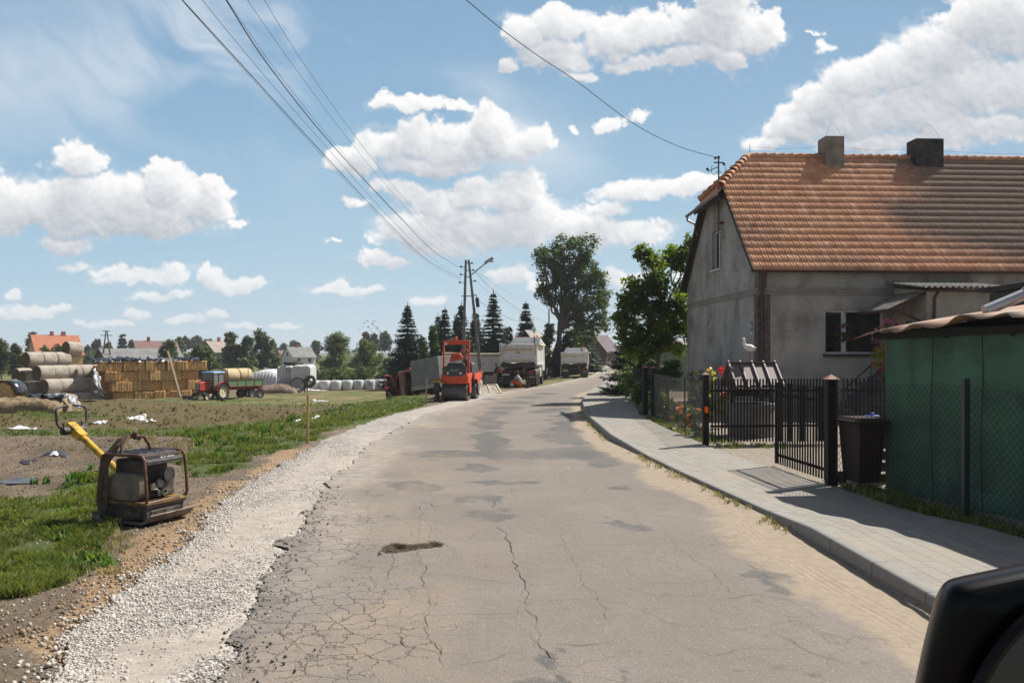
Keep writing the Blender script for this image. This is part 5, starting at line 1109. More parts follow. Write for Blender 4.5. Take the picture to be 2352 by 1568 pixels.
yk = rng.uniform(28, 80, 900); xk = WALK_R(yk)+rng.uniform(.1, 1.6, 900); tufts('verge_weeds', xk, yk, gz(xk, yk), .25, GRASSM, 8, lean=.5, wid=.02)
# wing mirror of the car we look out from
mir = empty('wing_mirror', (.66, .92, 1.60), 0, 'glossy black car wing mirror filling the lower right corner', 'car mirror')
GB = mat('gloss_black', (.004,.004,.004), .3, .1, 4, spec=.18)
q0 = [(2190,1328),(2176,1334),(2165,1345),(2155,1362),(2147,1385),(2135,1430),(2120,1490),(2104,1568),(2090,1640),(2100,1760),(2160,1850),(2500,1900),(2900,1850),(3000,1500),(2900,1260),(2700,1240),(2500,1262),(2352,1294),(2240,1317)]
def loop(depth, k=1.0, c=(2550, 1560)): return [at(c[0]+(x-c[0])*k, c[1]+(y-c[1])*k, depth)-Vector(mir.location) for x, y in q0]
rings = [loop(1.10, .55), loop(1.07, .85), loop(1.03, .97), loop(.98, 1.01), loop(.94, 1.005), loop(.915, .97), loop(.90, .90), loop(.89, .75), loop(.885, .5)]; n = len(q0); V = [v for r_ in rings for v in r_]
Fc = [(i*n+k, i*n+(k+1) % n, (i+1)*n+(k+1) % n, (i+1)*n+k) for i in range(len(rings)-1) for k in range(n)]+[tuple(range(n)), tuple(range((len(rings)-1)*n, len(rings)*n))[::-1]]
mb = MB(); mb.add(V, Fc); o = mb.build('housing', GB, mir, smooth=True); sb = o.modifiers.new('sub', 'SUBSURF'); sb.levels = sb.render_levels = 2
EV = [(2560+350*math.cos(t), 1760+410*math.sin(t)) for t in [2*math.pi*i/48 for i in range(48)]]
mb = MB(); mb.add([at(x, y, .868)-Vector(mir.location) for x, y in EV], [tuple(range(48))]); mb.build('mirror_glass', mat('mirror_glass', (.025,.035,.04), .2, .05, 2, spec=.5), mir)
mb = MB(); P_ = [at(x, y, .872)-Vector(mir.location) for x, y in EV]; mb.tube(P_+[P_[0]], .007, 8); mb.build('glass_rim', GB, mir, smooth=True)
# ============================================================ GRASS ON THE LEFT
def grass_field():
    N_ = 300000; y = 5*np.exp(rng.random(N_)**.9*2.35); w = (np.abs(CX+330)/F)*y+1; x = -w+(w+np.minimum(EG(y), 99))*rng.random(N_); x = np.where(y > 30, -w+(w+EG(y)+.2)*rng.random(N_), x)
    z = gz(x, y); g_, o_ = masks(x, y, z); k = (g_ > .5) & (x < EG(y)-.25); dens = fbm(x*2.2, y*2.2, 3, 700); k &= (dens > .40+.16*rng.random(N_)); x, y, z, dens = x[k], y[k], z[k], dens[k]
    sel = rng.random(len(x)) < np.clip(26/y, .25, 1); x, y, z, dens = x[sel], y[sel], z[sel], dens[sel]
    h = .04+.08*sstep(.4, .7, dens); wide = .0040*np.clip(y/9, 1, 4)
    n = len(x); nb = 3; X = np.repeat(x, nb)+rng.normal(0, .02, n*nb); Y = np.repeat(y, nb)+rng.normal(0, .02, n*nb); Z = np.repeat(z, nb)-.01; H = np.repeat(h, nb)*rng.uniform(.5, 1.5, n*nb); W = np.repeat(wide, nb)*rng.uniform(.7, 1.6, n*nb)
    a = rng.random(n*nb)*2*np.pi; ln = rng.uniform(.1, .8, n*nb)*H; dx, dy = np.cos(a)*ln, np.sin(a)*ln; px, py = -np.sin(a)*W, np.cos(a)*W
    V = np.stack([np.stack([X-px, Y-py, Z], 1), np.stack([X+px, Y+py, Z], 1), np.stack([X+dx*.45+px*.8, Y+dy*.45+py*.8, Z+H*.62], 1), np.stack([X+dx, Y+dy, Z+H*.9], 1)], 1).reshape(-1, 3)
    t = np.clip(np.repeat(fbm(x*.7, y*.7, 3, 44)*.9, nb)*.8+rng.random(n*nb)*.45-.1, 0, 1)
    o = npmesh('grass', V, np.arange(n*nb*4).reshape(-1, 4), GRASSM, attrs={'tint': np.repeat(t, 4)}); tag(o, kind='stuff')
grass_field()
def weeds(n, polys, h, m, name, seed, lean=.8, wid=.006, nb=7):
    out = []
    for poly in polys:
        P = np.array(poly, float); lo, hi = P.min(0), P.max(0); q = rng.uniform(lo, hi, (n, 2)); k = inpoly(q[:, 0], q[:, 1], poly); out.append(q[k])
    q = np.concatenate(out); H = [hit(a, b) for a, b in q]; x = np.array([p.x for p in H]); y = np.array([p.y for p in H]); z = gz(x, y)
    k = fbm(x*1.5, y*1.5, 3, seed) > .45; return tufts(name, x[k], y[k], z[k], h*np.clip(y[k]/16, .7, 1.6), m, nb, lean=lean, wid=wid)
weeds(620, [[(0,905),(300,905),(560,918),(820,928),(900,940),(700,968),(300,980),(0,985)]], .10, DRYM, 'dry_weeds', 5, wid=.014)
weeds(500, [[(0,905),(300,905),(560,918),(820,928),(900,940),(700,968),(300,980),(0,985)]], .09, leafmat('olive_weeds', (.05,.045,.015), (.13,.11,.04), 1, .2), 'low_weeds', 8, wid=.016)
weeds(420, [[(-20,1190),(250,1090),(270,1300),(60,1340)], [(420,1000),(700,960),(880,925),(700,1000),(450,1085)], [(120,990),(540,990),(520,1030),(300,1060),(100,1030)], [(100,1140),(300,1120),(300,1320),(60,1330)]], .10, DRYM, 'straw_tufts', 6, wid=.006)
weeds(150, [[(60,1100),(240,1070),(270,1300),(60,1330)], [(420,1000),(560,985),(700,960),(520,1070)]], .17, leafmat('broad_weeds', (.04,.08,.015), (.13,.22,.05), 1, .4), 'broad_weeds', 9, wid=.018, nb=10)

# ============================================================ PLATE COMPACTOR
p0 = hit(326, 1196)
pc = empty('plate_compactor', (p0.x, p0.y, p0.z+.035), R(-22), 'yellow and black plate compactor parked on the verge with its handle up', 'plate compactor')
YEL = mat('worn_yellow', (.62,.36,.025), .5, .15, 6, dirt=(.12,.08,.05), dirt_amt=.30, dscale=7)
RUST = mat('rusty_tube', (.10,.05,.035), .45, .4, 9, dirt=(.2,.1,.05), dirt_amt=.3, dscale=14, metal=.3)
MACH = mat('machine_black', (.028,.026,.024), .45, .3, 9, dirt=(.12,.10,.08), dirt_amt=.35, dscale=6)
DUST = mat('dusty_plastic', (.15,.13,.11), .7, .2, 5, dirt=(.24,.2,.16), dirt_amt=.3, dscale=4)
STEEL = mat('worn_steel', (.22,.19,.165), .5, .25, 5, metal=.5, dirt=(.13,.09,.06), dirt_amt=.3, dscale=5)
mb = MB(); mb.prism([(-.50,.11),(-.46,.045),(-.38,.0),(.38,.0),(.48,.05),(.54,.13),(.52,.14),(.45,.075),(.36,.03),(-.36,.03),(-.44,.07),(-.48,.12)], 'y', -.37, .37); mb.build('base_plate', STEEL, pc, bevel=.006)
mb = MB(); mb.box((.0, 0, .13), (.80, .62, .17), top=(1.02, 1.04)); mb.box((0, 0, .225), (.86, .68, .03)); mb.box((.0, -.325, .13), (.60, .02, .08)); mb.box((.405, 0, .13), (.02, .5, .08)); mb.build('exciter_housing', MACH, pc, bevel=.015)
mb = MB(); mb.box((0, 0, .262), (.88, .70, .045)); mb.prism([(-.43,.285),(.05,.285),(-.10,.40),(-.34,.56),(-.43,.50)], 'y', -.33, .33); mb.build('chassis', mat('grimy_yellow', (.40,.24,.03), .6, .25, 6, dirt=(.09,.065,.045), dirt_amt=.6, dscale=6), pc, bevel=.012)
mb = MB(); mb.prism([(-.26,.36),(-.06,.29),(.24,.29),(.30,.38),(.30,.60),(.20,.64),(-.12,.64),(-.26,.52)], 'y', -.345, -.20); mb.prism([(-.26,.36),(-.06,.29),(.24,.29),(.26,.60),(-.12,.64),(-.26,.52)], 'y', .20, .34); mb.build('side_cover', DUST, pc, bevel=.02)
mb = MB(); mb.box((.0, .0, .70), (.46, .44, .20)); mb.box((.10, 0, .46), (.30, .36, .34)); mb.box((.30, .08, .48), (.14, .22, .28)); mb.build('engine', MACH, pc, bevel=.02)
mb = MB(); mb.lathe([(.02, .0), (.085, .0), (.095, .02), (.095, .04)], (.375, .06, .60), 'x', 18); mb.lathe([(.05, .0), (.055, .03), (.05, .05)], (.37, -.1, .50), 'x', 14); mb.tube([(.36, -.12, .42), (.40, -.12, .40), (.41, -.12, .34)], .025, 10); mb.tube([(.36, .05, .40), (.42, .02, .36), (.42, -.05, .34), (.38, -.08, .40)], .013, 8)
for k in range(6): mb.box((.39, .06+.055*math.cos(k*1.05), .60+.055*math.sin(k*1.05)), (.02, .02, .02))
mb.build('starter', mat('greasy_metal', (.09,.085,.08), .4, .4, 12, metal=.6), pc, smooth=True)
mb = MB(); mb.tube([(.35, -.15, .50), (.37, -.15, .42)], [.035, .045], 12); mb.build('oil_filter', mat('pale_plastic', (.45,.38,.28), .6, .2, 9), pc)
mb = MB(); mb.add([(-.30,-.31,.885),(.27,-.31,.885),(.27,.31,.885),(-.30,.31,.885),(.40,-.30,.80),(.40,.30,.80),(.40,-.30,.755),(.40,.30,.755),(-.30,-.31,.865),(-.30,.31,.865),(.27,-.31,.86),(.27,.31,.86),(.38,-.30,.755),(.38,.30,.755)], [(0,1,2,3),(1,4,5,2),(4,6,7,5),(8,9,11,10),(10,11,13,12),(0,3,9,8)])
for y in (-.2, -.07, .07, .2): mb.box((-.02, y, .892), (.42, .035, .012))
hd = mb.build('hood', mat('hood_black', (.045,.042,.042), .35, .2, 7, dirt=(.16,.13,.1), dirt_amt=.15, dscale=9), pc, bevel=.006)
text('84/582', .085, mat('white_marker', (.7,.68,.62), .6), hd, (.352, .07, .8375), (R(33)+0, 0, R(90)), ext=.0008)
mb = MB()
for s in (-1, 1):
    y = s*.345; P = [(-.33, y, .40), (-.33, y, .78), (-.31, y, .85), (-.26, y, .875), (.30, y, .875), (.365, y, .86), (.40, y, .82), (.425, y, .55), (.44, y, .34), (.43, y*.97, .30), (.40, y*.9, .275)]; mb.tube(P, .021, 10)
mb.tube([(.40, -.31, .275), (.42, -.2, .272), (.42, .2, .272), (.40, .31, .275)], .022, 10); mb.tube([(.36, -.345, .865), (.36, .345, .865)], .012, 8); mb.tube([(-.30, -.345, .86), (-.30, .345, .86)], .018, 8)
mb.build('protective_frame', RUST, pc, smooth=True)
mb = MB(); mb.tube([(-.05, -.30, .87), (-.06, -.27, 1.0), (-.06, -.16, 1.08), (-.06, 0, 1.09), (-.06, .10, 1.06), (-.05, .17, .95), (-.05, .2, .87)], .02, 10); mb.build('lifting_hoop', RUST, pc, smooth=True)
def ribbon3(mb, P, w, axis, th=.006):
    P = [Vector(p) for p in P]; ax = Vector(axis)*w/2; V = []
    for i, p in enumerate(P): t = (P[min(i+1, len(P)-1)]-P[max(i-1, 0)]).normalized(); nn = t.cross(ax).normalized()*th; V += [p-ax, p+ax, p+ax+nn, p-ax+nn]
    Fc = []
    for i in range(len(P)-1): a = 4*i; Fc += [(a, a+1, a+5, a+4), (a+1, a+2, a+6, a+5), (a+2, a+3, a+7, a+6), (a+3, a, a+4, a+7)]
    mb.add(V, Fc)
mb = MB(); ribbon3(mb, [(-.10, -.1, 1.115), (-.16, -.2, 1.06), (-.22, -.32, .90), (-.27, -.38, .72), (-.30, -.40, .45), (-.30, -.40, .20), (-.27, -.385, .10)], .075, (1, .2, 0)); ribbon3(mb, [(-.05, -.1, 1.115), (-.12, -.28, .98), (-.20, -.385, .74), (-.19, -.40, .50), (-.20, -.40, .25), (-.26, -.39, .10)], .07, (1, .1, 0)); mb.tube([(-.06, -.06, 1.06), (-.02, -.1, 1.13), (-.09, -.03, 1.14), (-.12, .03, 1.09), (-.05, .0, 1.05)], .028, 8)
mb.build('strap', mat('brown_webbing', (.085,.06,.045), .9, .3, 12), pc)
mb = MB(); hA, hB = Vector((-.34, .0, .55)), Vector((-1.15, .0, 1.08)); mb.tube([hA, hB], .045, 12); mb.box((-.38, 0, .50), (.16, .3, .08), rot=(0, R(35), 0)); hdir = (hB-hA).normalized(); rot_ = (0, -math.atan2(hdir.z, -hdir.x)*-1, 0)
ang = math.atan2(hdir.z, -hdir.x); mb.box(tuple(hB+hdir*.05), (.30, .13, .11), rot=(0, ang, 0)); h_ = mb.build('handle_bar', YEL, pc, bevel=.012, smooth=True)
for s in (-1, 1): mb = MB(); c = hB+hdir*.12+Vector((0, s*.12, -.03)); mb.lathe([(.03, -.06), (.055, -.045), (.06, 0), (.055, .045), (.03, .06)], tuple(c), 'y', 14); mb.tube([c, c+Vector((0, s*.03, .09))], .014, 8); mb.ball(tuple(c+Vector((0, s*.03, .10))), .02, 8); mb.build('control_lever', MACH, h_, smooth=True)
mb = MB()
for s in (-1, 1):
    c = hB+hdir*.12; mb.tube([c+Vector((0, s*.12, .0)), c+Vector((-.02, s*.20, .03)), c+Vector((-.02, s*.235, .08)), c+Vector((-.03, s*.24, .25)), c+Vector((-.04, s*.215, .285)), c+Vector((-.05, s*.10, .31)), c+Vector((-.05, s*.045, .315))], .0165, 10)
mb.build('grip', MACH, h_, smooth=True)

# ============================================================ STAKES, LITTER
WOODP = mat('pine_wood', (.52,.33,.15), .75, .15, 6, .2, 40)
for i, (px, py, hh, lab) in enumerate(((707, 1017, 1.15, 'tall pale wooden survey stake in the grass beyond the compactor'), (979, 929.5, 1.12, 'pale wooden survey stake beside the red van near the roller'), (1288, 872, 1.15, 'far wooden survey stake between the two tipper trucks'))):
    q = hit(px, py); mb = MB(); mb.box((0, 0, hh/2-.08), (.055, .03, hh+.16), rot=(R(1.5), R(.8), 0)); o = mb.build('survey_stake', WOODP if i == 0 else mat('grey_pine', (.33,.26,.17), .8, .2, 6), bevel=.003); o.location = q; tag(o, lab, 'stake', 'wooden survey stakes along the road edge')
LIT = mat('white_plastic', (.72,.72,.72), .35, .08, 9); 
def rag(name, px, py, w, l, label, m=LIT, group='white plastic scraps on the dirt mounds', hgt=.05, seed=1, cat='litter', n=7, rz=0):
    q = hit(px, py); g = np.random.default_rng(seed); r = np.linspace(-.5, .5, n); X, Y = np.meshgrid(r, r); rad = np.sqrt(X**2+Y**2)*2; k = 1+.35*np.sin(np.arctan2(Y, X)*3+seed)+.2*g.normal(size=X.shape)*.3
    x = X*w*k; y = Y*l*k; c, s = math.cos(rz), math.sin(rz); x, y = x*c-y*s, x*s+y*c; gx = gz(q.x+x, q.y+y)-gzf(q.x, q.y); Z = np.abs(g.normal(0, hgt, X.shape))*np.clip(1.1-rad*.6, .2, 1)+gx+.015
    o = npmesh(name, np.stack([x, y, Z], -1).reshape(-1, 3), gridfaces(n, n), m); o.location = (q.x, q.y, gzf(q.x, q.y)); md = o.modifiers.new('s', 'SOLIDIFY'); md.thickness = .004; tag(o, label, cat, group)
places = [(223,971,'leftmost'),(240,972,'second from left')]
S_ = [(225,972,.30,.35,'left scrap of a white pair just left of the middle of the long mound'),(238,970,.26,.3,'right scrap of a white pair just left of the middle of the long mound'),(300,962,.45,.35,'left white scrap of the cluster on the long dark mound'),(316,959,.5,.4,'largest white scrap in the middle of the cluster on the long dark mound'),(328,966,.32,.3,'lower right white scrap of the cluster on the long dark mound'),(348,968,.42,.45,'separate white scrap right of the cluster on the long dark mound'),
 (737,922,.9,.7,'large white plastic sheet scrap right of the tall stake'),(722,920,.3,.3,'small white scrap touching the large sheet scrap'),(683,968,.28,.25,'small white scrap just left of the tall stake on the grass'),(719,964,.25,.3,'small white scrap just right of the tall stake on the grass'),(726,961,.22,.2,'tiny white scrap right of the one beside the tall stake'),
 (50,985,1.1,.5,'long pale plastic strip at the left on the mound'),(125,1045,.18,.14,'white scrap lying on the bare soil left of the compactor handle'),(330,955,.3,.2,'tiny upper scrap above the cluster on the long dark mound')]
for i, (px, py, w, l, lab) in enumerate(S_): rag('plastic_scrap', px, py, w, l, lab, seed=i+3, hgt=.05+.04*w)
BLKP = mat('black_sheet', (.055,.058,.065), .35, .25, 4, spec=.6)
for i, (px, py, w, l, lab) in enumerate(((22,1105,.75,1.3,'large dark plastic sheet lying on the soil at the left edge'),(130,1040,.6,.25,'dark plastic sheet piece above the others on the bare soil'),(244,1092,.4,.15,'small dark plastic piece nearest the compactor handle'),(62,1063,.3,.2,'small dark plastic piece between the two larger ones'))):
    rag('plastic_sheet', px, py, w, l, lab, BLKP, 'dark plastic sheets on the bare soil', .008, 40+i, 'plastic sheet')

# ============================================================ BALES
HAY = mat('net_wrapped_straw', (.37,.325,.27), .85, .22, 4, .5, 18, dirt=(.20,.17,.13), dirt_amt=.25, dscale=2)
HAYE = mat('bale_end', (.12,.09,.055), .95, .5, 9, .8, 25)  # end faces coloured darker than the wrap, their shade included
HAYG = mat('golden_straw', (.56,.32,.135), .9, .45, 9, .9, 30)
HAYG2 = mat('golden_straw_light', (.62,.385,.17), .9, .45, 11, .9, 30)
def round_bale(r=.64, w=1.22, m=HAY, me=HAYE, name='round_bale'):
    root = empty(name, (0, 0, 0)); g = random.Random(3); mb = MB(); mb.lathe([(r*.955, -w/2), (r*.99, -w/2+.03), (r, -w/2+.08), (r*1.01, 0), (r, w/2-.08), (r*.99, w/2-.03), (r*.955, w/2)], ax='x', n=32)
    mb.v = [(x, y*(1+g.uniform(-.008, .008)), z*(1+g.uniform(-.008, .008))) for x, y, z in mb.v]; mb.f = [f for f in mb.f if len(f) == 4]; mb.build('wrap', m, root, smooth=True)
    for s in (-1, 1):
        e = MB(); e.lathe([(r*.96, 0), (r*.8, .008), (r*.6, -.012), (r*.4, .01), (r*.2, -.005), (0, .01)], (s*(w/2-.004), 0, 0), 'x', 32)
        e.f = [f for f in e.f if len(f) == 4]; e.build('end_face', me, root)
    return root
rb = round_bale(); first = True
def X_at(px, Y): return (px-CX)/F*Y
def put_round(x, y, z, label, group, proto, tilt=0, rz=None, rx=0):
    c = proto if proto.get('used') is None else copy_tree(proto)
    proto['used'] = 1; c.location = (x, y, z); c.rotation_euler = (rx, tilt, rz if rz is not None else A0+rnd.uniform(-.04, .04)); tag(c, label, 'round bale', group); return c
ords = ['leftmost', 'second from left', 'third from left', 'fourth from left', 'fifth from left', 'rightmost']
A0 = R(64); DX, DY = math.cos(A0), math.sin(A0); PIT = 1.10
rowd = [('half sunken bottom', 108, 66.6, 4), ('second', 100, 67.0, 6), ('third', 84, 67.4, 5), ('fourth', 58, 67.8, 3)]
for r, (rn, pxl, Yr, n) in enumerate(rowd):
    x0 = X_at(pxl, Yr)
    for k in range(n):
        z = -1.42+.10+(r-.0)*PIT-.42 if r else -1.80
        put_round(x0+(k+.5)*1.24*DX, Yr+(k+.5)*1.24*DY, z, f"net wrapped bale, {ords[k]} in the {rn} row of the round stack", 'round bales stacked beside the straw wall', rb)
put_round(X_at(166, 71.6), 71.6, -1.74+PIT*3+.88, 'net wrapped round bale perched highest at the right of the stack', 'round bales stacked beside the straw wall', rb, tilt=R(4), rz=R(60))
for k, (px, py, Y) in enumerate(((66, 868, 69.0), (44, 888, 70.0), (72, 893, 68.2), (52, 862, 71.2), (22, 895, 71))):
    p = at(px, py, Y); put_round(p.x, p.y, p.z, ['shaded bale just under the fourth row on the dark left flank', 'shaded bale in the middle of the dark left flank', 'shaded bale low beside the second row on the dark flank', 'shaded bale farthest back on the upper dark flank', 'shaded bale at the far left foot of the dark flank'][k], 'round bales in the shaded flank of the stack', rb)
# loose bale end by the hay heap with plastic
def sheet(name, pts, m, label, cat='plastic sheet', wr=.05, seed=1, nu=14, nv=6, group=None, th=.02):
    """pts: 4 corner Vectors, draped with folds"""
    g = np.random.default_rng(seed); A, B_, C_, D_ = [np.array(p) for p in pts]; u, v = np.meshgrid(np.linspace(0, 1, nu), np.linspace(0, 1, nv)); u = u[..., None]; v = v[..., None]
    P = A*(1-u)*(1-v)+B_*u*(1-v)+C_*u*v+D_*(1-u)*v; P = P+g.normal(0, wr, P.shape)+np.array([0, 0, 1])*wr*1.4*np.sin(u*17+v*6+seed)
    o = npmesh(name, P.reshape(-1, 3), gridfaces(nv, nu), m, smooth=False); md = o.modifiers.new('s', 'SOLIDIFY'); md.thickness = th; return tag(o, label, cat, group)
TARP = mat('shiny_black_film', (.02,.021,.024), .22, .3, 3, spec=.8); SILV = mat('silver_white_film', (.62,.63,.66), .3, .15, 3, spec=.7)
# straw wall of square bales
def square_bale(w, h, d, m):
    root = empty('straw_bale', (0, 0, 0)); g = random.Random(int(w*100)); mb = MB(); nx = 8
    for i in range(nx): x0 = -w/2+w*i/nx; x1 = x0+w/nx; q = .012*math.sin(i*2.3)+.01*g.random(); mb.box(((x0+x1)/2, 0, 0), (w/nx+.002, d-.02+q, h-.02+q))
    mb.build('straw', m, root, bevel=.03, jit=.012, seg=1); t = MB()
    for x in [-w*.3, 0, w*.3]: t.box((x, 0, 0), (.012, d+.02, h+.02))
    t.build('twine', mat('twine', (.5,.42,.2), .8), root); return root
protos = [square_bale(1.28, .86, .9, HAYG), square_bale(.86, .86, 1.2, HAYG2), square_bale(1.6, .84, .9, HAYG)]
g = random.Random(12); WA = R(40); wc, ws = math.cos(WA), math.sin(WA); WL = 8.5; WX0, WY0 = X_at(226, 69.5), 69.5
def wpos(t, o=0): return (WX0+t*wc-o*ws, WY0+t*ws+o*wc)
LAY = ['ground layer', 'second layer', 'third layer', 'top layer']; NUM = ['first','second','third','fourth','fifth','sixth','seventh','eighth','ninth','tenth','eleventh','twelfth']
for r in range(4):
    x = [1.2, .9, .45, 0][r]+g.uniform(-.15, .15); k = 0
    while x < WL-.3:
        pi_ = g.choice([0, 1, 1, 1, 2]); w = (1.28, .86, 1.6)[pi_]
        if x+w > WL+.5: pi_, w = 1, .86
        P_ = protos[pi_]; c = P_ if P_.get('used') is None else copy_tree(P_); P_['used'] = 1
        xx, yy = wpos(x+w/2, g.uniform(-.22, .16)+.3); c.location = (xx, yy, -2.06+.43+r*.87+g.uniform(-.02, .02)); c.rotation_euler = (g.uniform(-.03, .03), g.uniform(-.03, .03), WA+g.uniform(-.16, .16))
        k += 1; tag(c, f"golden straw bale, {NUM[min(k-1,11)]} from the left in the {LAY[r]} of the straw wall", 'straw bale', 'square straw bales in the long wall'); x += w+g.uniform(.01, .06)
mbk = MB(); mbk.box((0, 0, 0), (WL, 1.6, 3.1)); o = mbk.build('straw_pile', HAYG, bevel=.1, jit=.03); o.location = (*wpos(WL/2+.2, 1.9), -.5); o.rotation_euler.z = WA; tag(o, 'rear mass of straw behind the golden bales of the wall', 'straw pile')
XL = WX0; XR = WX0+WL*wc
for i in range(5):
    t = -.5+i*1.8; z = 1.50+.08*math.sin(i*2); P4 = [Vector((*wpos(t, -.35), z-.12)), Vector((*wpos(t+1.95, -.35), z-.12)), Vector((*wpos(t+1.95, 1.5), z+.14)), Vector((*wpos(t, 1.5), z+.14))]
    sheet('tarpaulin', P4, TARP if i != 3 else mat('speckled_film', (.13,.13,.14), .22, .9, 2.5, spec=.8), f"crumpled black film sheet over the straw wall, {ords[i]} of five", 'tarpaulin', .075, 20+i, 12, 7, 'black film sheets over the straw wall')
sheet('tarpaulin', [at(214, 848, 68.6), at(222, 848, 68.8), at(234, 892, 69.0), at(220, 890, 68.6)], SILV, 'crumpled silver film hanging between round bales and straw wall', 'tarpaulin', .07, 31, 6, 8)
sheet('tarpaulin', [at(203, 893, 68.0), at(236, 896, 68.4), at(240, 908, 67.6), at(212, 907, 67.3)], TARP, 'dark film over the sunken bales beside the straw wall', 'tarpaulin', .05, 32, 7, 5)
q = at(415, 912, 68.4); q2 = at(385, 806, 69.6); mb = MB(); mb.bar(q, q2, .17, .1); o = mb.build('leaning_plank', mat('grey_plank', (.27,.19,.13), .85, .3, 4)); tag(o, 'long weathered plank leaning against the straw wall', 'plank')
# hay heap with black sheet, far left
def heap(name, px0, px1, Y, h, wdt, m, label, cat, ztop=None, seed=1, flat=False):
    g = np.random.default_rng(seed); x0, x1 = X_at(px0, Y), X_at(px1, Y); xs = np.linspace(x0, x1, 90); ys = np.linspace(Y-wdt/2, Y+wdt/2, 40); X, Yg = np.meshgrid(xs, ys)
    u = (X-x0)/(x1-x0)*2-1; v = (Yg-Y)/(wdt/2); p = 6 if flat else 3
    e = np.clip(1-np.abs(u)**p, 0, 1)*np.clip(1-np.abs(v)**4, 0, 1); n = fbm(X*1.6, Yg*1.6, 4, seed); Z = e**.55*h*(.8+.4*n)+(fbm(X*6, Yg*6, 3, seed+1)-.5)*.10*e**.3; Z = np.where(e <= 0, -.1, Z)
    o = npmesh(name, np.stack([X, Yg, Z+gz(X, Yg)-.03], -1).reshape(-1, 3), gridfaces(40, 90), m, smooth=True); return tag(o, label, cat)
HEAP = mat('old_hay', (.21,.15,.085), .98, .4, 3, .9, 14, dirt=(.30,.22,.13), dirt_amt=.3, dscale=6)
heap('hay_heap', -40, 165, 45.5, .82, 2.6, HEAP, 'low heap of old brown hay at the far left', 'hay heap', seed=3, flat=True)
sheet('plastic_sheet', [at(60, 907, 47.0), at(152, 907, 46.8), at(148, 911, 45.2), at(66, 911, 45.6)], TARP, 'black film covering the top of the old hay heap', 'plastic sheet', .05, 33, 12, 6)
sheet('plastic_sheet', [at(150, 910, 45.6), at(168, 912, 45.6), at(196, 937, 44.6), at(172, 936, 44.3)], SILV, 'crumpled silver film sliding off the right end of the hay heap', 'plastic sheet', .05, 34, 8, 9)
p = at(22, 902, 50); put_round(p.x, p.y, p.z-.05, 'golden straw bale under black film at the left edge behind the hay heap', None, copy_tree(rb), rz=R(70)) if False else None
rb2 = round_bale(.66, 1.2, HAYG, HAYG2); put_round(p.x, p.y, p.z, 'golden round bale half wrapped in black film at the left edge', None, rb2, rz=R(80))
def arc_sheet(x, y, z, r, w, label, m=TARP):
    mb = MB(); V = []; n = 14
    for i in range(n+1): a = R(-10)+R(200)*i/n; V += [(x+math.cos(a)*r*(1+.03*math.sin(i*2.1)), y-w/2, z+math.sin(a)*r*(1+.03*math.sin(i*1.7))), (x+math.cos(a)*r, y+w/2, z+math.sin(a)*r)]
    Fc = [(2*i, 2*i+2, 2*i+3, 2*i+1) for i in range(n)]; o = npmesh('tarpaulin', V, Fc, m); md = o.modifiers.new('s', 'SOLIDIFY'); md.thickness = .03; tag(o, label, 'tarpaulin')
arc_sheet(p.x, p.y, p.z, .74, 1.25, 'black film arched over the golden bale at the left edge')
def tyre(name, loc, R_, r_, rot, label, group='old tyres weighing down the silage covers'):
    mb = MB(); n, k = 28, 10; V = []
    for i in range(n):
        a = 2*math.pi*i/n
        for j in range(k): b = 2*math.pi*j/k; rr = R_+r_*math.cos(b)*1.0; V.append((rr*math.cos(a), rr*math.sin(a), r_*.85*math.sin(b)))
    mb.add(V, [(i*k+j, ((i+1) % n)*k+j, ((i+1) % n)*k+(j+1) % k, i*k+(j+1) % k) for i in range(n) for j in range(k)]); o = mb.build(name, mat('dusty_rubber', (.06,.056,.052), .9, .3, 5), smooth=True); o.location = loc; o.rotation_euler = rot; return tag(o, label, 'tyre', group)
# ------------------------------------------------------------ white silage
WF = mat('white_film', (.60,.60,.61), .38, .1, 1.5, spec=.5, dirt=(.4,.38,.36), dirt_amt=.15, dscale=1.2); WFG = mat('greyish_film', (.42,.42,.43), .45, .15, 1.5)
Ys = 84
def film_pile(name, px0, px1, pyt, pyb, Y, dep, label, m=WF, seed=2, slope=0, cat='silage pile'):
    x0, x1 = X_at(px0, Y), X_at(px1, Y); zb = HC-(pyb-HY)/F*Y; zt = HC-(pyt-HY)/F*Y; n, k = 60, 26; xs = np.linspace(x0, x1, n); ys = np.linspace(0, 1, k); U, Vv = np.meshgrid(np.linspace(-1, 1, n), ys)
    # profile goes up the front, across the top and down the back
    prof = np.array([(0, 0), (.02, .35), (.05, .7), (.10, .93), (.2, 1.0), (.5, 1.03), (.85, .98), (.97, .8), (1, 0)]); t = np.linspace(0, 1, len(prof)); py_ = np.interp(ys, t, prof[:, 0]); pz = np.interp(ys, t, prof[:, 1])
    env = np.clip(1-np.abs(U)**(14 if not slope else 2.4), 0, 1)**.5; fold = .05*np.sin(U*37+seed)+.035*np.sin(U*71+2*Vv); X = np.interp(U, [-1, 1], [x0, x1]); Yg = Y+py_[:, None]*dep+fold*(1-env*0); Z = zb+pz[:, None]*(zt-zb)*env+fold*.5
    return tag(npmesh(name, np.stack([X, Yg, Z], -1).reshape(-1, 3), gridfaces(k, n), m, smooth=False), label, cat)
film_pile('silage_clamp', 560, 650, 850, 889, 88, 7, 'low silage clamp under a white sheet beside the trailer', seed=2, slope=1)
def wrapped_bale(name, w, h, d, m, seed):
    root = empty(name, (0, 0, 0)); mb = MB(); mb.box((0, 0, h/2), (w, d, h)); o = mb.build('film', m, root); 
    s = o.modifiers.new('s', 'SUBSURF'); s.levels = s.render_levels = 3; s2 = o.modifiers.new('c', 'CAST'); s2.factor = -.35; s2.cast_type = 'CUBOID'; return root
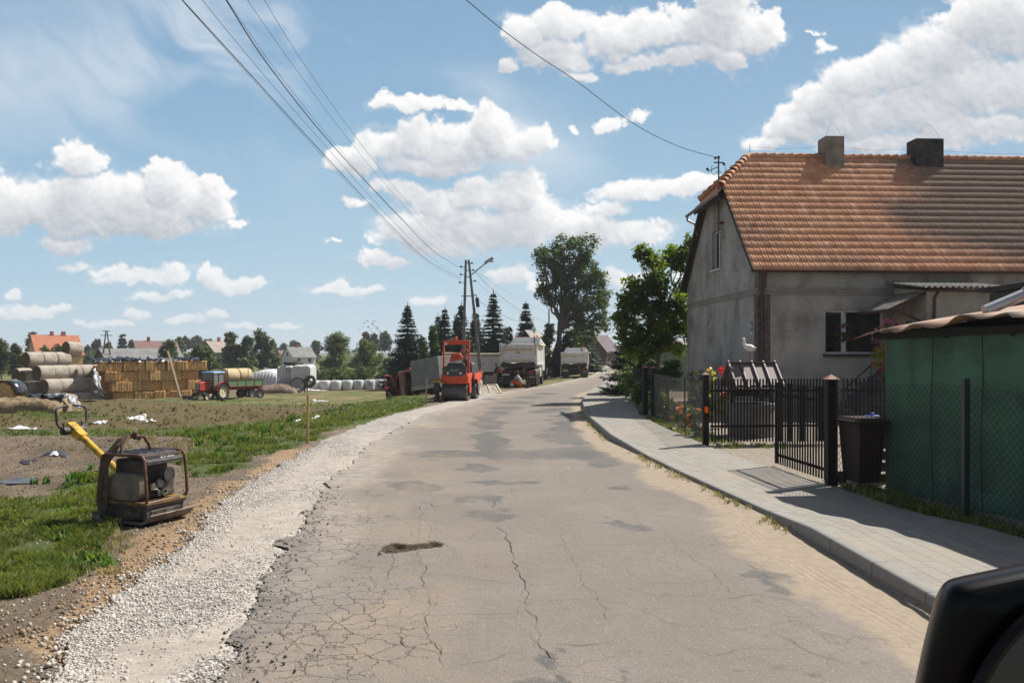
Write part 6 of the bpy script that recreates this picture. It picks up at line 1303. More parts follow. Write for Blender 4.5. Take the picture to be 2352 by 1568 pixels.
def wbale(seed, r=.62, h=1.05):
    root = empty('wrapped_bale', (0, 0, 0)); g = random.Random(seed); mb = MB(); mb.lathe([(0, h*.0), (r*.8, 0), (r*.97, .05), (r*1.03, h*.25), (r*1.03, h*.7), (r*.97, h*.92), (r*.86, h*.98), (r*.5, h*1.0), (0, h*.985)], n=24)
    mb.v = [(x*(1+g.uniform(-.02, .02)), y*(1+g.uniform(-.02, .02)), z+g.uniform(-.015, .015)) for x, y, z in mb.v]; mb.build('film', WF, root, smooth=True); t = MB(); t.lathe([(r*.2, h*.992), (r*.32, h*1.01), (r*.2, h*1.012)], n=10); t.build('film_end', WFG, root); return root
wb0 = wbale(1); WB = [(650, 'small'), (675, ''), (699, ''), (738, ''), (762, ''), (789, ''), (815, ''), (842, ''), (866, ''), (880, ''), (905, '')]
WPX = [(723,87),(746,87),(771,87.4),(797,88),(822,88.6),(848,89.2),(866,90),(889,90.5),(914,91),(938,91.5)]
for i, (px, Y) in enumerate(WPX):
    c = wb0 if i == 0 else copy_tree(wb0); x = X_at(px, Y); c.location = (x, Y, -1.86); c.rotation_euler = (0, 0, rnd.random()*6); c.scale = (1, 1, 1.02)
    tag(c, ['white wrapped silage bale nearest the tyre stack', 'second wrapped silage bale from the stacked white blocks', 'third wrapped silage bale from the stacked white blocks', 'fourth wrapped silage bale from the stacked white blocks', 'fifth wrapped silage bale from the stacked white blocks', 'sixth wrapped silage bale from the stacked white blocks', 'last wrapped silage bale left of the open van door', 'wrapped silage bale seen in the opening of the van door', 'wrapped silage bale seen through the red cab window', 'wrapped silage bale hidden mostly behind the van box'][i], 'wrapped bale', 'white wrapped bales in a row')
# big block stack: four cubes of film-covered bales with a draped sheet
def block(px0, px1, pyt, pyb, Y, d, label, m, seed):
    x0, x1 = X_at(px0, Y), X_at(px1, Y); zb, zt = HC-(pyb-HY)/F*Y, HC-(pyt-HY)/F*Y; n = 26; g = np.random.default_rng(seed); P = []; prof = [(0, 0), (0, .25), (0, .5), (0, .75), (.02, .93), (.10, 1.0), (.5, 1.02), (.9, 1.0), (1, .9), (1, 0)]
    U = np.linspace(0, 1, n)
    V = [];
    for a, b in prof:
        f = .035*np.sin(U*29+seed+b*3)*(1.2-b)+.03*np.sin(U*61+seed)
        V.append(np.stack([x0+(x1-x0)*U+0*U, Y+a*d-f, zb+(zt-zb)*b+.02*np.sin(U*13+seed)*b-.12*(zt-zb)*(np.abs(U*2-1)**8)*(b > .8)], -1))
    V = np.array(V); k = len(prof); Fv = gridfaces(k, n); V = V.reshape(-1, 3); 
    mb = MB(); mb.add([tuple(v) for v in V], [tuple(f) for f in Fv]+[tuple(i*n for i in range(k)), tuple(i*n+n-1 for i in range(k))[::-1]]); o = mb.build('silage_block', m); return tag(o, label, 'silage block', 'film covered silage blocks')
block(640, 676, 868, 900, 84.6, 2.2, 'lower left film covered block of the silage stack', WFG, 1); block(674, 702, 867, 905, 84.3, 2.2, 'lower right film covered block with ripped film', WF, 2)
block(636, 671, 840, 870, 84.8, 2.3, 'upper left film covered block of the silage stack', WF, 3); block(669, 713, 838, 874, 84.0, 2.6, 'upper right block with film draped in long folds', WF, 4)
tyre('old_tyre', at(675, 833.5, 85.2), .8, .24, (R(4), 0, 0), 'big old tyre lying on top of the white silage stack')
tyre('old_tyre', at(588, 893, 85), .62, .2, (R(3), 0, 0), 'old tyre lying flat on the ground before the white clamp')
tyre('old_tyre', at(712, 876, 82.3), .5, .17, (R(70), R(10), R(-25)), 'dusty tyre standing upright at the right hand of the stooping man')
tyre('old_tyre', at(685, 882, 82.8), .68, .12, (R(72), R(-8), R(30)), 'light coloured tyre ring left of the stooping man')
heap('soil_heap', 585, 690, 82.5, .75, 3.6, mat('brown_soil', (.17,.125,.095), .98, .3, 2, .8, 10), 'small brown soil heap in front of the silage stack', 'soil heap', seed=8)
rag('plastic_scrap', 730, 897, 1.6, .7, 'white film rags at the foot of the stack behind the tyres', seed=77, hgt=.1)

# ============================================================ TRACTOR + TRAILER
RED = mat('tractor_red', (.42,.03,.025), .45, .15, 4, dirt=(.16,.08,.06), dirt_amt=.2, dscale=3); RUB = mat('rubber', (.02,.02,.02), .8); RIMM = mat('cream_rim', (.55,.48,.30), .6, .15, 5)
def wheel(parent, c, r, w, ax='x', rim=None, rr=.55, name='wheel', lug=False):
    root = empty(name, c); root.parent = parent; mb = MB(); mb.lathe([(r*rr, -w*.42), (r*.8, -w/2), (r*.96, -w*.42), (r, -w*.2), (r, w*.2), (r*.96, w*.42), (r*.8, w/2), (r*rr, w*.42)], (0,0,0), ax, 28, False)
    if lug:
        for i in range(22):
            a = 2*math.pi*i/22; s = (1 if i % 2 else -1)*w*.24
            p = {'x': (s, (r)*math.cos(a), r*math.sin(a)), 'y': (r*math.cos(a), s, r*math.sin(a))}[ax]; mb.box(p, (w*.5, .06, .06) if ax == 'x' else (.06, w*.5, .06), rot=(a, 0, 0) if ax == 'x' else (0, -a, 0))
    mb.build('tyre', RUB, root, smooth=True); mb = MB(); mb.lathe([(r*rr*1.02, -w*.4), (r*rr*.95, -w*.25), (r*rr*.45, -w*.12), (r*rr*.25, -w*.2), (0, -w*.2)], (0,0,0), ax, 20, False); mb.lathe([(r*rr*1.02, w*.4), (r*rr*.95, w*.25), (r*rr*.45, w*.12), (r*rr*.25, w*.2), (0, w*.2)], (0,0,0), ax, 20, False); mb.build('rim', rim or RIMM, root, smooth=True); return root
tq = (X_at(486, 68.6), 68.6, -1.82)
# local frame: tractor looks along -x (to the left in the photo, slightly towards us), y to the rear of picture
tr = empty('tractor', tq, R(66), 'small red farm tractor with a blue cab roof parked before the straw wall', 'tractor')
mb = MB(); mb.prism([(-1.55,.85),(-1.6,1.45),(-1.45,1.56),(-.45,1.62),(-.45,.85)], 'y', -.27, .27); mb.build('bonnet', RED, tr, bevel=.04)
mb = MB(); mb.box((-1.585, 0, 1.2), (.05, .44, .5)); mb.build('grille', mat('grille_grey', (.28,.26,.26), .5, .3, 20), tr)
mb = MB(); mb.box((-.7, 0, .72), (1.5, .34, .34)); mb.box((.25, 0, .8), (.8, .5, .5)); mb.box((-1.2, 0, .62), (.3, .9, .14)); mb.cyl((.42, -.7, .72), (.42, .7, .72), .1, 10); mb.build('chassis', MACH, tr, bevel=.02)
for s in (-1, 1):
    wheel(tr, (-1.2, s*.62, .33), .33, .17, 'y', RIMM, .5, lug=False); wheel(tr, (.45, s*.72, .70), .70, .34, 'y', RIMM, .62, 'wheel', True)
    mb = MB(); P = [(.45+.82*math.cos(a), .72*s, .70+.82*math.sin(a)) for a in [R(20+150*i/10) for i in range(11)]]; ribbon3(mb, P, .42, (0, 1, 0), .02); mb.build('mudguard', RED, tr)
CABM = mat('cab_frame', (.06,.035,.03), .5); mb = MB()
for x in (-.42, .15, .78):
    for y in (-.62, .62): mb.box((x, y, 1.65), (.06, .06, 1.25))
mb.box((.18, -.62, 1.1), (1.2, .04, .14)); mb.box((.18, .62, 1.1), (1.2, .04, .14)); mb.box((-.42, 0, 1.62), (.05, 1.2, .08)); mb.build('cab_frame', CABM, tr)
mb = MB(); mb.box((.18, -.615, 1.72), (1.1, .015, .98)); mb.box((.18, .615, 1.72), (1.1, .015, .98)); mb.box((-.42, 0, 1.95), (.015, 1.15, .6)); o = mb.build('cab_glass', mat('dusty_glass', (.17,.19,.19), .15, .1, 3, spec=.6), tr)
mb = MB(); mb.box((.18, 0, 2.33), (1.42, 1.42, .14), top=(.92, .92)); mb.build('cab_roof', mat('faded_blue', (.18,.36,.55), .5, .15, 3), tr, bevel=.05)
mb = MB(); mb.tube([(-1.0, .12, 1.5), (-1.0, .12, 2.1)], .03, 8); mb.build('exhaust', MACH, tr); mb = MB(); mb.box((.35, 0, 1.2), (.45, .5, .12)); mb.box((.55, 0, 1.45), (.1, .45, .5)); mb.build('seat', MACH, tr, bevel=.03)
mb = MB(); mb.bar((-1.6, -.5, .45), (-2.5, -.5, .35), .1); mb.bar((-1.6, .5, .45), (-2.5, .5, .35), .1); mb.box((-2.5, 0, .35), (.12, 1.2, .3)); mb.bar((-2.5, 0, .3), (-3.2, -.2, .12), .2, .06); mb.build('front_loader', MACH, tr)
tl = empty('trailer', (X_at(549, 71.8), 71.8, -1.86), R(54), 'green sided farm trailer on a red frame behind the tractor', 'trailer')
GRT = mat('trailer_green', (.13,.25,.12), .6, .2, 3, dirt=(.22,.17,.10), dirt_amt=.25, dscale=3); REDT = mat('trailer_red', (.28,.05,.045), .6, .2, 3, dirt=(.14,.09,.07), dirt_amt=.25, dscale=3)
mb = MB(); mb.box((0, -1.0, 1.42), (3.7, .05, .55)); mb.box((0, 1.0, 1.42), (3.7, .05, .55)); mb.box((-1.83, 0, 1.42), (.05, 2.0, .55)); mb.build('side_board', GRT, tl, bevel=.01); mb = MB(); mb.box((1.85, 0, 1.42), (.06, 2.0, .55)); mb.build('tailboard', REDT, tl, bevel=.01)
mb = MB(); mb.box((0, 0, 1.12), (3.8, 2.06, .07)); mb.box((0, .45, .95), (3.6, .12, .26)); mb.box((0, -.45, .95), (3.6, .12, .26)); mb.box((1.6, -.95, 1.0), (.12, .1, .5)); mb.bar((-1.8, 0, .9), (-3.0, 0, .6), .14)
mb.build('frame', REDT, tl, bevel=.01); mb = MB()
for i in range(5): mb.box((-1.75+i*.87, -1.035, 1.42), (.06, .03, .58)); mb.box((-1.75+i*.87, 1.035, 1.42), (.06, .03, .58))
mb.box((0, -1.04, 1.70), (3.72, .05, .04)); mb.build('stanchions', mat('olive_steel', (.09,.11,.05), .6), tl)
for x in (.75, 1.55):
    for s in (-1, 1): wheel(tl, (x, s*.82, .42), .42, .24, 'y', mat('grey_rim', (.22,.21,.2), .6), .55)
mb = MB()
for x in (-1.85, .2): mb.box((x, -1.0, 2.1), (.035, .035, 1.5))
mb.box((-.85, -1.0, 2.82), (2.1, .02, .02)); mb.build('net_frame', mat('thin_green', (.03,.07,.05), .6), tl)
tM = tl.matrix_basis
for i, (x, y) in enumerate(((-.75, .25), (.55, .25))):
    c = copy_tree(rb2); p = Matrix.Translation(tl.location)@Euler((0, 0, R(54))).to_matrix().to_4x4()@Vector((x, y, 1.98)); c.location = p; c.rotation_euler = (0, 0, R(54)); tag(c, ['golden round bale riding at the front of the green trailer', 'golden round bale riding at the rear of the green trailer'][i], 'round bale', 'round bales loaded on the trailer')
    for k in kids(c):
        if k.name.startswith('wrap'): k.data = k.data.copy(); k.data.materials[0] = mat('light_straw_wrap', (.52,.42,.25), .85, .15, 4)
# ============================================================ VEHICLES ON THE ROAD
ORG = mat('signal_orange', (.68,.075,.02), .4, .08, 4, dirt=(.35,.09,.04), dirt_amt=.1, dscale=5); GRY = mat('dark_grey_panel', (.055,.058,.062), .5, .1, 4)
WHT = mat('dusty_white_paint', (.68,.67,.64), .42, .08, 2, dirt=(.40,.36,.30), dirt_amt=.14, dscale=1.6); WHC = mat('white_cab_paint', (.68,.68,.67), .3, .06, 2, coat=.3); YST = mat('yellow_stripe', (.58,.36,.03), .5, .2, 6)
LRED = mat('red_lens', (.35,.01,.01), .2, .1, 5); AMB = mat('amber_lens', (.8,.13,.02), .2, .1, 5); CHR = mat('clear_lens', (.6,.6,.58), .15, .1, 5)
rl = empty('road_roller', (-2.52, 37.35, .0), R(-11), 'orange tandem road roller with roll bar at the road edge', 'road roller'); rl.scale = (.97, .97, .98)
DR = mat('drum_steel', (.13,.125,.12), .55, .25, 3, metal=.5, dirt=(.10,.08,.06), dirt_amt=.2, dscale=3)
for y, nm in ((0, 'drum'), (1.75, 'drum')):
    mb = MB(); mb.lathe([(.30, -.60), (.385, -.60), (.39, -.585), (.39, .585), (.385, .60), (.30, .60), (.28, .5), (0, .5)], (0, y, .39), 'x', 40); mb.lathe([(0, -.5), (.28, -.5), (.30, -.6)], (0, y, .39), 'x', 40); mb.build(nm, DR, rl, smooth=True)
mb = MB(); mb.prism([(-.62,.80),(.62,.80),(.66,.95),(.64,1.22),(.50,1.27),(-.50,1.27),(-.64,1.22),(-.66,.95)], 'y', -.34, .30); mb.box((-.64, .1, .62), (.05, .34, .5)); mb.box((.64, .1, .62), (.05, .34, .5)); mb.box((0, .25, 1.15), (1.24, .7, .25)); mb.build('front_body', ORG, rl, bevel=.02)
mb = MB(); mb.add([(-.56,-.355,1.22),(-.28,-.355,1.14),(.28,-.355,1.14),(.56,-.355,1.22),(.58,-.35,1.52),(.30,-.30,1.66),(-.30,-.30,1.66),(-.58,-.35,1.52),(-.24,-.355,1.28),(.24,-.355,1.28),(-.56,-.2,1.22),(.56,-.2,1.22),(.58,-.2,1.52),(-.58,-.2,1.52)], [(0,1,8,7),(1,2,9,8),(2,3,4,9),(8,9,4,7),(4,5,6,7),(0,7,13,10),(3,11,12,4)]); mb.box((0, -.15, 1.42), (1.1, .3, .3)); mb.build('bonnet', GRY, rl)
text('HAMM', .13, mat('light_print', (.5,.5,.5), .5), rl, (0, -.366, 1.40), (R(90), 0, 0))
for s in (-1, 1):
    mb = MB(); mb.lathe([(.055, 0), (.06, .02), (.0, .03)], (s*.30, -.36, 1.27), 'y', 12); mb.v = [(x, 2*-.36-y, z*1.0) for x, y, z in mb.v]; mb.build('headlight', CHR, rl); mb = MB(); mb.box((s*.49, -.36, 1.37), (.09, .03, .12)); mb.build('tail_light', LRED, rl, bevel=.01)
    mb = MB(); mb.box((s*.60, .02, 1.95), (.085, .07, 1.55)); mb.build('roll_bar_post', ORG, rl, bevel=.01)
mb = MB(); mb.box((0, .02, 2.68), (1.29, .09, .20)); mb.build('roll_bar', ORG, rl, bevel=.015); mb = MB(); mb.lathe([(.05, 0), (.075, .03), (.075, .11), (.04, .16), (0, .165)], (0, .0, 2.80), n=14); mb.build('beacon', AMB, rl, smooth=True); mb = MB(); mb.box((0, .0, 2.79), (.08, .08, .04)); mb.cyl((-.47, -.05, 2.62), (-.47, -.09, 2.62), .07, 14); mb.build('work_lamp', CHR, rl)
mb = MB(); mb.prism([(-.36,1.72),(.26,1.86),(.30,1.98),(.18,2.17),(.10,2.20),(-.20,2.20),(-.27,2.12)], 'y', .05, .17); mb.build('seat_back', ORG, rl, bevel=.03); mb = MB(); mb.add([(-.34,.03,1.70),(.28,.03,1.84),(.28,.03,1.90),(-.34,.03,1.77)], [(0,1,2,3)]); mb.box((-.42, .0, 1.55), (.03, .05, .18)); mb.build('seat_cushion', mat('pale_vinyl', (.5,.6,.6), .4), rl)
text('HAMM', .10, mat('dark_print', (.2,.02,.01), .6), rl, (-.02, .046, 2.0), (R(90), R(-4), 0))
mb = MB(); mb.box((0, .0, 1.62), (.78, .2, .22)); mb.box((.3, .7, 1.55), (.22, .3, .7)); mb.build('seat_base', MACH, rl, bevel=.03)
mb = MB(); c = Vector((.27, .55, 2.18)); mb.tube([c+Vector((.19*math.cos(a), .06*math.sin(a), .17*math.sin(a))) for a in [2*math.pi*i/18 for i in range(19)]], .02, 6); mb.build('steering_wheel', ORG, rl, smooth=True); mb = MB(); mb.bar(c-Vector((.19, 0, 0)), c+Vector((.19, 0, 0)), .03); mb.tube([c, c+Vector((0, .2, -.5))], .03, 8); mb.build('steering_column', MACH, rl)
mb = MB(); mb.prism([(1.05,.95),(2.35,.95),(2.45,1.2),(2.3,1.55),(1.2,1.75),(1.05,1.5)], 'x', -.5, .5); mb.build('engine_hood', GRY, rl, bevel=.05); mb = MB()
for s in (-1, 1): mb.prism([(.95,.95),(1.55,.95),(1.85,.30),(1.95,.35),(2.35,1.0),(2.5,1.05),(2.5,1.25),(1.0,1.25)], 'x', s*.62-.03, s*.62+.03)
mb.box((0, 2.45, 1.1), (1.24, .08, .3)); mb.build('rear_frame', ORG, rl, bevel=.01)
mb = MB(); mb.cyl((.66, 1.75, .60), (.69, 1.75, .60), .20, 18); mb.cyl((.64, 1.75, .39), (.68, 1.75, .39), .12, 16); mb.build('drum_motor', mat('greyish_metal', (.25,.24,.22), .5, metal=.4), rl, smooth=True)
mb = MB(); mb.box((0, -.02, .76), (1.16, .5, .06)); mb.box((0, 2.2, .74), (1.16, .3, .06)); mb.cyl((0, .55, .85), (0, 1.05, .85), .18, 10); mb.build('scraper', mat('rust_brown', (.10,.055,.03), .9, .4, 9), rl)
# vibratory rammer
rq = hit(1004, 921); rm_ = empty('rammer', (rq.x, rq.y, rq.z), R(-10), 'yellow topped vibratory rammer standing beside the roller drum', 'rammer'); mb = MB(); mb.box((0, .02, .04), (.28, .34, .05)); mb.lathe([(.10, .06), (.115, .1), (.10, .14), (.115, .18), (.10, .22), (.115, .26), (.10, .30), (.115, .34), (.10, .38), (.13, .42)], n=14); mb.box((0, 0, .58), (.24, .26, .34)); mb.box((0, -.05, .85), (.2, .2, .2)); mb.build('body', MACH, rm_, bevel=.01)
mb = MB(); mb.prism([(-.26,.88),(-.22,.96),(.0,1.0),(.25,.92),(.36,.84),(.34,.80),(.1,.86),(-.2,.84)], 'y', -.16, .16); mb.build('cover', YEL, rm_, bevel=.02); mb = MB(); mb.tube([(-.3, -.17, .93), (.1, -.2, .98), (.42, -.16, .84), (.42, .16, .84), (.1, .2, .98), (-.3, .17, .93)], .018, 6); mb.build('handle', MACH, rm_)
# frame panel lying against the verge
fa, fb, fc_, fd = at(1098.5, 885, 44.5), at(1140, 882, 45.2), at(1151, 901, 44.2), at(1104, 906, 43.3); fp = empty('framed_panel', fd, 0, 'pale framed metal panel leaning low beside the roller', 'panel'); L0 = [v-fd for v in (fa, fb, fc_, fd)]
mb = MB(); 
for a, b in ((0, 1), (1, 2), (2, 3), (3, 0)): mb.bar(L0[a], L0[b], .09, .05)
mb.bar((L0[0]+L0[1])/2, (L0[3]+L0[2])/2, .07, .05); mb.build('frame', mat('cream_steel', (.48,.43,.34), .6, .15, 5), fp, bevel=.006); mb = MB(); mb.add([tuple(v+Vector((0, .03, -.01))) for v in L0], [(0,1,2,3)]); mb.build('sheet', mat('dusty_sheet', (.26,.22,.16), .6, .35, 6), fp)
# traffic cone like pale can by the panel
mb = MB(); mb.lathe([(.0, 0), (.12, 0), (.13, .05), (.12, .26), (.07, .32), (.05, .40), (0, .41)], n=14); o = mb.build('white_canister', mat('shiny_white', (.7,.7,.7), .25), smooth=True); o.location = at(1102, 886, 43.6); tag(o, 'small shiny white canister between roller and framed panel', 'canister')
# van
vn_ = empty('red_van', (-3.42, 50.6, -.72), 0, 'red crew cab van with a grey tarpaulin box and open front door', 'van', rot=None); vn_.rotation_euler = (Matrix.Rotation(R(37), 3, 'Z')@Matrix.Rotation(R(-6.5), 3, 'X')@Matrix.Rotation(R(-3.0), 3, 'Y')).to_euler()
TPG = mat('grey_tarpaulin', (.20,.205,.20), .6, .12, 1.5, .5, 4); TPL = mat('light_tarpaulin', (.33,.325,.30), .6, .12, 1.5, .6, 4); VR = mat('van_red', (.30,.012,.018), .35, .08, 3, coat=.4)
mb = MB(); mb.box((0, 1.68, 1.93), (2.08, 3.3, 1.62), top=(.985, .99)); mb.build('tarp_box', TPG, vn_, bevel=.04); mb = MB(); mb.box((0, .015, 1.93), (2.02, .03, 1.58)); mb.build('rear_flap', TPL, vn_, bevel=.01, jit=.004)
mb = MB(); mb.box((0, 1.68, 1.0), (2.12, 3.34, .26)); mb.build('drop_side', mat('alloy_side', (.34,.34,.33), .4, .15, 4, metal=.5), vn_, bevel=.01); mb = MB(); mb.box((-.42, 2.6, .72), (.12, 5.2, .2)); mb.box((.42, 2.6, .72), (.12, 5.2, .2)); mb.box((-.85, 2.35, .62), (.2, .7, .24)); mb.build('chassis', MACH, vn_)
VW = MB(); VW.prism([(3.42,.45),(6.0,.45),(6.05,1.0),(5.9,1.25),(5.35,1.95),(5.1,2.18),(4.8,2.26),(3.5,2.26),(3.42,2.2)], 'x', .92, .97); VW.prism([(3.42,.45),(6.0,.45),(6.05,1.0),(5.9,1.25),(5.35,1.95),(5.1,2.18),(4.8,2.26),(3.5,2.26),(3.42,2.2)], 'x', -.30, .91) if False else None
VW.box((0, 4.3, 2.24), (1.84, 1.55, .07)); VW.box((0, 5.75, .98), (1.86, .5, .5)); VW.box((0, 3.45, 1.35), (1.86, .06, 1.8)); VW.box((0, 4.6, .5), (1.84, 2.5, .12)); VW.box((0, 5.98, .7), (1.88, .12, .5))
for y in (3.46, 4.22, 5.0): VW.box((-.94, y, 1.35), (.06, .09, 1.8))
VW.bar((-.94, 5.02, 2.2), (-.94, 5.9, 1.25), .08); VW.box((-.94, 4.3, 2.2), (.06, 1.6, .08)); VW.box((-.94, 4.3, .52), (.06, 1.6, .2)); VW.box((-.94, 5.5, .8), (.05, 1.0, .5)); VW.build('cab_body', VR, vn_, bevel=.02)
dd = empty('rear_door', (0, 0, 0)); dd.parent = vn_; mb = MB(); mb.box((-.965, 4.68, .95), (.04, .68, .85)); 
for y in (4.36, 5.0): mb.box((-.965, y, 1.75), (.04, .07, .78))
mb.box((-.965, 4.68, 2.12), (.04, .7, .07)); mb.build('door_skin', VR, dd, bevel=.01); mb = MB(); mb.box((-.968, 4.68, 1.74), (.015, .58, .70)); mb.build('window', mat('pale_pane', (.10,.12,.12), .08, .1, 2, spec=.6), dd); mb = MB(); mb.box((-.99, 4.66, .98), (.01, .50, .62)); mb.build('door_panel', mat('grey_door_lining', (.25,.25,.25), .6), dd)
od = empty('front_door', (-.97, 5.55, 0), R(-78)); od.parent = vn_; mb = MB(); mb.box((0, -.45, .88), (.06, .92, .86)); mb.box((0, -.86, 1.72), (.05, .07, .85)); mb.bar((0, -.86, 2.12), (0, -.35, 2.05), .06); mb.bar((0, -.35, 2.05), (0, .0, 1.32), .06); mb.build('door_skin', VR, od, bevel=.015)
mb = MB(); mb.box((.045, -.45, .88), (.03, .74, .72)); mb.box((-.045, -.45, .88), (.03, .74, .72)); mb.build('door_lining', MACH, od, bevel=.02); mb = MB(); mb.box((.09, -.05, 1.45), (.2, .12, .34)); mb.build('door_mirror', MACH, od, bevel=.03)
mb = MB(); mb.box((0, 4.5, 1.0), (1.5, .5, .5)); mb.box((0, 4.3, 1.5), (1.5, .16, .7)); mb.box((0, 3.8, 1.1), (1.6, .4, .7)); mb.build('seats', MACH, vn_, bevel=.05)
mb = MB(); mb.add([(-.86,5.12,2.16),(.86,5.12,2.16),(.88,5.88,1.26),(-.88,5.88,1.26)], [(0,1,2,3)]); mb.build('windscreen', mat('pale_pane', (.10,.12,.12), .08, .1, 2, spec=.6), vn_)
mb = MB(); mb.box((-.55, 4.0, 2.34), (.36, .16, .15)); mb.build('beacon', AMB, vn_, bevel=.03)
for y, rr in ((1.0, .36), (5.15, .34)):
    for s in (-1, 1): wheel(vn_, (s*.84, y, .36), rr, .24, 'x', mat('grey_rim', (.22,.21,.2), .6), .58)
mb = MB(); mb.box((0, -.02, .62), (1.9, .08, .14)); mb.build('bumper', MACH, vn_)
for s in (-1, 1): mb = MB(); mb.box((s*.8, -.05, .76), (.3, .04, .12)); mb.build('tail_light', LRED, vn_)
mb = MB(); mb.box((-.95, 2.1, .55), (.05, .6, .3)); mb.build('side_locker', mat('grey_locker', (.2,.2,.2), .5), vn_)
# tipper lorry
def tipper():
    t = empty('tipper_truck', (0, 0, 0)); mb = MB()
    # body: sides, floor, front
    for s in (-1, 1):
        mb.prism([(0.02,1.42),(4.7,1.42),(4.7,2.72),(0.06,2.66)], 'x', s*1.24-.03, s*1.24+.03); mb.box((s*1.26, 2.35, 2.66), (.10, 4.7, .12)); mb.box((s*1.25, 2.35, 1.44), (.10, 4.7, .12))
        for y in (.25, 1.3, 2.35, 3.4, 4.5): mb.box((s*1.28, y, 2.05), (.05, .11, 1.2))
    mb.box((0, 2.35, 1.44), (2.46, 4.7, .10)); mb.box((0, 4.68, 2.1), (2.5, .06, 1.3)); mb.box((0, 4.4, 2.76), (2.5, .6, .06)); bd = mb.build('tipper_body', WHT, t, bevel=.012)
    mb = MB(); mb.box((0, -.02, 2.08), (2.34, .06, 1.10)); mb.box((-1.2, -.02, 2.1), (.16, .12, 1.3)); mb.box((1.2, -.02, 2.1), (.16, .12, 1.3)); mb.box((0, -.03, 2.62), (2.5, .10, .14))
    for x in (-1.0, 1.0): mb.box((x, -.06, 2.02), (.04, .03, .86))
    mb.box((0, -.06, 2.44), (2.0, .03, .05)); mb.box((0, -.06, 1.62), (2.0, .03, .05)); tg = mb.build('tailgate', WHT, t, bevel=.01)
    mb = MB(); mb.box((0, -.078, 2.37), (1.9, .008, .055)); mb.box((0, -.078, 1.69), (1.9, .008, .03)); mb.box((-1.2, -.085, 2.2), (.06, .008, .5)); mb.box((1.2, -.085, 2.2), (.06, .008, .5)); mb.build('stripe', YST, tg)
    mb = MB(); mb.lathe([(0, -.008), (.15, -.006), (.155, 0)], (0, 0, 0), 'y', 24); mb.v = [(x, y-.055, z*.45+2.18) for x, y, z in mb.v]; mb.build('badge', YST, tg)
    mb = MB(); mb.box((0, -.06, 1.93), (.06, .03, .06)); mb.build('latch', MACH, tg)
    mb = MB(); mb.prism([(-1.22,1.30),(1.22,1.30),(1.22,1.60),(.6,1.54),(.2,1.56),(-.3,1.50),(-.8,1.55),(-1.22,1.62)], 'y', -.07, -.03); mb.build('tar_stain', mat('bitumen_stain', (.06,.05,.04), .8, .5, 7), tg)
    for s in (-1, 1): mb = MB(); mb.lathe([(.0, -.04), (.10, -.03), (.10, .03), (0, .04)], (s*1.2, -.02, 2.70), 'y', 12); mb.build('hinge', WHC, tg, smooth=True)
    mb = MB(); mb.tube([(1.36, .05, 2.72), (1.42, 1.2, 2.66), (1.43, 2.6, 2.63), (1.38, 4.6, 2.66)], .085, 10); mb.build('rolled_cover', mat('cream_canvas', (.50,.44,.32), .8, .15, 4), t, smooth=True)
    mb = MB(); mb.box((0, .0, 1.30), (2.3, .5, .14)); mb.box((-.42, 3.0, 1.05), (.12, 7.4, .3)); mb.box((.42, 3.0, 1.05), (.12, 7.4, .3)); mb.box((0, .0, .98), (1.2, .3, .3)); mb.box((0, 2.5, 1.1), (2.2, 3.6, .12)); mb.box((0, 5.1, .75), (2.3, 1.0, .5)); mb.build('chassis', MACH, t, bevel=.02)
    mb = MB(); mb.box((-.85, .0, .88), (.7, .14, .34)); mb.box((.85, .0, .88), (.7, .14, .34)); mb.box((0, .0, .62), (2.36, .12, .12)); mb.box((-.8, -.02, .40), (.62, .02, .5)); mb.box((.8, -.02, .40), (.62, .02, .5)); mb.build('rear_bumper', MACH, t)
    for s in (-1, 1): mb = MB(); mb.box((s*.86, -.08, .98), (.36, .03, .10)); mb.build('tail_light', LRED, t)
    mb = MB(); mb.box((-.86, -.078, .80), (.52, .012, .11)); mb.build('number_plate', mat('plate_white', (.6,.62,.62), .4), t); mb = MB(); mb.box((.92, -.078, .62), (.34, .012, .05)); mb.build('reflector_strip', mat('pale_strip', (.5,.5,.45), .5), t)
    for y in (.55, 1.9):
        for s in (-1, 1): wheel(t, (s*.98, y, .5), .5, .52, 'x', mat('dusty_rim', (.30,.27,.23), .7), .55)
    for y in (5.0, ):
        for s in (-1, 1): wheel(t, (s*1.05, y, .5), .5, .32, 'x', mat('dusty_rim', (.30,.27,.23), .7), .55)
    mb = MB()
    for s in (-1, 1):
        for y in (.55, 1.9): ribbon3(mb, [(s*.98, y+.58*math.cos(a), .5+.58*math.sin(a)) for a in [R(15+150*i/8) for i in range(9)]], .54, (1, 0, 0), .02)
    mb.build('mudguards', mat('dusty_mudguard', (.30,.25,.19), .8, .25, 5), t)
    mb = MB(); mb.prism([(4.95,.9),(6.9,.9),(7.0,1.6),(6.85,2.5),(6.6,2.85),(5.2,2.98),(4.95,2.9)], 'x', -1.18, 1.18); mb.prism([(5.0,2.9),(6.3,2.86),(5.9,3.08),(5.1,3.24)], 'x', -1.05, 1.05); mb.box((0, 4.93, 2.0), (2.3, .04, 1.7)); cb = mb.build('cab', WHC, t, bevel=.05)
    mb = MB(); mb.box((0, 4.90, 2.62), (1.4, .03, .28)); mb.build('rear_window', GL, cb)
    for s in (-1, 1):
        mb = MB(); mb.box((s*.78, 5.3, 3.3), (.16, .16, .12)); mb.build('beacon', AMB, t, bevel=.03); mb = MB(); mb.box((s*1.38, 6.7, 2.3), (.22, .14, .5)); mb.bar((s*1.15, 6.7, 2.5), (s*1.38, 6.7, 2.5), .03); mb.build('mirror', MACH, t, bevel=.02)
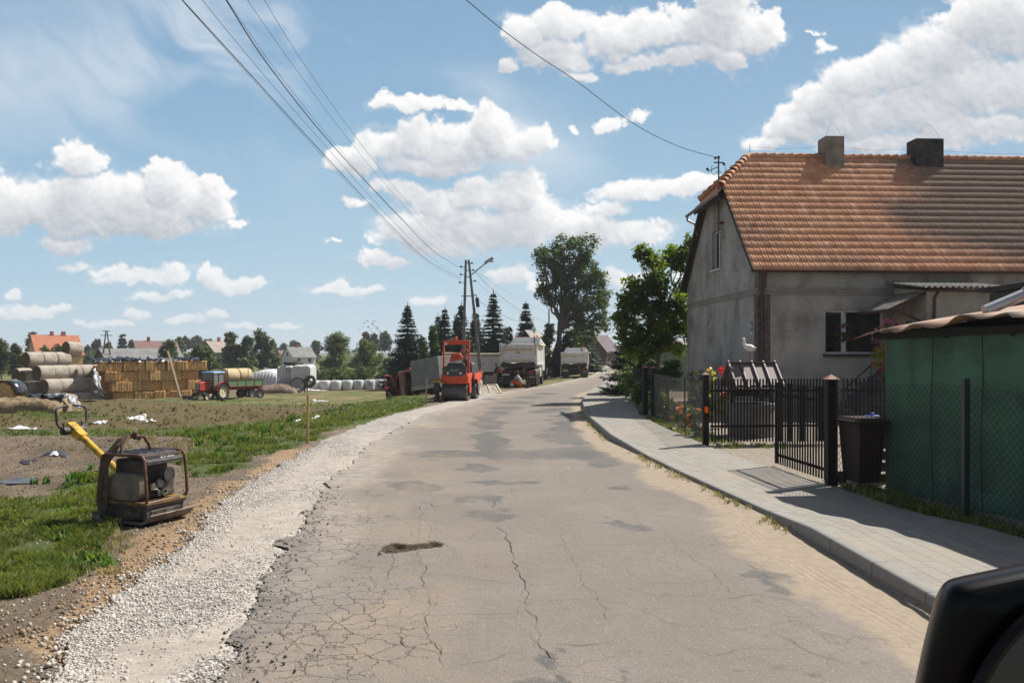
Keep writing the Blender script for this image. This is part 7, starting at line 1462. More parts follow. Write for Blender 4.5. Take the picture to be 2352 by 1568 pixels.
    mb = MB(); mb.tube([(.62, 4.82, 1.2), (.62, 4.82, 3.3)], .06, 10); mb.build('exhaust_stack', mat('brown_exhaust', (.12,.09,.08), .7), t)
    mb = MB(); mb.box((1.14, 3.5, .85), (.1, 1.1, .6)); mb.build('side_tank', mat('cream_tank', (.45,.42,.34), .6, .2, 4), t, bevel=.05)
    return t
t1 = tipper(); t1.location = (.42, 52.4, -.02); t1.rotation_euler = (0, R(-.6), R(-7)); t1.scale = (.93, 1, 1); tag(t1, 'near white tipper truck with yellow striped tailgate parked at the road edge', 'truck')
t2 = copy_tree(t1); t2.location = (5.38, 70.8, -.02); t2.rotation_euler = (0, R(-1.2), R(-6)); t2.scale = (.90, .90, .80); tag(t2, 'far white tipper truck parked further up the road by the tall tree', 'truck')
t3 = copy_tree(t1); t3.location = (-5.0, 60.5, -.62); t3.rotation_euler = (0, 0, R(-86)); tag(t3, 'white tipper truck parked crosswise behind the leaning utility pole', 'truck')
for o in (t1, t2, t3): o['group'] = 'white tipper trucks at the roadworks'

# ============================================================ PEOPLE
SKIN = mat('skin', (.32,.17,.11), .6, .08, 9)
def skinmesh(name, pts, edges, m, parent, rad, lv=2, root=0):
    me = bpy.data.meshes.new(name); me.from_pydata(pts, edges, []); o = link(name, me, m, parent); sk = o.modifiers.new('skin', 'SKIN'); sk.use_smooth_shade = True
    if not me.skin_vertices: 
        bpy.context.view_layer.objects.active = o
    for i, r in enumerate(rad):
        v = me.skin_vertices[0].data[i]; v.radius = (r, r) if not isinstance(r, tuple) else r; v.use_root = (i == root)
    sb = o.modifiers.new('sub', 'SUBSURF'); sb.levels = sb.render_levels = lv; return o
def person(loc, rz, J, label, shirt, trousers, hair=None, vest=None, cap=None, shoe=None, short=True, band=None):
    """J: joints in local metres: pelvis chest neck head, (shoulder elbow hand) l r, (hip knee ankle toe) l r; x = right, y = forward of the picture"""
    p = empty('person', loc, rz, label, 'person'); V = []; E = []; Rr = []
    def v(k, r): V.append(tuple(J[k]) if isinstance(k, str) else tuple(k)); Rr.append(r); return len(V)-1
    pe = v('pelvis', .12); ch = v('chest', (.15, .12)); nk = v('neck', .055); hd = v('head', .088); E += [(pe, ch), (ch, nk), (nk, hd)]
    hv = Vector(J['head']); up = (hv-Vector(J['neck'])).normalized(); tp = v(tuple(hv+up*.09), .07); E.append((hd, tp)); fc = Vector(J.get('face', (0, -1, 0))).normalized(); ns = v(tuple(hv+fc*.105-up*.01), .014); E.append((hd, ns))
    for s in 'lr':
        a = v('sh'+s, .058); b = v('el'+s, .042); c = v('ha'+s, .03); E += [(ch, a), (a, b), (b, c)]; d = (Vector(J['ha'+s])-Vector(J['el'+s])).normalized(); sd = d.orthogonal().normalized(); pm_ = v(tuple(Vector(J['ha'+s])+d*.06), (.035, .016)); E.append((c, pm_))
        for k in range(4): q1 = v(tuple(Vector(V[pm_])+d*.04+sd*(k-1.5)*.02), .009); q2 = v(tuple(Vector(V[pm_])+d*(.075+.01*(k in (1, 2)))+sd*(k-1.5)*.023-sd.cross(d)*.02), .008); E += [(pm_, q1), (q1, q2)]
        th = v(tuple(Vector(J['ha'+s])+d*.03+sd*.05), .011); E.append((c, th))
        h = v('hi'+s, .085); k_ = v('kn'+s, .062); an = v('an'+s, .042); to = v('to'+s, .035); E += [(pe, h), (h, k_), (k_, an), (an, to)]
    skinmesh('body', V, E, SKIN, p, Rr)
    T = lambda a, b, t: tuple(Vector(J[a]).lerp(Vector(J[b]), t))
    sv = [J['pelvis'], J['chest'], J['neck'], J['shl'], T('shl', 'ell', .62 if short else 1), J['shr'], T('shr', 'elr', .62 if short else 1)]; se = [(0, 1), (1, 2), (1, 3), (3, 4), (1, 5), (5, 6)]; sr = [.165, (.19, .15), .075, .082, .066, .082, .066]
    if not short: sv += [T('ell', 'hal', .9), T('elr', 'har', .9)]; se += [(4, 7), (6, 8)]; sr += [.05, .05]
    skinmesh('shirt', sv, se, shirt, p, sr)
    if vest: skinmesh('vest', [T('pelvis', 'chest', .1), T('pelvis', 'chest', .6), J['chest'], T('chest', 'neck', .5)], [(0, 1), (1, 2), (2, 3)], vest, p, [.175, .185, (.20, .16), .10])
    tv = [T('pelvis', 'chest', .12), J['hil'], J['knl'], J['anl'], J['hir'], J['knr'], J['anr']]; skinmesh('trousers', tv, [(0, 1), (1, 2), (2, 3), (0, 4), (4, 5), (5, 6)], trousers, p, [.15, .105, .08, .065, .105, .08, .065])
    for s in 'lr': skinmesh('boot', [J['an'+s], T('an'+s, 'to'+s, .4), J['to'+s]], [(0, 1), (1, 2)], shoe or RUB, p, [.06, .055, .045], 1)
    if band:
        for s in 'lr':
            b = MB(); 
            for t in (.62, .82): a_ = Vector(T('kn'+s, 'an'+s, t)); d_ = (Vector(J['an'+s])-Vector(J['kn'+s])).normalized(); b.tube([a_-d_*.03, a_+d_*.03], .098, 12)
            b.build('reflective_band', band, p)
    mb = MB(); mb.ball(tuple(hv+up*.035-fc*.012), .108, 14, (1, 1.05, .95)); V2 = mb.v; mb.v = [x for x in V2]
    if cap: mb.add([tuple(hv+up*.05+fc*.08+Vector((dx, 0, 0))) for dx in (-.07, .07)]+[tuple(hv+up*.03+fc*.19+Vector((dx, 0, 0))) for dx in (.05, -.05)], [(0, 1, 2, 3)])
    h_ = mb.build('cap' if cap else 'hair', cap or hair or mat('dark_hair', (.03,.02,.015), .8), p, smooth=True)
    # keep the cover off the face
    me = h_.data; bm = bmesh.new(); bm.from_mesh(me); 
    kill = [v_ for v_ in bm.verts if (v_.co-hv).dot(fc) > .045 and (v_.co-hv).dot(up) < .045 or (v_.co-hv).dot(up) < -.04]; bmesh.ops.delete(bm, geom=kill, context='VERTS'); bm.to_mesh(me); bm.free()
    for s in (-1, 1): e = MB(); sd = fc.cross(up).normalized(); e.ball(tuple(hv+fc*.086+sd*s*.033+up*.012), .011, 8); e.build('eye', mat('eye_dark', (.03,.02,.02), .3), p)
    return p
BLUE = mat('dark_overalls', (.025,.028,.035), .85, .15, 6); ORT = mat('hi_vis_orange', (.85,.10,.01), .7, .08, 5); WTS = mat('grey_white_shirt', (.45,.47,.48), .85, .08, 6); REF = mat('reflective_tape', (.75,.78,.78), .35); DVEST = mat('dark_orange_vest', (.35,.07,.02), .8, .15, 6); BEI = mat('beige_shirt', (.45,.38,.30), .85, .1, 6)
# stooping man with the tyres at the silage stack (seen from behind)
q = at(703, 905, 82.6)
person((q.x, q.y, -1.93), R(15), dict(pelvis=(0,0,.95), chest=(.04,-.05,1.33), neck=(.06,-.09,1.47), head=(.07,-.13,1.60), face=(.2,-.9,-.4), shl=(-.17,-.04,1.42), ell=(-.33,-.08,1.2), hal=(-.38,-.2,1.02), shr=(.25,-.04,1.40), elr=(.42,-.08,1.18), har=(.5,-.12,.98), hil=(-.09,0,.92), knl=(-.10,-.04,.5), anl=(-.10,0,.08), tol=(-.12,-.14,.04), hir=(.09,0,.92), knr=(.10,-.03,.5), anr=(.10,.02,.08), tor=(.13,-.12,.04)),
 'man in dark work clothes handling tyres beside the white silage stack', mat('brown_grey_jacket', (.07,.06,.055), .9, .15, 6), BLUE, short=False)
# man with a cap behind the roller, reaching to the pole
q = at(1086, 890, 45.6); person((q.x, q.y, -.02), R(0), dict(pelvis=(-.02,0,.88), chest=(-.03,0,1.22), neck=(-.02,0,1.38), head=(.0,0,1.50), face=(1,-.15,-.05), shl=(-.06,.17,1.32), ell=(.18,.22,1.15), hal=(.42,.18,1.2), shr=(-.02,-.17,1.32), elr=(.20,-.22,1.13), har=(.50,-.15,1.12), hil=(-.02,.09,.85), knl=(.0,.1,.45), anl=(-.03,.1,.08), tol=(.12,.1,.04), hir=(-.02,-.09,.85), knr=(.0,-.1,.45), anr=(-.05,-.1,.08), tor=(.10,-.1,.04)),
 'man in a beige cap and shirt reaching towards the leaning pole behind the roller', BEI, BLUE, cap=mat('beige_cap', (.38,.32,.24), .8))
# man in dark clothes with orange vest, leaning at the left rear wheel of the near tipper
q = at(1146, 888, 51.0); person((q.x, q.y, -.02), R(0), dict(pelvis=(.04,0,.84), chest=(-.02,-.05,1.18), neck=(-.08,-.08,1.31), head=(-.13,-.1,1.41), face=(-.5,-.8,-.3), shl=(-.16,-.02,1.25), ell=(-.24,-.15,1.02), hal=(-.30,-.32,.86), shr=(.15,-.04,1.24), elr=(.10,-.25,1.0), har=(-.10,-.34,.88), hil=(-.04,0,.82), knl=(-.06,-.05,.44), anl=(-.06,.02,.08), tol=(-.08,-.12,.04), hir=(.13,0,.82), knr=(.14,-.05,.44), anr=(.14,.02,.08), tor=(.12,-.12,.04)),
 'man in dark clothes and dull orange vest standing behind the near tipper truck', BLUE, BLUE, vest=DVEST, short=False)
# crouching man in pale T-shirt and orange trousers
q = at(1190, 889, 51.3); person((q.x, q.y, -.01), R(0), dict(pelvis=(.17,.05,.22), chest=(.02,-.04,.62), neck=(-.04,-.07,.77), head=(-.06,-.10,.90), face=(-.6,.6,-.3), shl=(-.02,.13,.70), ell=(-.28,.16,.50), hal=(-.42,.05,.35), shr=(.0,-.20,.68), elr=(-.26,-.22,.45), har=(-.44,-.15,.33), hil=(.10,.13,.22), knl=(-.32,.16,.42), anl=(-.36,.16,.08), tol=(-.50,.16,.05), hir=(.10,-.08,.20), knr=(-.30,-.16,.40), anr=(-.42,-.22,.08), tor=(-.56,-.24,.05)),
 'crouching man in pale T-shirt and orange reflective trousers behind the near tipper', WTS, ORT, band=REF)

# ============================================================ POLES AND WIRES
CONC = mat('pole_concrete', (.20,.185,.165), .9, .25, 3, .4, 25); ALU = mat('lamp_alu', (.35,.36,.37), .4, .1, 5, metal=.5)
ap = empty('utility_pole', (-2.25, 49.0, 0), 0, 'A-shaped concrete utility pole with a street lamp arm above the roadworks', 'utility pole'); o_ = Vector(ap.location)
def L_at(px, py, Y=49.0): return at(px, py, Y)-o_
for a, b in (((1070, 597), (1062, 893)), ((1076.5, 597), (1108, 893))): mb = MB(); P0, P1 = L_at(*a), L_at(*b); mb.tube([P0, P1], [.085, .15], 4); mb.build('leg', CONC, ap)
mb = MB()
for (x0, x1, y) in ((1068, 1079, 603), (1068, 1081, 621), (1066, 1083, 636), (1060, 1090, 680)): mb.bar(L_at(x0, y), L_at(x1, y), .05)
mb.build('brace', CONC, ap)
for x, y in ((1059, 612), (1058, 630), (1056, 648), (1084, 604), (1087, 620), (1091, 645)): mb = MB(); mb.ball(tuple(L_at(x, y)), .065, 8); mb.bar(L_at(x, y+1), L_at(1070 if x < 1070 else 1079, y+1), .03); mb.build('insulator', mat('black_porcelain', (.03,.028,.03), .3), ap)
mb = MB(); mb.tube([L_at(1084, 674), L_at(1094, 678), L_at(1096, 686)], .03, 6); mb.tube([L_at(1095.5, 684), L_at(1098, 705)], .11, 8); mb.tube([L_at(1098, 705), L_at(1099, 745)], .012, 4); mb.build('cable_reel', MACH, ap)
mb = MB(); mb.tube([L_at(1079, 634), L_at(1115, 605)], .035, 8); la = mb.build('lamp_arm', ALU, ap); mb = MB(); a, b = L_at(1113, 605), L_at(1133, 591.5); mb.bar(a, b, .20, .16); mb.build('lamp_head', ALU, la, bevel=.03); mb = MB(); mb.ball(tuple(a.lerp(b, .7)-Vector((0,0,.10))), .16, 10, (1.4, 1, .5)); mb.build('lamp_glass', CHR, la)
for i, (px, yt, Y, h, px2, y2, lab) in enumerate(((1261, 709, 111, 8.0, 1290, 692, 'street lamp pole standing just left of the tall tree'), (1372.5, 764, 182, 6.3, 1386, 758, 'slim street lamp left of the pair beside the receding road'), (1391, 769, 240, 7.1, 1403, 763.5, 'farthest street lamp at the end of the receding road'))):
    b = at(px, yt, Y); sp = empty('street_lamp', (b.x, b.y, b.z-h), 0, lab, 'street lamp', 'street lamps along the road'); mb = MB(); mb.tube([(0, 0, -.1), (0, 0, h)], [.15, .09], 8); e = at(px2, y2, Y)-Vector(sp.location); mb.build('pole', CONC, sp); mb = MB(); mb.tube([(0, 0, h-.2), e], .05, 6); ar = mb.build('lamp_arm', ALU, sp); mb = MB(); mb.bar(e-Vector((.1, 0, 0)), e+Vector((.9, 0, .25)), .28, .2); mb.build('lamp_head', ALU, ar)
# wooden A pole far left
b = at(244, 825, 150); wp = empty('wooden_pylon', (b.x, b.y, -1.9), 0, 'wooden A-frame power pole with two crossarms in front of the barn', 'utility pole'); o2 = Vector(wp.location); q_ = lambda x, y: at(x, y, 150)-o2
for x in (235.5, 254.5): mb = MB(); mb.tube([q_(244.5+(x-245)*.15, 761), q_(x, 829)], [.10, .16], 6); mb.build('leg', mat('dark_pole_wood', (.10,.075,.055), .9), wp)
for xa, xb, yy in ((236, 252, 760), (231, 258, 770), (238, 251, 795)): mb = MB(); mb.bar(q_(xa, yy), q_(xb, yy), .12); mb.build('crossarm', mat('dark_pole_wood', (.10,.075,.055), .9), wp)
WM = mat('wire_black', (.02,.02,.022), .5); WM2 = mat('wire_grey', (.08,.08,.085), .5)
def wire(pts, r, label, m=WM, group='overhead wires'):
    mb = MB(); P = [at(*p) for p in pts]; out = []
    for i in range(len(P)-1):
        for k in range(6):
            t = k/6; p0 = P[max(i-1, 0)]; p1 = P[i]; p2 = P[i+1]; p3 = P[min(i+2, len(P)-1)]; out.append(.5*((2*p1)+(p2-p0)*t+(2*p0-5*p1+4*p2-p3)*t*t+(3*p1-p0-3*p2+p3)*t**3))
    out.append(P[-1]); mb.tube(out, r, 5); o = mb.build('overhead_wire', m, smooth=True); tag(o, label, 'wire', group)
def sagw(p0, p1, Y0, Y1, mid, sg=0): return None
D1 = lambda pts, Ys: [(x, y, Y) for (x, y), Y in zip(pts, Ys)]
YS = [9, 11, 13.5, 18, 25, 36, 49]
wire(D1([(330,-95),(418,0),(560,155),(725,335),(880,500),(985,600),(1058,639)], YS), .0085, 'thick twisted cable leftmost at the top edge running down to the utility pole')
wire(D1([(332,-100),(416,-1),(556,156),(722,338),(876,503),(984,604),(1057,644)], YS), .004, 'thin wire clinging to the leftmost thick cable', WM2)
wire(D1([(385,-100),(464,0),(608,175),(750,338),(895,500),(990,592),(1058,636)], YS), .004, 'thin wire between the two thick cables at the top edge', WM2)
wire(D1([(455,-100),(519,0),(620,155),(760,330),(900,480),(1000,580),(1066,619)], YS), .0095, 'thick twisted cable in the middle ending at the pole insulators')
wire(D1([(457,-102),(521,0),(640,170),(775,338),(905,484),(990,560),(1060,606)], YS), .0035, 'thin wire hugging the middle thick cable', WM2)
wire(D1([(510,-95),(568,0),(680,160),(800,320),(915,458),(1000,548),(1062,598)], YS), .0035, 'thin wire second from the right in the fan at the top edge', WM2)
wire(D1([(560,-85),(607,0),(700,150),(815,312),(925,452),(1005,540),(1068,594)], YS), .0035, 'thin wire rightmost in the fan at the top edge', WM2)
wire(D1([(960,-95),(1066,-4),(1148,64),(1235,128),(1327,189),(1455,284),(1558,336),(1647,362)], [15,17,19,21,24,27.5,29.5,30.9]), .011, 'single black cable sagging from the top edge to the gable mast', group='house service cable')
for i, (p, q, lab) in enumerate((((1088,618),(1262,722),'upper thin wire from the utility pole to the next lamp'), ((1089,622),(1262,742),'thick cable from the utility pole to the next lamp'), ((1092,645),(1262,748),'lower thin wire from the utility pole to the next lamp'), ((1096,688),(1262,752),'lowest cable from the pole bracket towards the next lamp'))):
    s_ = [8, 20, 14, 16][i]; pts = []
    for k in range(7): t = k/6; Yk = 1/((1-t)/49+t/111); x = p[0]+(q[0]-p[0])*t; y = p[1]+(q[1]-p[1])*t+s_*4*t*(1-t)*.9; pts.append((x, y, Yk))
    wire(pts, .012 if i in (1, 3) else .006, lab, WM if i in (1, 3) else WM2)
wire([(1264, 722, 111), (1300, 742, 130), (1340, 752, 155), (1372, 766, 182)], .012, 'distant wire from the tall tree lamp to the far lamps', WM2); wire([(1374, 766, 182), (1500, 772, 120), (1592, 770, 60)], .012, 'distant wire crossing behind the walnut tree', WM2)
# birds
bp = [(823,757),(846,751),(837,742),(844,738),(860,749),(855,744),(843,762),(851,756),(868,757),(846,764),(856,763),(865,753),(835,750),(858,738),(872,762)]
BM = None
for i, (x, y) in enumerate(bp):
    if BM is None:
        mb = MB(); mb.tube([(-.16,0,0),(-.08,0,.01),(.05,0,0),(.17,0,-.01)], [.01,.045,.05,.012], 6); mb.add([(-.06,0,.02),(.06,0,.02),(-.02,.28,.12),(-.06,.27,.11)], [(0,1,2,3)]); mb.add([(-.06,0,.02),(.06,0,.02),(-.02,-.28,.12),(-.06,-.27,.11)], [(3,2,1,0)]); BM = mb.build('bird', mat('dark_feather', (.04,.035,.035), .8)); o = BM
    else: o = BM.copy(); COL.objects.link(o)
    o.location = at(x, y, 130+(i*37 % 25)); o.rotation_euler = (rnd.uniform(-.4, .4), rnd.uniform(-.3, .3), rnd.uniform(0, 6)); o.scale = (1.3,)*3; tag(o, 'tiny dark bird of the loose flock above the willow bushes', 'bird', 'birds flocking above the willows')

# ============================================================ BACKGROUND TREES
def dtree(name, label, x0, x1, yt, yb, Y, lm, seed, n=1400, kind='round', group='distant trees beyond the farm', zb=-1.9, lo=.25, cl=None, nb=8, asp=.6):
    s = Y/F; cx = (x0+x1)/2; g = random.Random(seed); X = (cx-CX)*s; zt = HC-(yt-HY)*s; W2 = (x1-x0)/2*s; z0 = zb+(zt-zb)*lo; H = zt-z0; B = []
    for i in range(nb):
        a = g.uniform(0, 6.28); t = (i+.5)/nb; wz = math.sin(math.pi*min(1, .22+.72*t))**.7 if kind == 'round' else (1-t)**.8+.15
        r = W2*g.uniform(.34, .5); rr = max(0, W2*wz-r*.8); B.append((X+math.cos(a)*rr, Y+math.sin(a)*rr*.6, z0+H*(.10+.80*t), r, r, min(H*.34, r*1.1)))
    B.append((X+g.uniform(-.2, .2)*W2, Y, zt-H*.18, W2*.38, W2*.38, H*.18)); B.append((X, Y, z0+H*.45, W2*.65, W2*.6, H*.4))
    return tree(name, (X, Y, zb), B, lm, label, group, nl=int(n*1.9), size=s*5.2, clump=cl or W2*.19, trunk=max(.08, H*.022), seed=seed, aspect=asp, shell=.3)
DARKL = leafmat('dark_oak_leaves', (.045,.062,.035), (.11,.13,.06), .1, .2)
T_ = [('birch_tree','left birch clump between the straw wall and the silage',508,556,762,852,150,LG_BIR,1,3800),('birch_tree','tall middle birch behind the trailer',548,590,772,852,150,LG_BIR,2,3200),('birch_tree','tallest birch behind the trailer with several tops',570,630,757,852,155,LG_BIR,3,4200),
 ('round_tree','dark round tree right of the brown roofed house',361,412,786,850,150,LG_FAR,4,2600),('leafy_tree','sunlit leafy tree behind the right end of the straw wall',430,497,792,858,120,LG_FAR,5,3600),('leafy_tree','pointed tree between brown house and oak row',395,430,775,840,200,LG_FAR,6,1800),
 ('oak_tree','left oak of the row above the straw wall',408,438,774,812,330,DARKL,7,1300),('oak_tree','middle oak of the row above the straw wall',434,470,773,812,330,DARKL,8,1500),('oak_tree','right oak of the row above the straw wall',464,495,779,812,320,DARKL,9,1300),
 ('small_tree','small round tree left of the barn roof',165,190,785,812,230,LG_FAR,10,1000),('leafy_tree','low tree behind the orange house corner',188,212,792,815,240,LG_FAR,11,900),('leafy_tree','broad tree behind the barn apex',208,236,777,812,260,DARKL,12,1200),('leafy_tree','tree right of the wooden pylon',238,264,784,814,240,LG_FAR,13,1100),
 ('pale_tree','pale thin tree between conifer and brown house',291,311,780,812,280,DARKL,15,900),('garden_tree','orchard tree at the left edge above the green field',-22,30,776,846,120,LG_BIR,16,3000),('garden_tree','orchard tree left of the orange house',20,58,788,846,115,LG_BIR,17,2400),('leafy_tree','tree rising behind the left gable of the orange house',58,94,762,800,230,DARKL,18,1300),
 ('garden_bush','bushy tree in front of the orange house',88,118,795,822,150,LG_FAR,19,1100),('garden_bush','bushy tree right before the orange house',118,150,792,822,150,LG_FAR,20,1200),('garden_bush','low bushes behind the round bale stack',50,90,805,832,140,LG_BIR,21,1200),
 ('oak_tree','flat crowned tree group left above the white house',612,640,786,816,330,DARKL,22,1100),('oak_tree','dark oak left above the white house roof',638,662,790,812,380,DARKL,23,800),('oak_tree','dark oak right above the white house roof',660,694,784,814,380,DARKL,24,1100),
 ('lone_tree','lone mushroom shaped tree right of the white house',711,739,783,802,300,DARKL,25,900),('shrub_tree','shrub beneath the lone mushroom shaped tree',712,736,800,817,300,DARKL,26,600),
 ('leafy_tree','bush beside the birches towards the white house',616,648,815,850,160,LG_WIL,27,1400),('leafy_tree','low bush in front of the birches',545,582,828,862,130,LG_FAR,28,1600),
 ('oak_tree','left tree of the trio above the right willow',826,852,761,815,260,DARKL,29,1300),('oak_tree','middle tree of the trio above the right willow',846,872,767,812,265,DARKL,30,1100),('oak_tree','right leaning tree of the trio above the right willow',866,902,764,806,260,DARKL,31,1400)]
for nm, lab, x0, x1, yt, yb, Y, lm, sd, n in T_: dtree(nm, lab, x0, x1, yt, yb, Y, lm, sd, n, lo=.42 if 'oak' in nm or 'lone' in nm or 'leaning' in lab else .08)
dtree('willow_bush', 'large pale willow bush in the middle of the field edge', 734, 812, 770, 850, 125, LG_WIL, 41, 7500, group='pale willow bushes at the field edge', lo=.02, nb=12, asp=.35); dtree('willow_bush', 'smaller pale willow bush left of the dark spruces', 800, 882, 786, 852, 122, LG_WIL, 42, 6500, group='pale willow bushes at the field edge', lo=.02, nb=12, asp=.35)
dtree('willow_bush', 'low pale bush reaching under the white cottage', 872, 915, 822, 862, 110, LG_WIL, 43, 2200, group='pale willow bushes at the field edge', lo=.02)
def dspruce(cx, yt, yb, hw_, Y, seed, label, n_lv=34, zb=-1.6, lm=None, rg=.35):
    s = Y/F; zt = HC-(yt-HY)*s; spruce('spruce_tree', ((cx-CX)*s, Y, zb), zt-zb, hw_*s*1.2, label, 'spruces of the village', seed, lm or LG_SPR, n_lv, rg, size=s*11)
dspruce(936, 703, 850, 42, 88, 81, 'large spruce at the left end of the dark tree row', 60)
dspruce(1022, 712, 850, 30, 92, 82, 'slim spruce with a thin leader left of the utility pole', 51); dspruce(1006, 728, 850, 26, 94, 83, 'slim spruce with a thin leader beside the broadleaf clump', 45)
dspruce(1060, 700, 850, 34, 90, 84, 'spruce directly behind the legs of the utility pole', 51); dspruce(1133, 672, 850, 44, 86, 85, 'tallest ragged spruce right of the utility pole', 60, rg=.5); dspruce(1092, 718, 850, 38, 93, 89, 'dark spruce filling the gap right of the pole', 48)
dspruce(1208, 697, 840, 32, 96, 86, 'spruce above the dark barn gable', 48, -.8); dspruce(281, 766, 815, 11, 260, 87, 'dark conifer right of the wooden pylon', 16, -1.8, DARKL)
dspruce(1330, 735, 850, 42, 92, 88, 'dark conifer at the foot of the tall ash tree', 54, -.3); dspruce(1300, 770, 850, 28, 84, 90, 'small dark conifer left of the far tipper cab', 39, -.3)
for i, (x0, x1, yt, yb, Y, lab) in enumerate(((975,1012,742,850,90,'dark broadleaf tree between the large spruce and the slim spruces'),(1030,1068,724,850,96,'broadleaf tree left behind the utility pole'),(1072,1112,728,850,97,'broadleaf tree right behind the utility pole'),(1140,1190,745,850,95,'broadleaf tree between tallest spruce and dark barn'),(955,990,770,850,86,'low green tree hugging the large spruce'))): dtree('village_tree', lab, x0, x1, yt, yb, Y, LG_ASH, 60+i, 2600, group='broadleaf trees of the village', zb=-1.4, lo=.05)
for i, (x0, x1, yt, Y, lab) in enumerate(((1236,1284,735,84,'dark elder bush under the left side of the tall tree'),(1355,1385,768,150,'tree right of the far tipper behind the lamps'),(1378,1402,780,200,'small tree behind the slim street lamps'),(1396,1420,788,260,'distant tree at the end of the road'),(1395,1425,800,200,'low distant bush left of the roadside spruce'),(1345,1372,800,110,'leafy hedge bush beyond the far tipper'))): dtree('village_tree', lab, x0, x1, yt, 850, Y, LG_ASH if i < 2 else DARKL, 70+i, 2200, group='broadleaf trees of the village', zb=-.1, lo=.03)
# the tall ash
def ash():
    Y = 86; s = Y/F; Bl = [(1290,560,24,22),(1335,565,30,24),(1310,590,34,28),(1262,585,26,20),(1245,600,18,26),(1350,590,24,18),(1272,625,34,30),(1310,635,42,34),(1345,625,30,30),(1250,660,24,20),(1285,670,34,30),(1325,675,38,34),(1372,640,26,26),(1380,670,20,24),(1360,690,32,30),(1385,715,18,26),(1345,730,34,36),(1375,745,24,20),(1318,715,30,30),(1262,690,18,10),(1335,770,34,30)]
    B = [((x-CX)*s, Y+random.Random(i).uniform(-1, 1), HC-(y-HY)*s, a*s, a*s*.9, b*s) for i, (x, y, a, b) in enumerate(Bl)]
    r = tree('ash_tree', ((1272-CX)*s, Y, -.05), B, LG_ASH, 'tall ragged ash tree leaning over the road behind the tippers', nl=23000, size=.33, clump=.46, trunk=.34, seed=77, aspect=.5, shell=.25)
    mb = MB(); g = random.Random(3); limb(mb, (0, 0, .5), at(1285, 770, Y)-Vector(r.location), .34, .27, g, .03); limb(mb, at(1285, 770, Y)-Vector(r.location), at(1300, 640, Y)-Vector(r.location), .27, .14, g, .04); limb(mb, at(1292, 720, Y)-Vector(r.location), at(1340, 640, Y)-Vector(r.location), .16, .08, g, .05); mb.build('limb', BARK, r, smooth=True)
ash()
# maize hedge behind the wrapped bales
def hedge(name, label, p0, p1, h, w, lm, nl, cat='hedge', zb=-1.9, size=.3):
    x0, y0 = p0; x1, y1 = p1; L_ = math.hypot(x1-x0, y1-y0); n = int(L_/(w*.55)); B = [(x0+(x1-x0)*i/n, y0+(y1-y0)*i/n, zb+h*.48, w*.6, w*.6, h*.52*rnd.uniform(.93, 1.06)) for i in range(n+1)]
    root = empty(name, (x0, y0, zb), 0, label, cat); C = clumps([(b[0]-x0, b[1]-y0, b[2]-zb, *b[3:]) for b in B], 3, 5, .3, .17*w); leaves('foliage', C, nl, size, lm, root, rad=.16*w, aspect=.4, seed=5); return root
hedge('maize_hedge', 'long dark green maize strip behind the row of white bales', (X_at(714, 97), 97), (X_at(1000, 92), 92), 2.35, 1.9, LG_FAR, 15000)
for i, (a, b, Y, h, lab) in enumerate(((-30, 120, 160, 3.6, 'dark shrub belt behind the round bale stack'), (180, 340, 215, 4.6, 'dark shrub belt between the orange house and the brown roof'), (360, 520, 175, 4.0, 'dark shrub belt behind the straw wall and tractor'), (620, 720, 290, 3.0, 'low shrub belt running past the small white house'))):
    hedge('shrub_belt', lab, (X_at(a, Y), Y), (X_at(b, Y), Y+4), h, 3.2, LG_FAR if i != 2 else DARKL, 5200, cat='shrubs', size=.55)
# ============================================================ DISTANT HOUSES
def house2(name, label, px, Y, rot, L_, D_, he, hr, wall, roof, zb=-1.9, wins=(), gwins=(), chim=(), dormers=0, cat='house', over=.35):
    r = empty(name, (X_at(px, Y), Y, zb), R(rot), label, cat); mb = MB(); mb.prism([(0, 0), (D_, 0), (D_, he), (D_/2, hr-.1), (0, he)], 'x', 0, L_); mb.build('walls', wall, r)
    k = (hr-he)/(D_/2); mb = MB(); o1 = over
    for sg in (0, 1):
        ya, yb_ = (-o1, D_/2) if sg == 0 else (D_+o1, D_/2); P = [(-o1, ya, he-o1*k+.06), (L_+o1, ya, he-o1*k+.06), (L_+o1, yb_, hr+.06), (-o1, yb_, hr+.06)]; mb.add(P+[(x, y, z-.14) for x, y, z in P], [(0,1,2,3),(7,6,5,4),(0,4,5,1),(1,5,6,2),(2,6,7,3),(3,7,4,0)])
    rf = mb.build('roof', roof, r)
    for x, w in chim: mb = MB(); mb.box((x, D_/2, hr+.35), (w, .5, 1.2)); mb.build('chimney', mat('brick_red', (.35,.10,.06), .9, .2, 3), rf)
    for x, z, w, h in wins:
        mb = MB(); mb.box((x, -.03, z), (w+.16, .06, h+.16)); wf = mb.build('window', WH, r); mb = MB(); mb.box((x, -.065, z), (w, .02, h)); mb.build('pane', GL, wf)
    for y, z, w, h in gwins:
        mb = MB(); mb.box((-.03, y, z), (.06, w+.16, h+.16)); wf = mb.build('window', WH, r); mb = MB(); mb.box((-.065, y, z), (.02, w, h)); mb.build('pane', GL, wf)
    for i in range(dormers):
        x = L_*.45+i*2.6; zc = he+(hr-he)*.25; mb = MB(); mb.prism([(x-.9, zc-.4), (x+.9, zc-.4), (x+.9, zc+.5), (x, zc+1.3), (x-.9, zc+.5)], 'y', D_*.05, D_*.35); dm = mb.build('dormer', wall, rf); mb = MB(); mb.add([(x-1.1, -.1, zc+.35), (x, -.1, zc+1.4), (x, D_*.38, zc+1.4), (x-1.1, D_*.38, zc+.35), (x+1.1, -.1, zc+.35), (x+1.1, D_*.38, zc+.35)], [(0,1,2,3),(1,4,5,2)]); mb.build('dormer_roof', roof, dm)
    return r
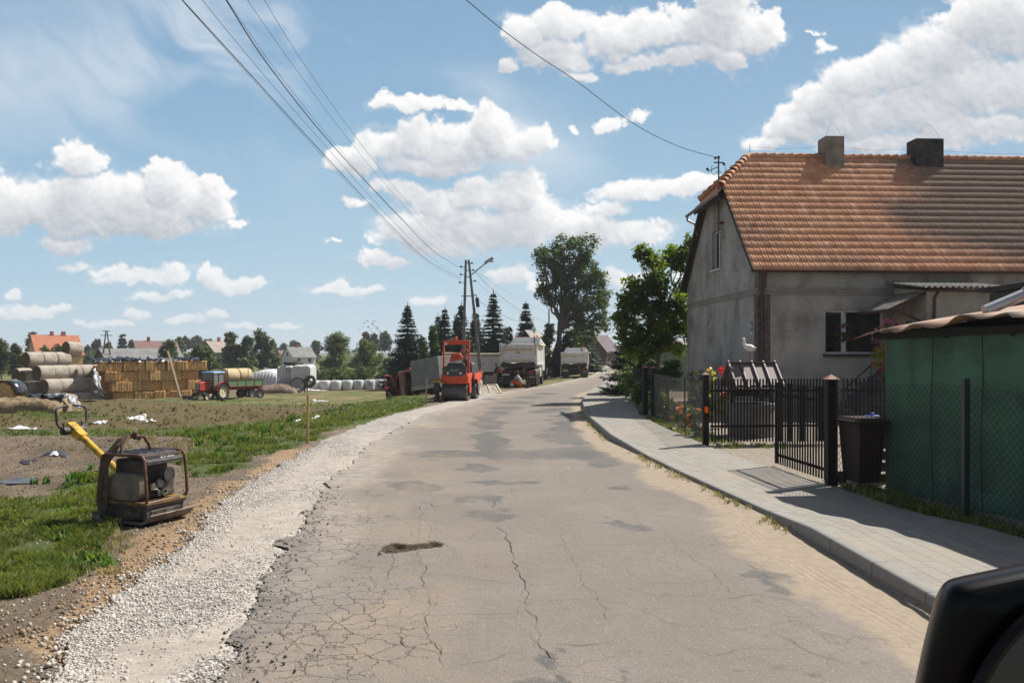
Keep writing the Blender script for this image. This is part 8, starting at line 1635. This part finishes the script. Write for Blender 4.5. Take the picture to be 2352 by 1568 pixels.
OT = mat('orange_roof_tiles', (.42,.15,.075), .8, .12, 1.2); BR = mat('brown_roof_tiles', (.20,.115,.10), .8, .12, 1.2); GRR = mat('grey_roof', (.19,.19,.185), .8, .2, .6); YW = mat('yellow_wall', (.50,.33,.11), .9, .1, 1); WW = mat('white_wall', (.66,.66,.65), .9, .05, 1); BW = mat('dark_brick', (.10,.055,.045), .9, .3, 1.5)
house2('family_house', 'yellow house with a bright orange roof, two chimneys and dormers', 85, 205, 44, 10.5, 9, 3.6, 8.4, YW, OT, wins=((3, 1.6, 1.2, 1.2), (7, 1.6, 1.2, 1.2)), gwins=((3, 4.2, 1, 1.9), (5.6, 4.2, 1, 1.9), (4, 1.5, 1.2, 1.3)), chim=((4.5, .8), (7.2, 1.0)), dormers=2)
house2('barn', 'long low brick barn with a wide pale grey roof', 246, 148, 40, 13.5, 9, 2.7, 4.7, BW, GRR, cat='barn')
house2('family_house', 'grey gabled house under a dark brown roof right of the barn', 322, 185, 40, 9, 8.5, 3.0, 6.6, mat('pale_grey_wall', (.42,.42,.42), .9, .08, 1), BR, gwins=((4.2, 4.0, 1.2, 1.3),), wins=((3, 1.5, 1, 1.2),), chim=((3, .6),))
house2('barn', 'tall grey boarded barn left of the birches', 494, 190, 50, 7, 7, 4.2, 6.6, mat('grey_boards', (.15,.145,.14), .9, .15, 1), mat('pale_barn_roof', (.32,.27,.23), .85, .15, 1), cat='barn', chim=((3, .6),))
house2('cottage', 'small white house with a grey roof in the middle distance', 673, 262, 45, 8.2, 7, 2.6, 5.7, WW, GRR, wins=((2.2, 1.4, 1.1, 1.2), (6, 1.4, 1.1, 1.2)), gwins=((3.5, 3.4, 1.0, 1.2),), chim=((3.5, .5),))
house2('barn', 'dark shed roof just left of the small white house', 648, 300, 45, 8, 5, 2.0, 4.6, BW, BR, cat='shed')
house2('cottage', 'white cottage glimpsed between willow and large spruce', 884, 175, 30, 5.0, 5, 2.4, 3.9, WW, GRR, wins=((1.4, 1.5, .9, 1.1), (3.4, 1.5, .9, 1.1)))
house2('barn', 'dark barn gable behind the near tipper cab', 1254, 92, 74, 6, 4.7, 2.6, 5.5, mat('black_boards', (.045,.04,.038), .9, .3, 2), mat('light_asbestos', (.32,.29,.25), .9, .2, 2), zb=-.9, cat='barn')
house2('village_house', 'dark roofed house half hidden right of the tall tree', 1392, 140, 62, 6, 4.4, 2.6, 5.2, BW, mat('mauve_roof', (.13,.10,.11), .85, .15, 1), zb=-.1)
bx_ = at(1405, 830, 185); tb = empty('transformer_box', (bx_.x, bx_.y, -.05), 0, 'small grey cabinet at the far end of the road', 'cabinet'); mb = MB(); mb.box((0, 0, 1.0), (2.4, 1.2, 1.9)); mb.build('body', mat('grey_cabinet', (.3,.31,.32), .7), tb, bevel=.03); mb = MB(); mb.box((0, 0, 2.0), (2.7, 1.5, .14)); mb.build('roof', GRR, tb)

# ============================================================ AIR
hzm = bpy.data.materials.new('thin_air'); hzm.use_nodes = True; N = hzm.node_tree.nodes; L = hzm.node_tree.links; N.remove(N['Principled BSDF'])
pv = N.new('ShaderNodeVolumePrincipled'); pv.inputs['Color'].default_value = (.86, .91, 1, 1); pv.inputs['Density'].default_value = .00033; pv.inputs['Anisotropy'].default_value = .2; L.new(pv.outputs[0], N['Material Output'].inputs['Volume'])
mb = MB(); mb.box((0, 1500, 9), (6400, 3400, 26)); o = mb.build('haze', hzm); tag(o, kind='stuff')
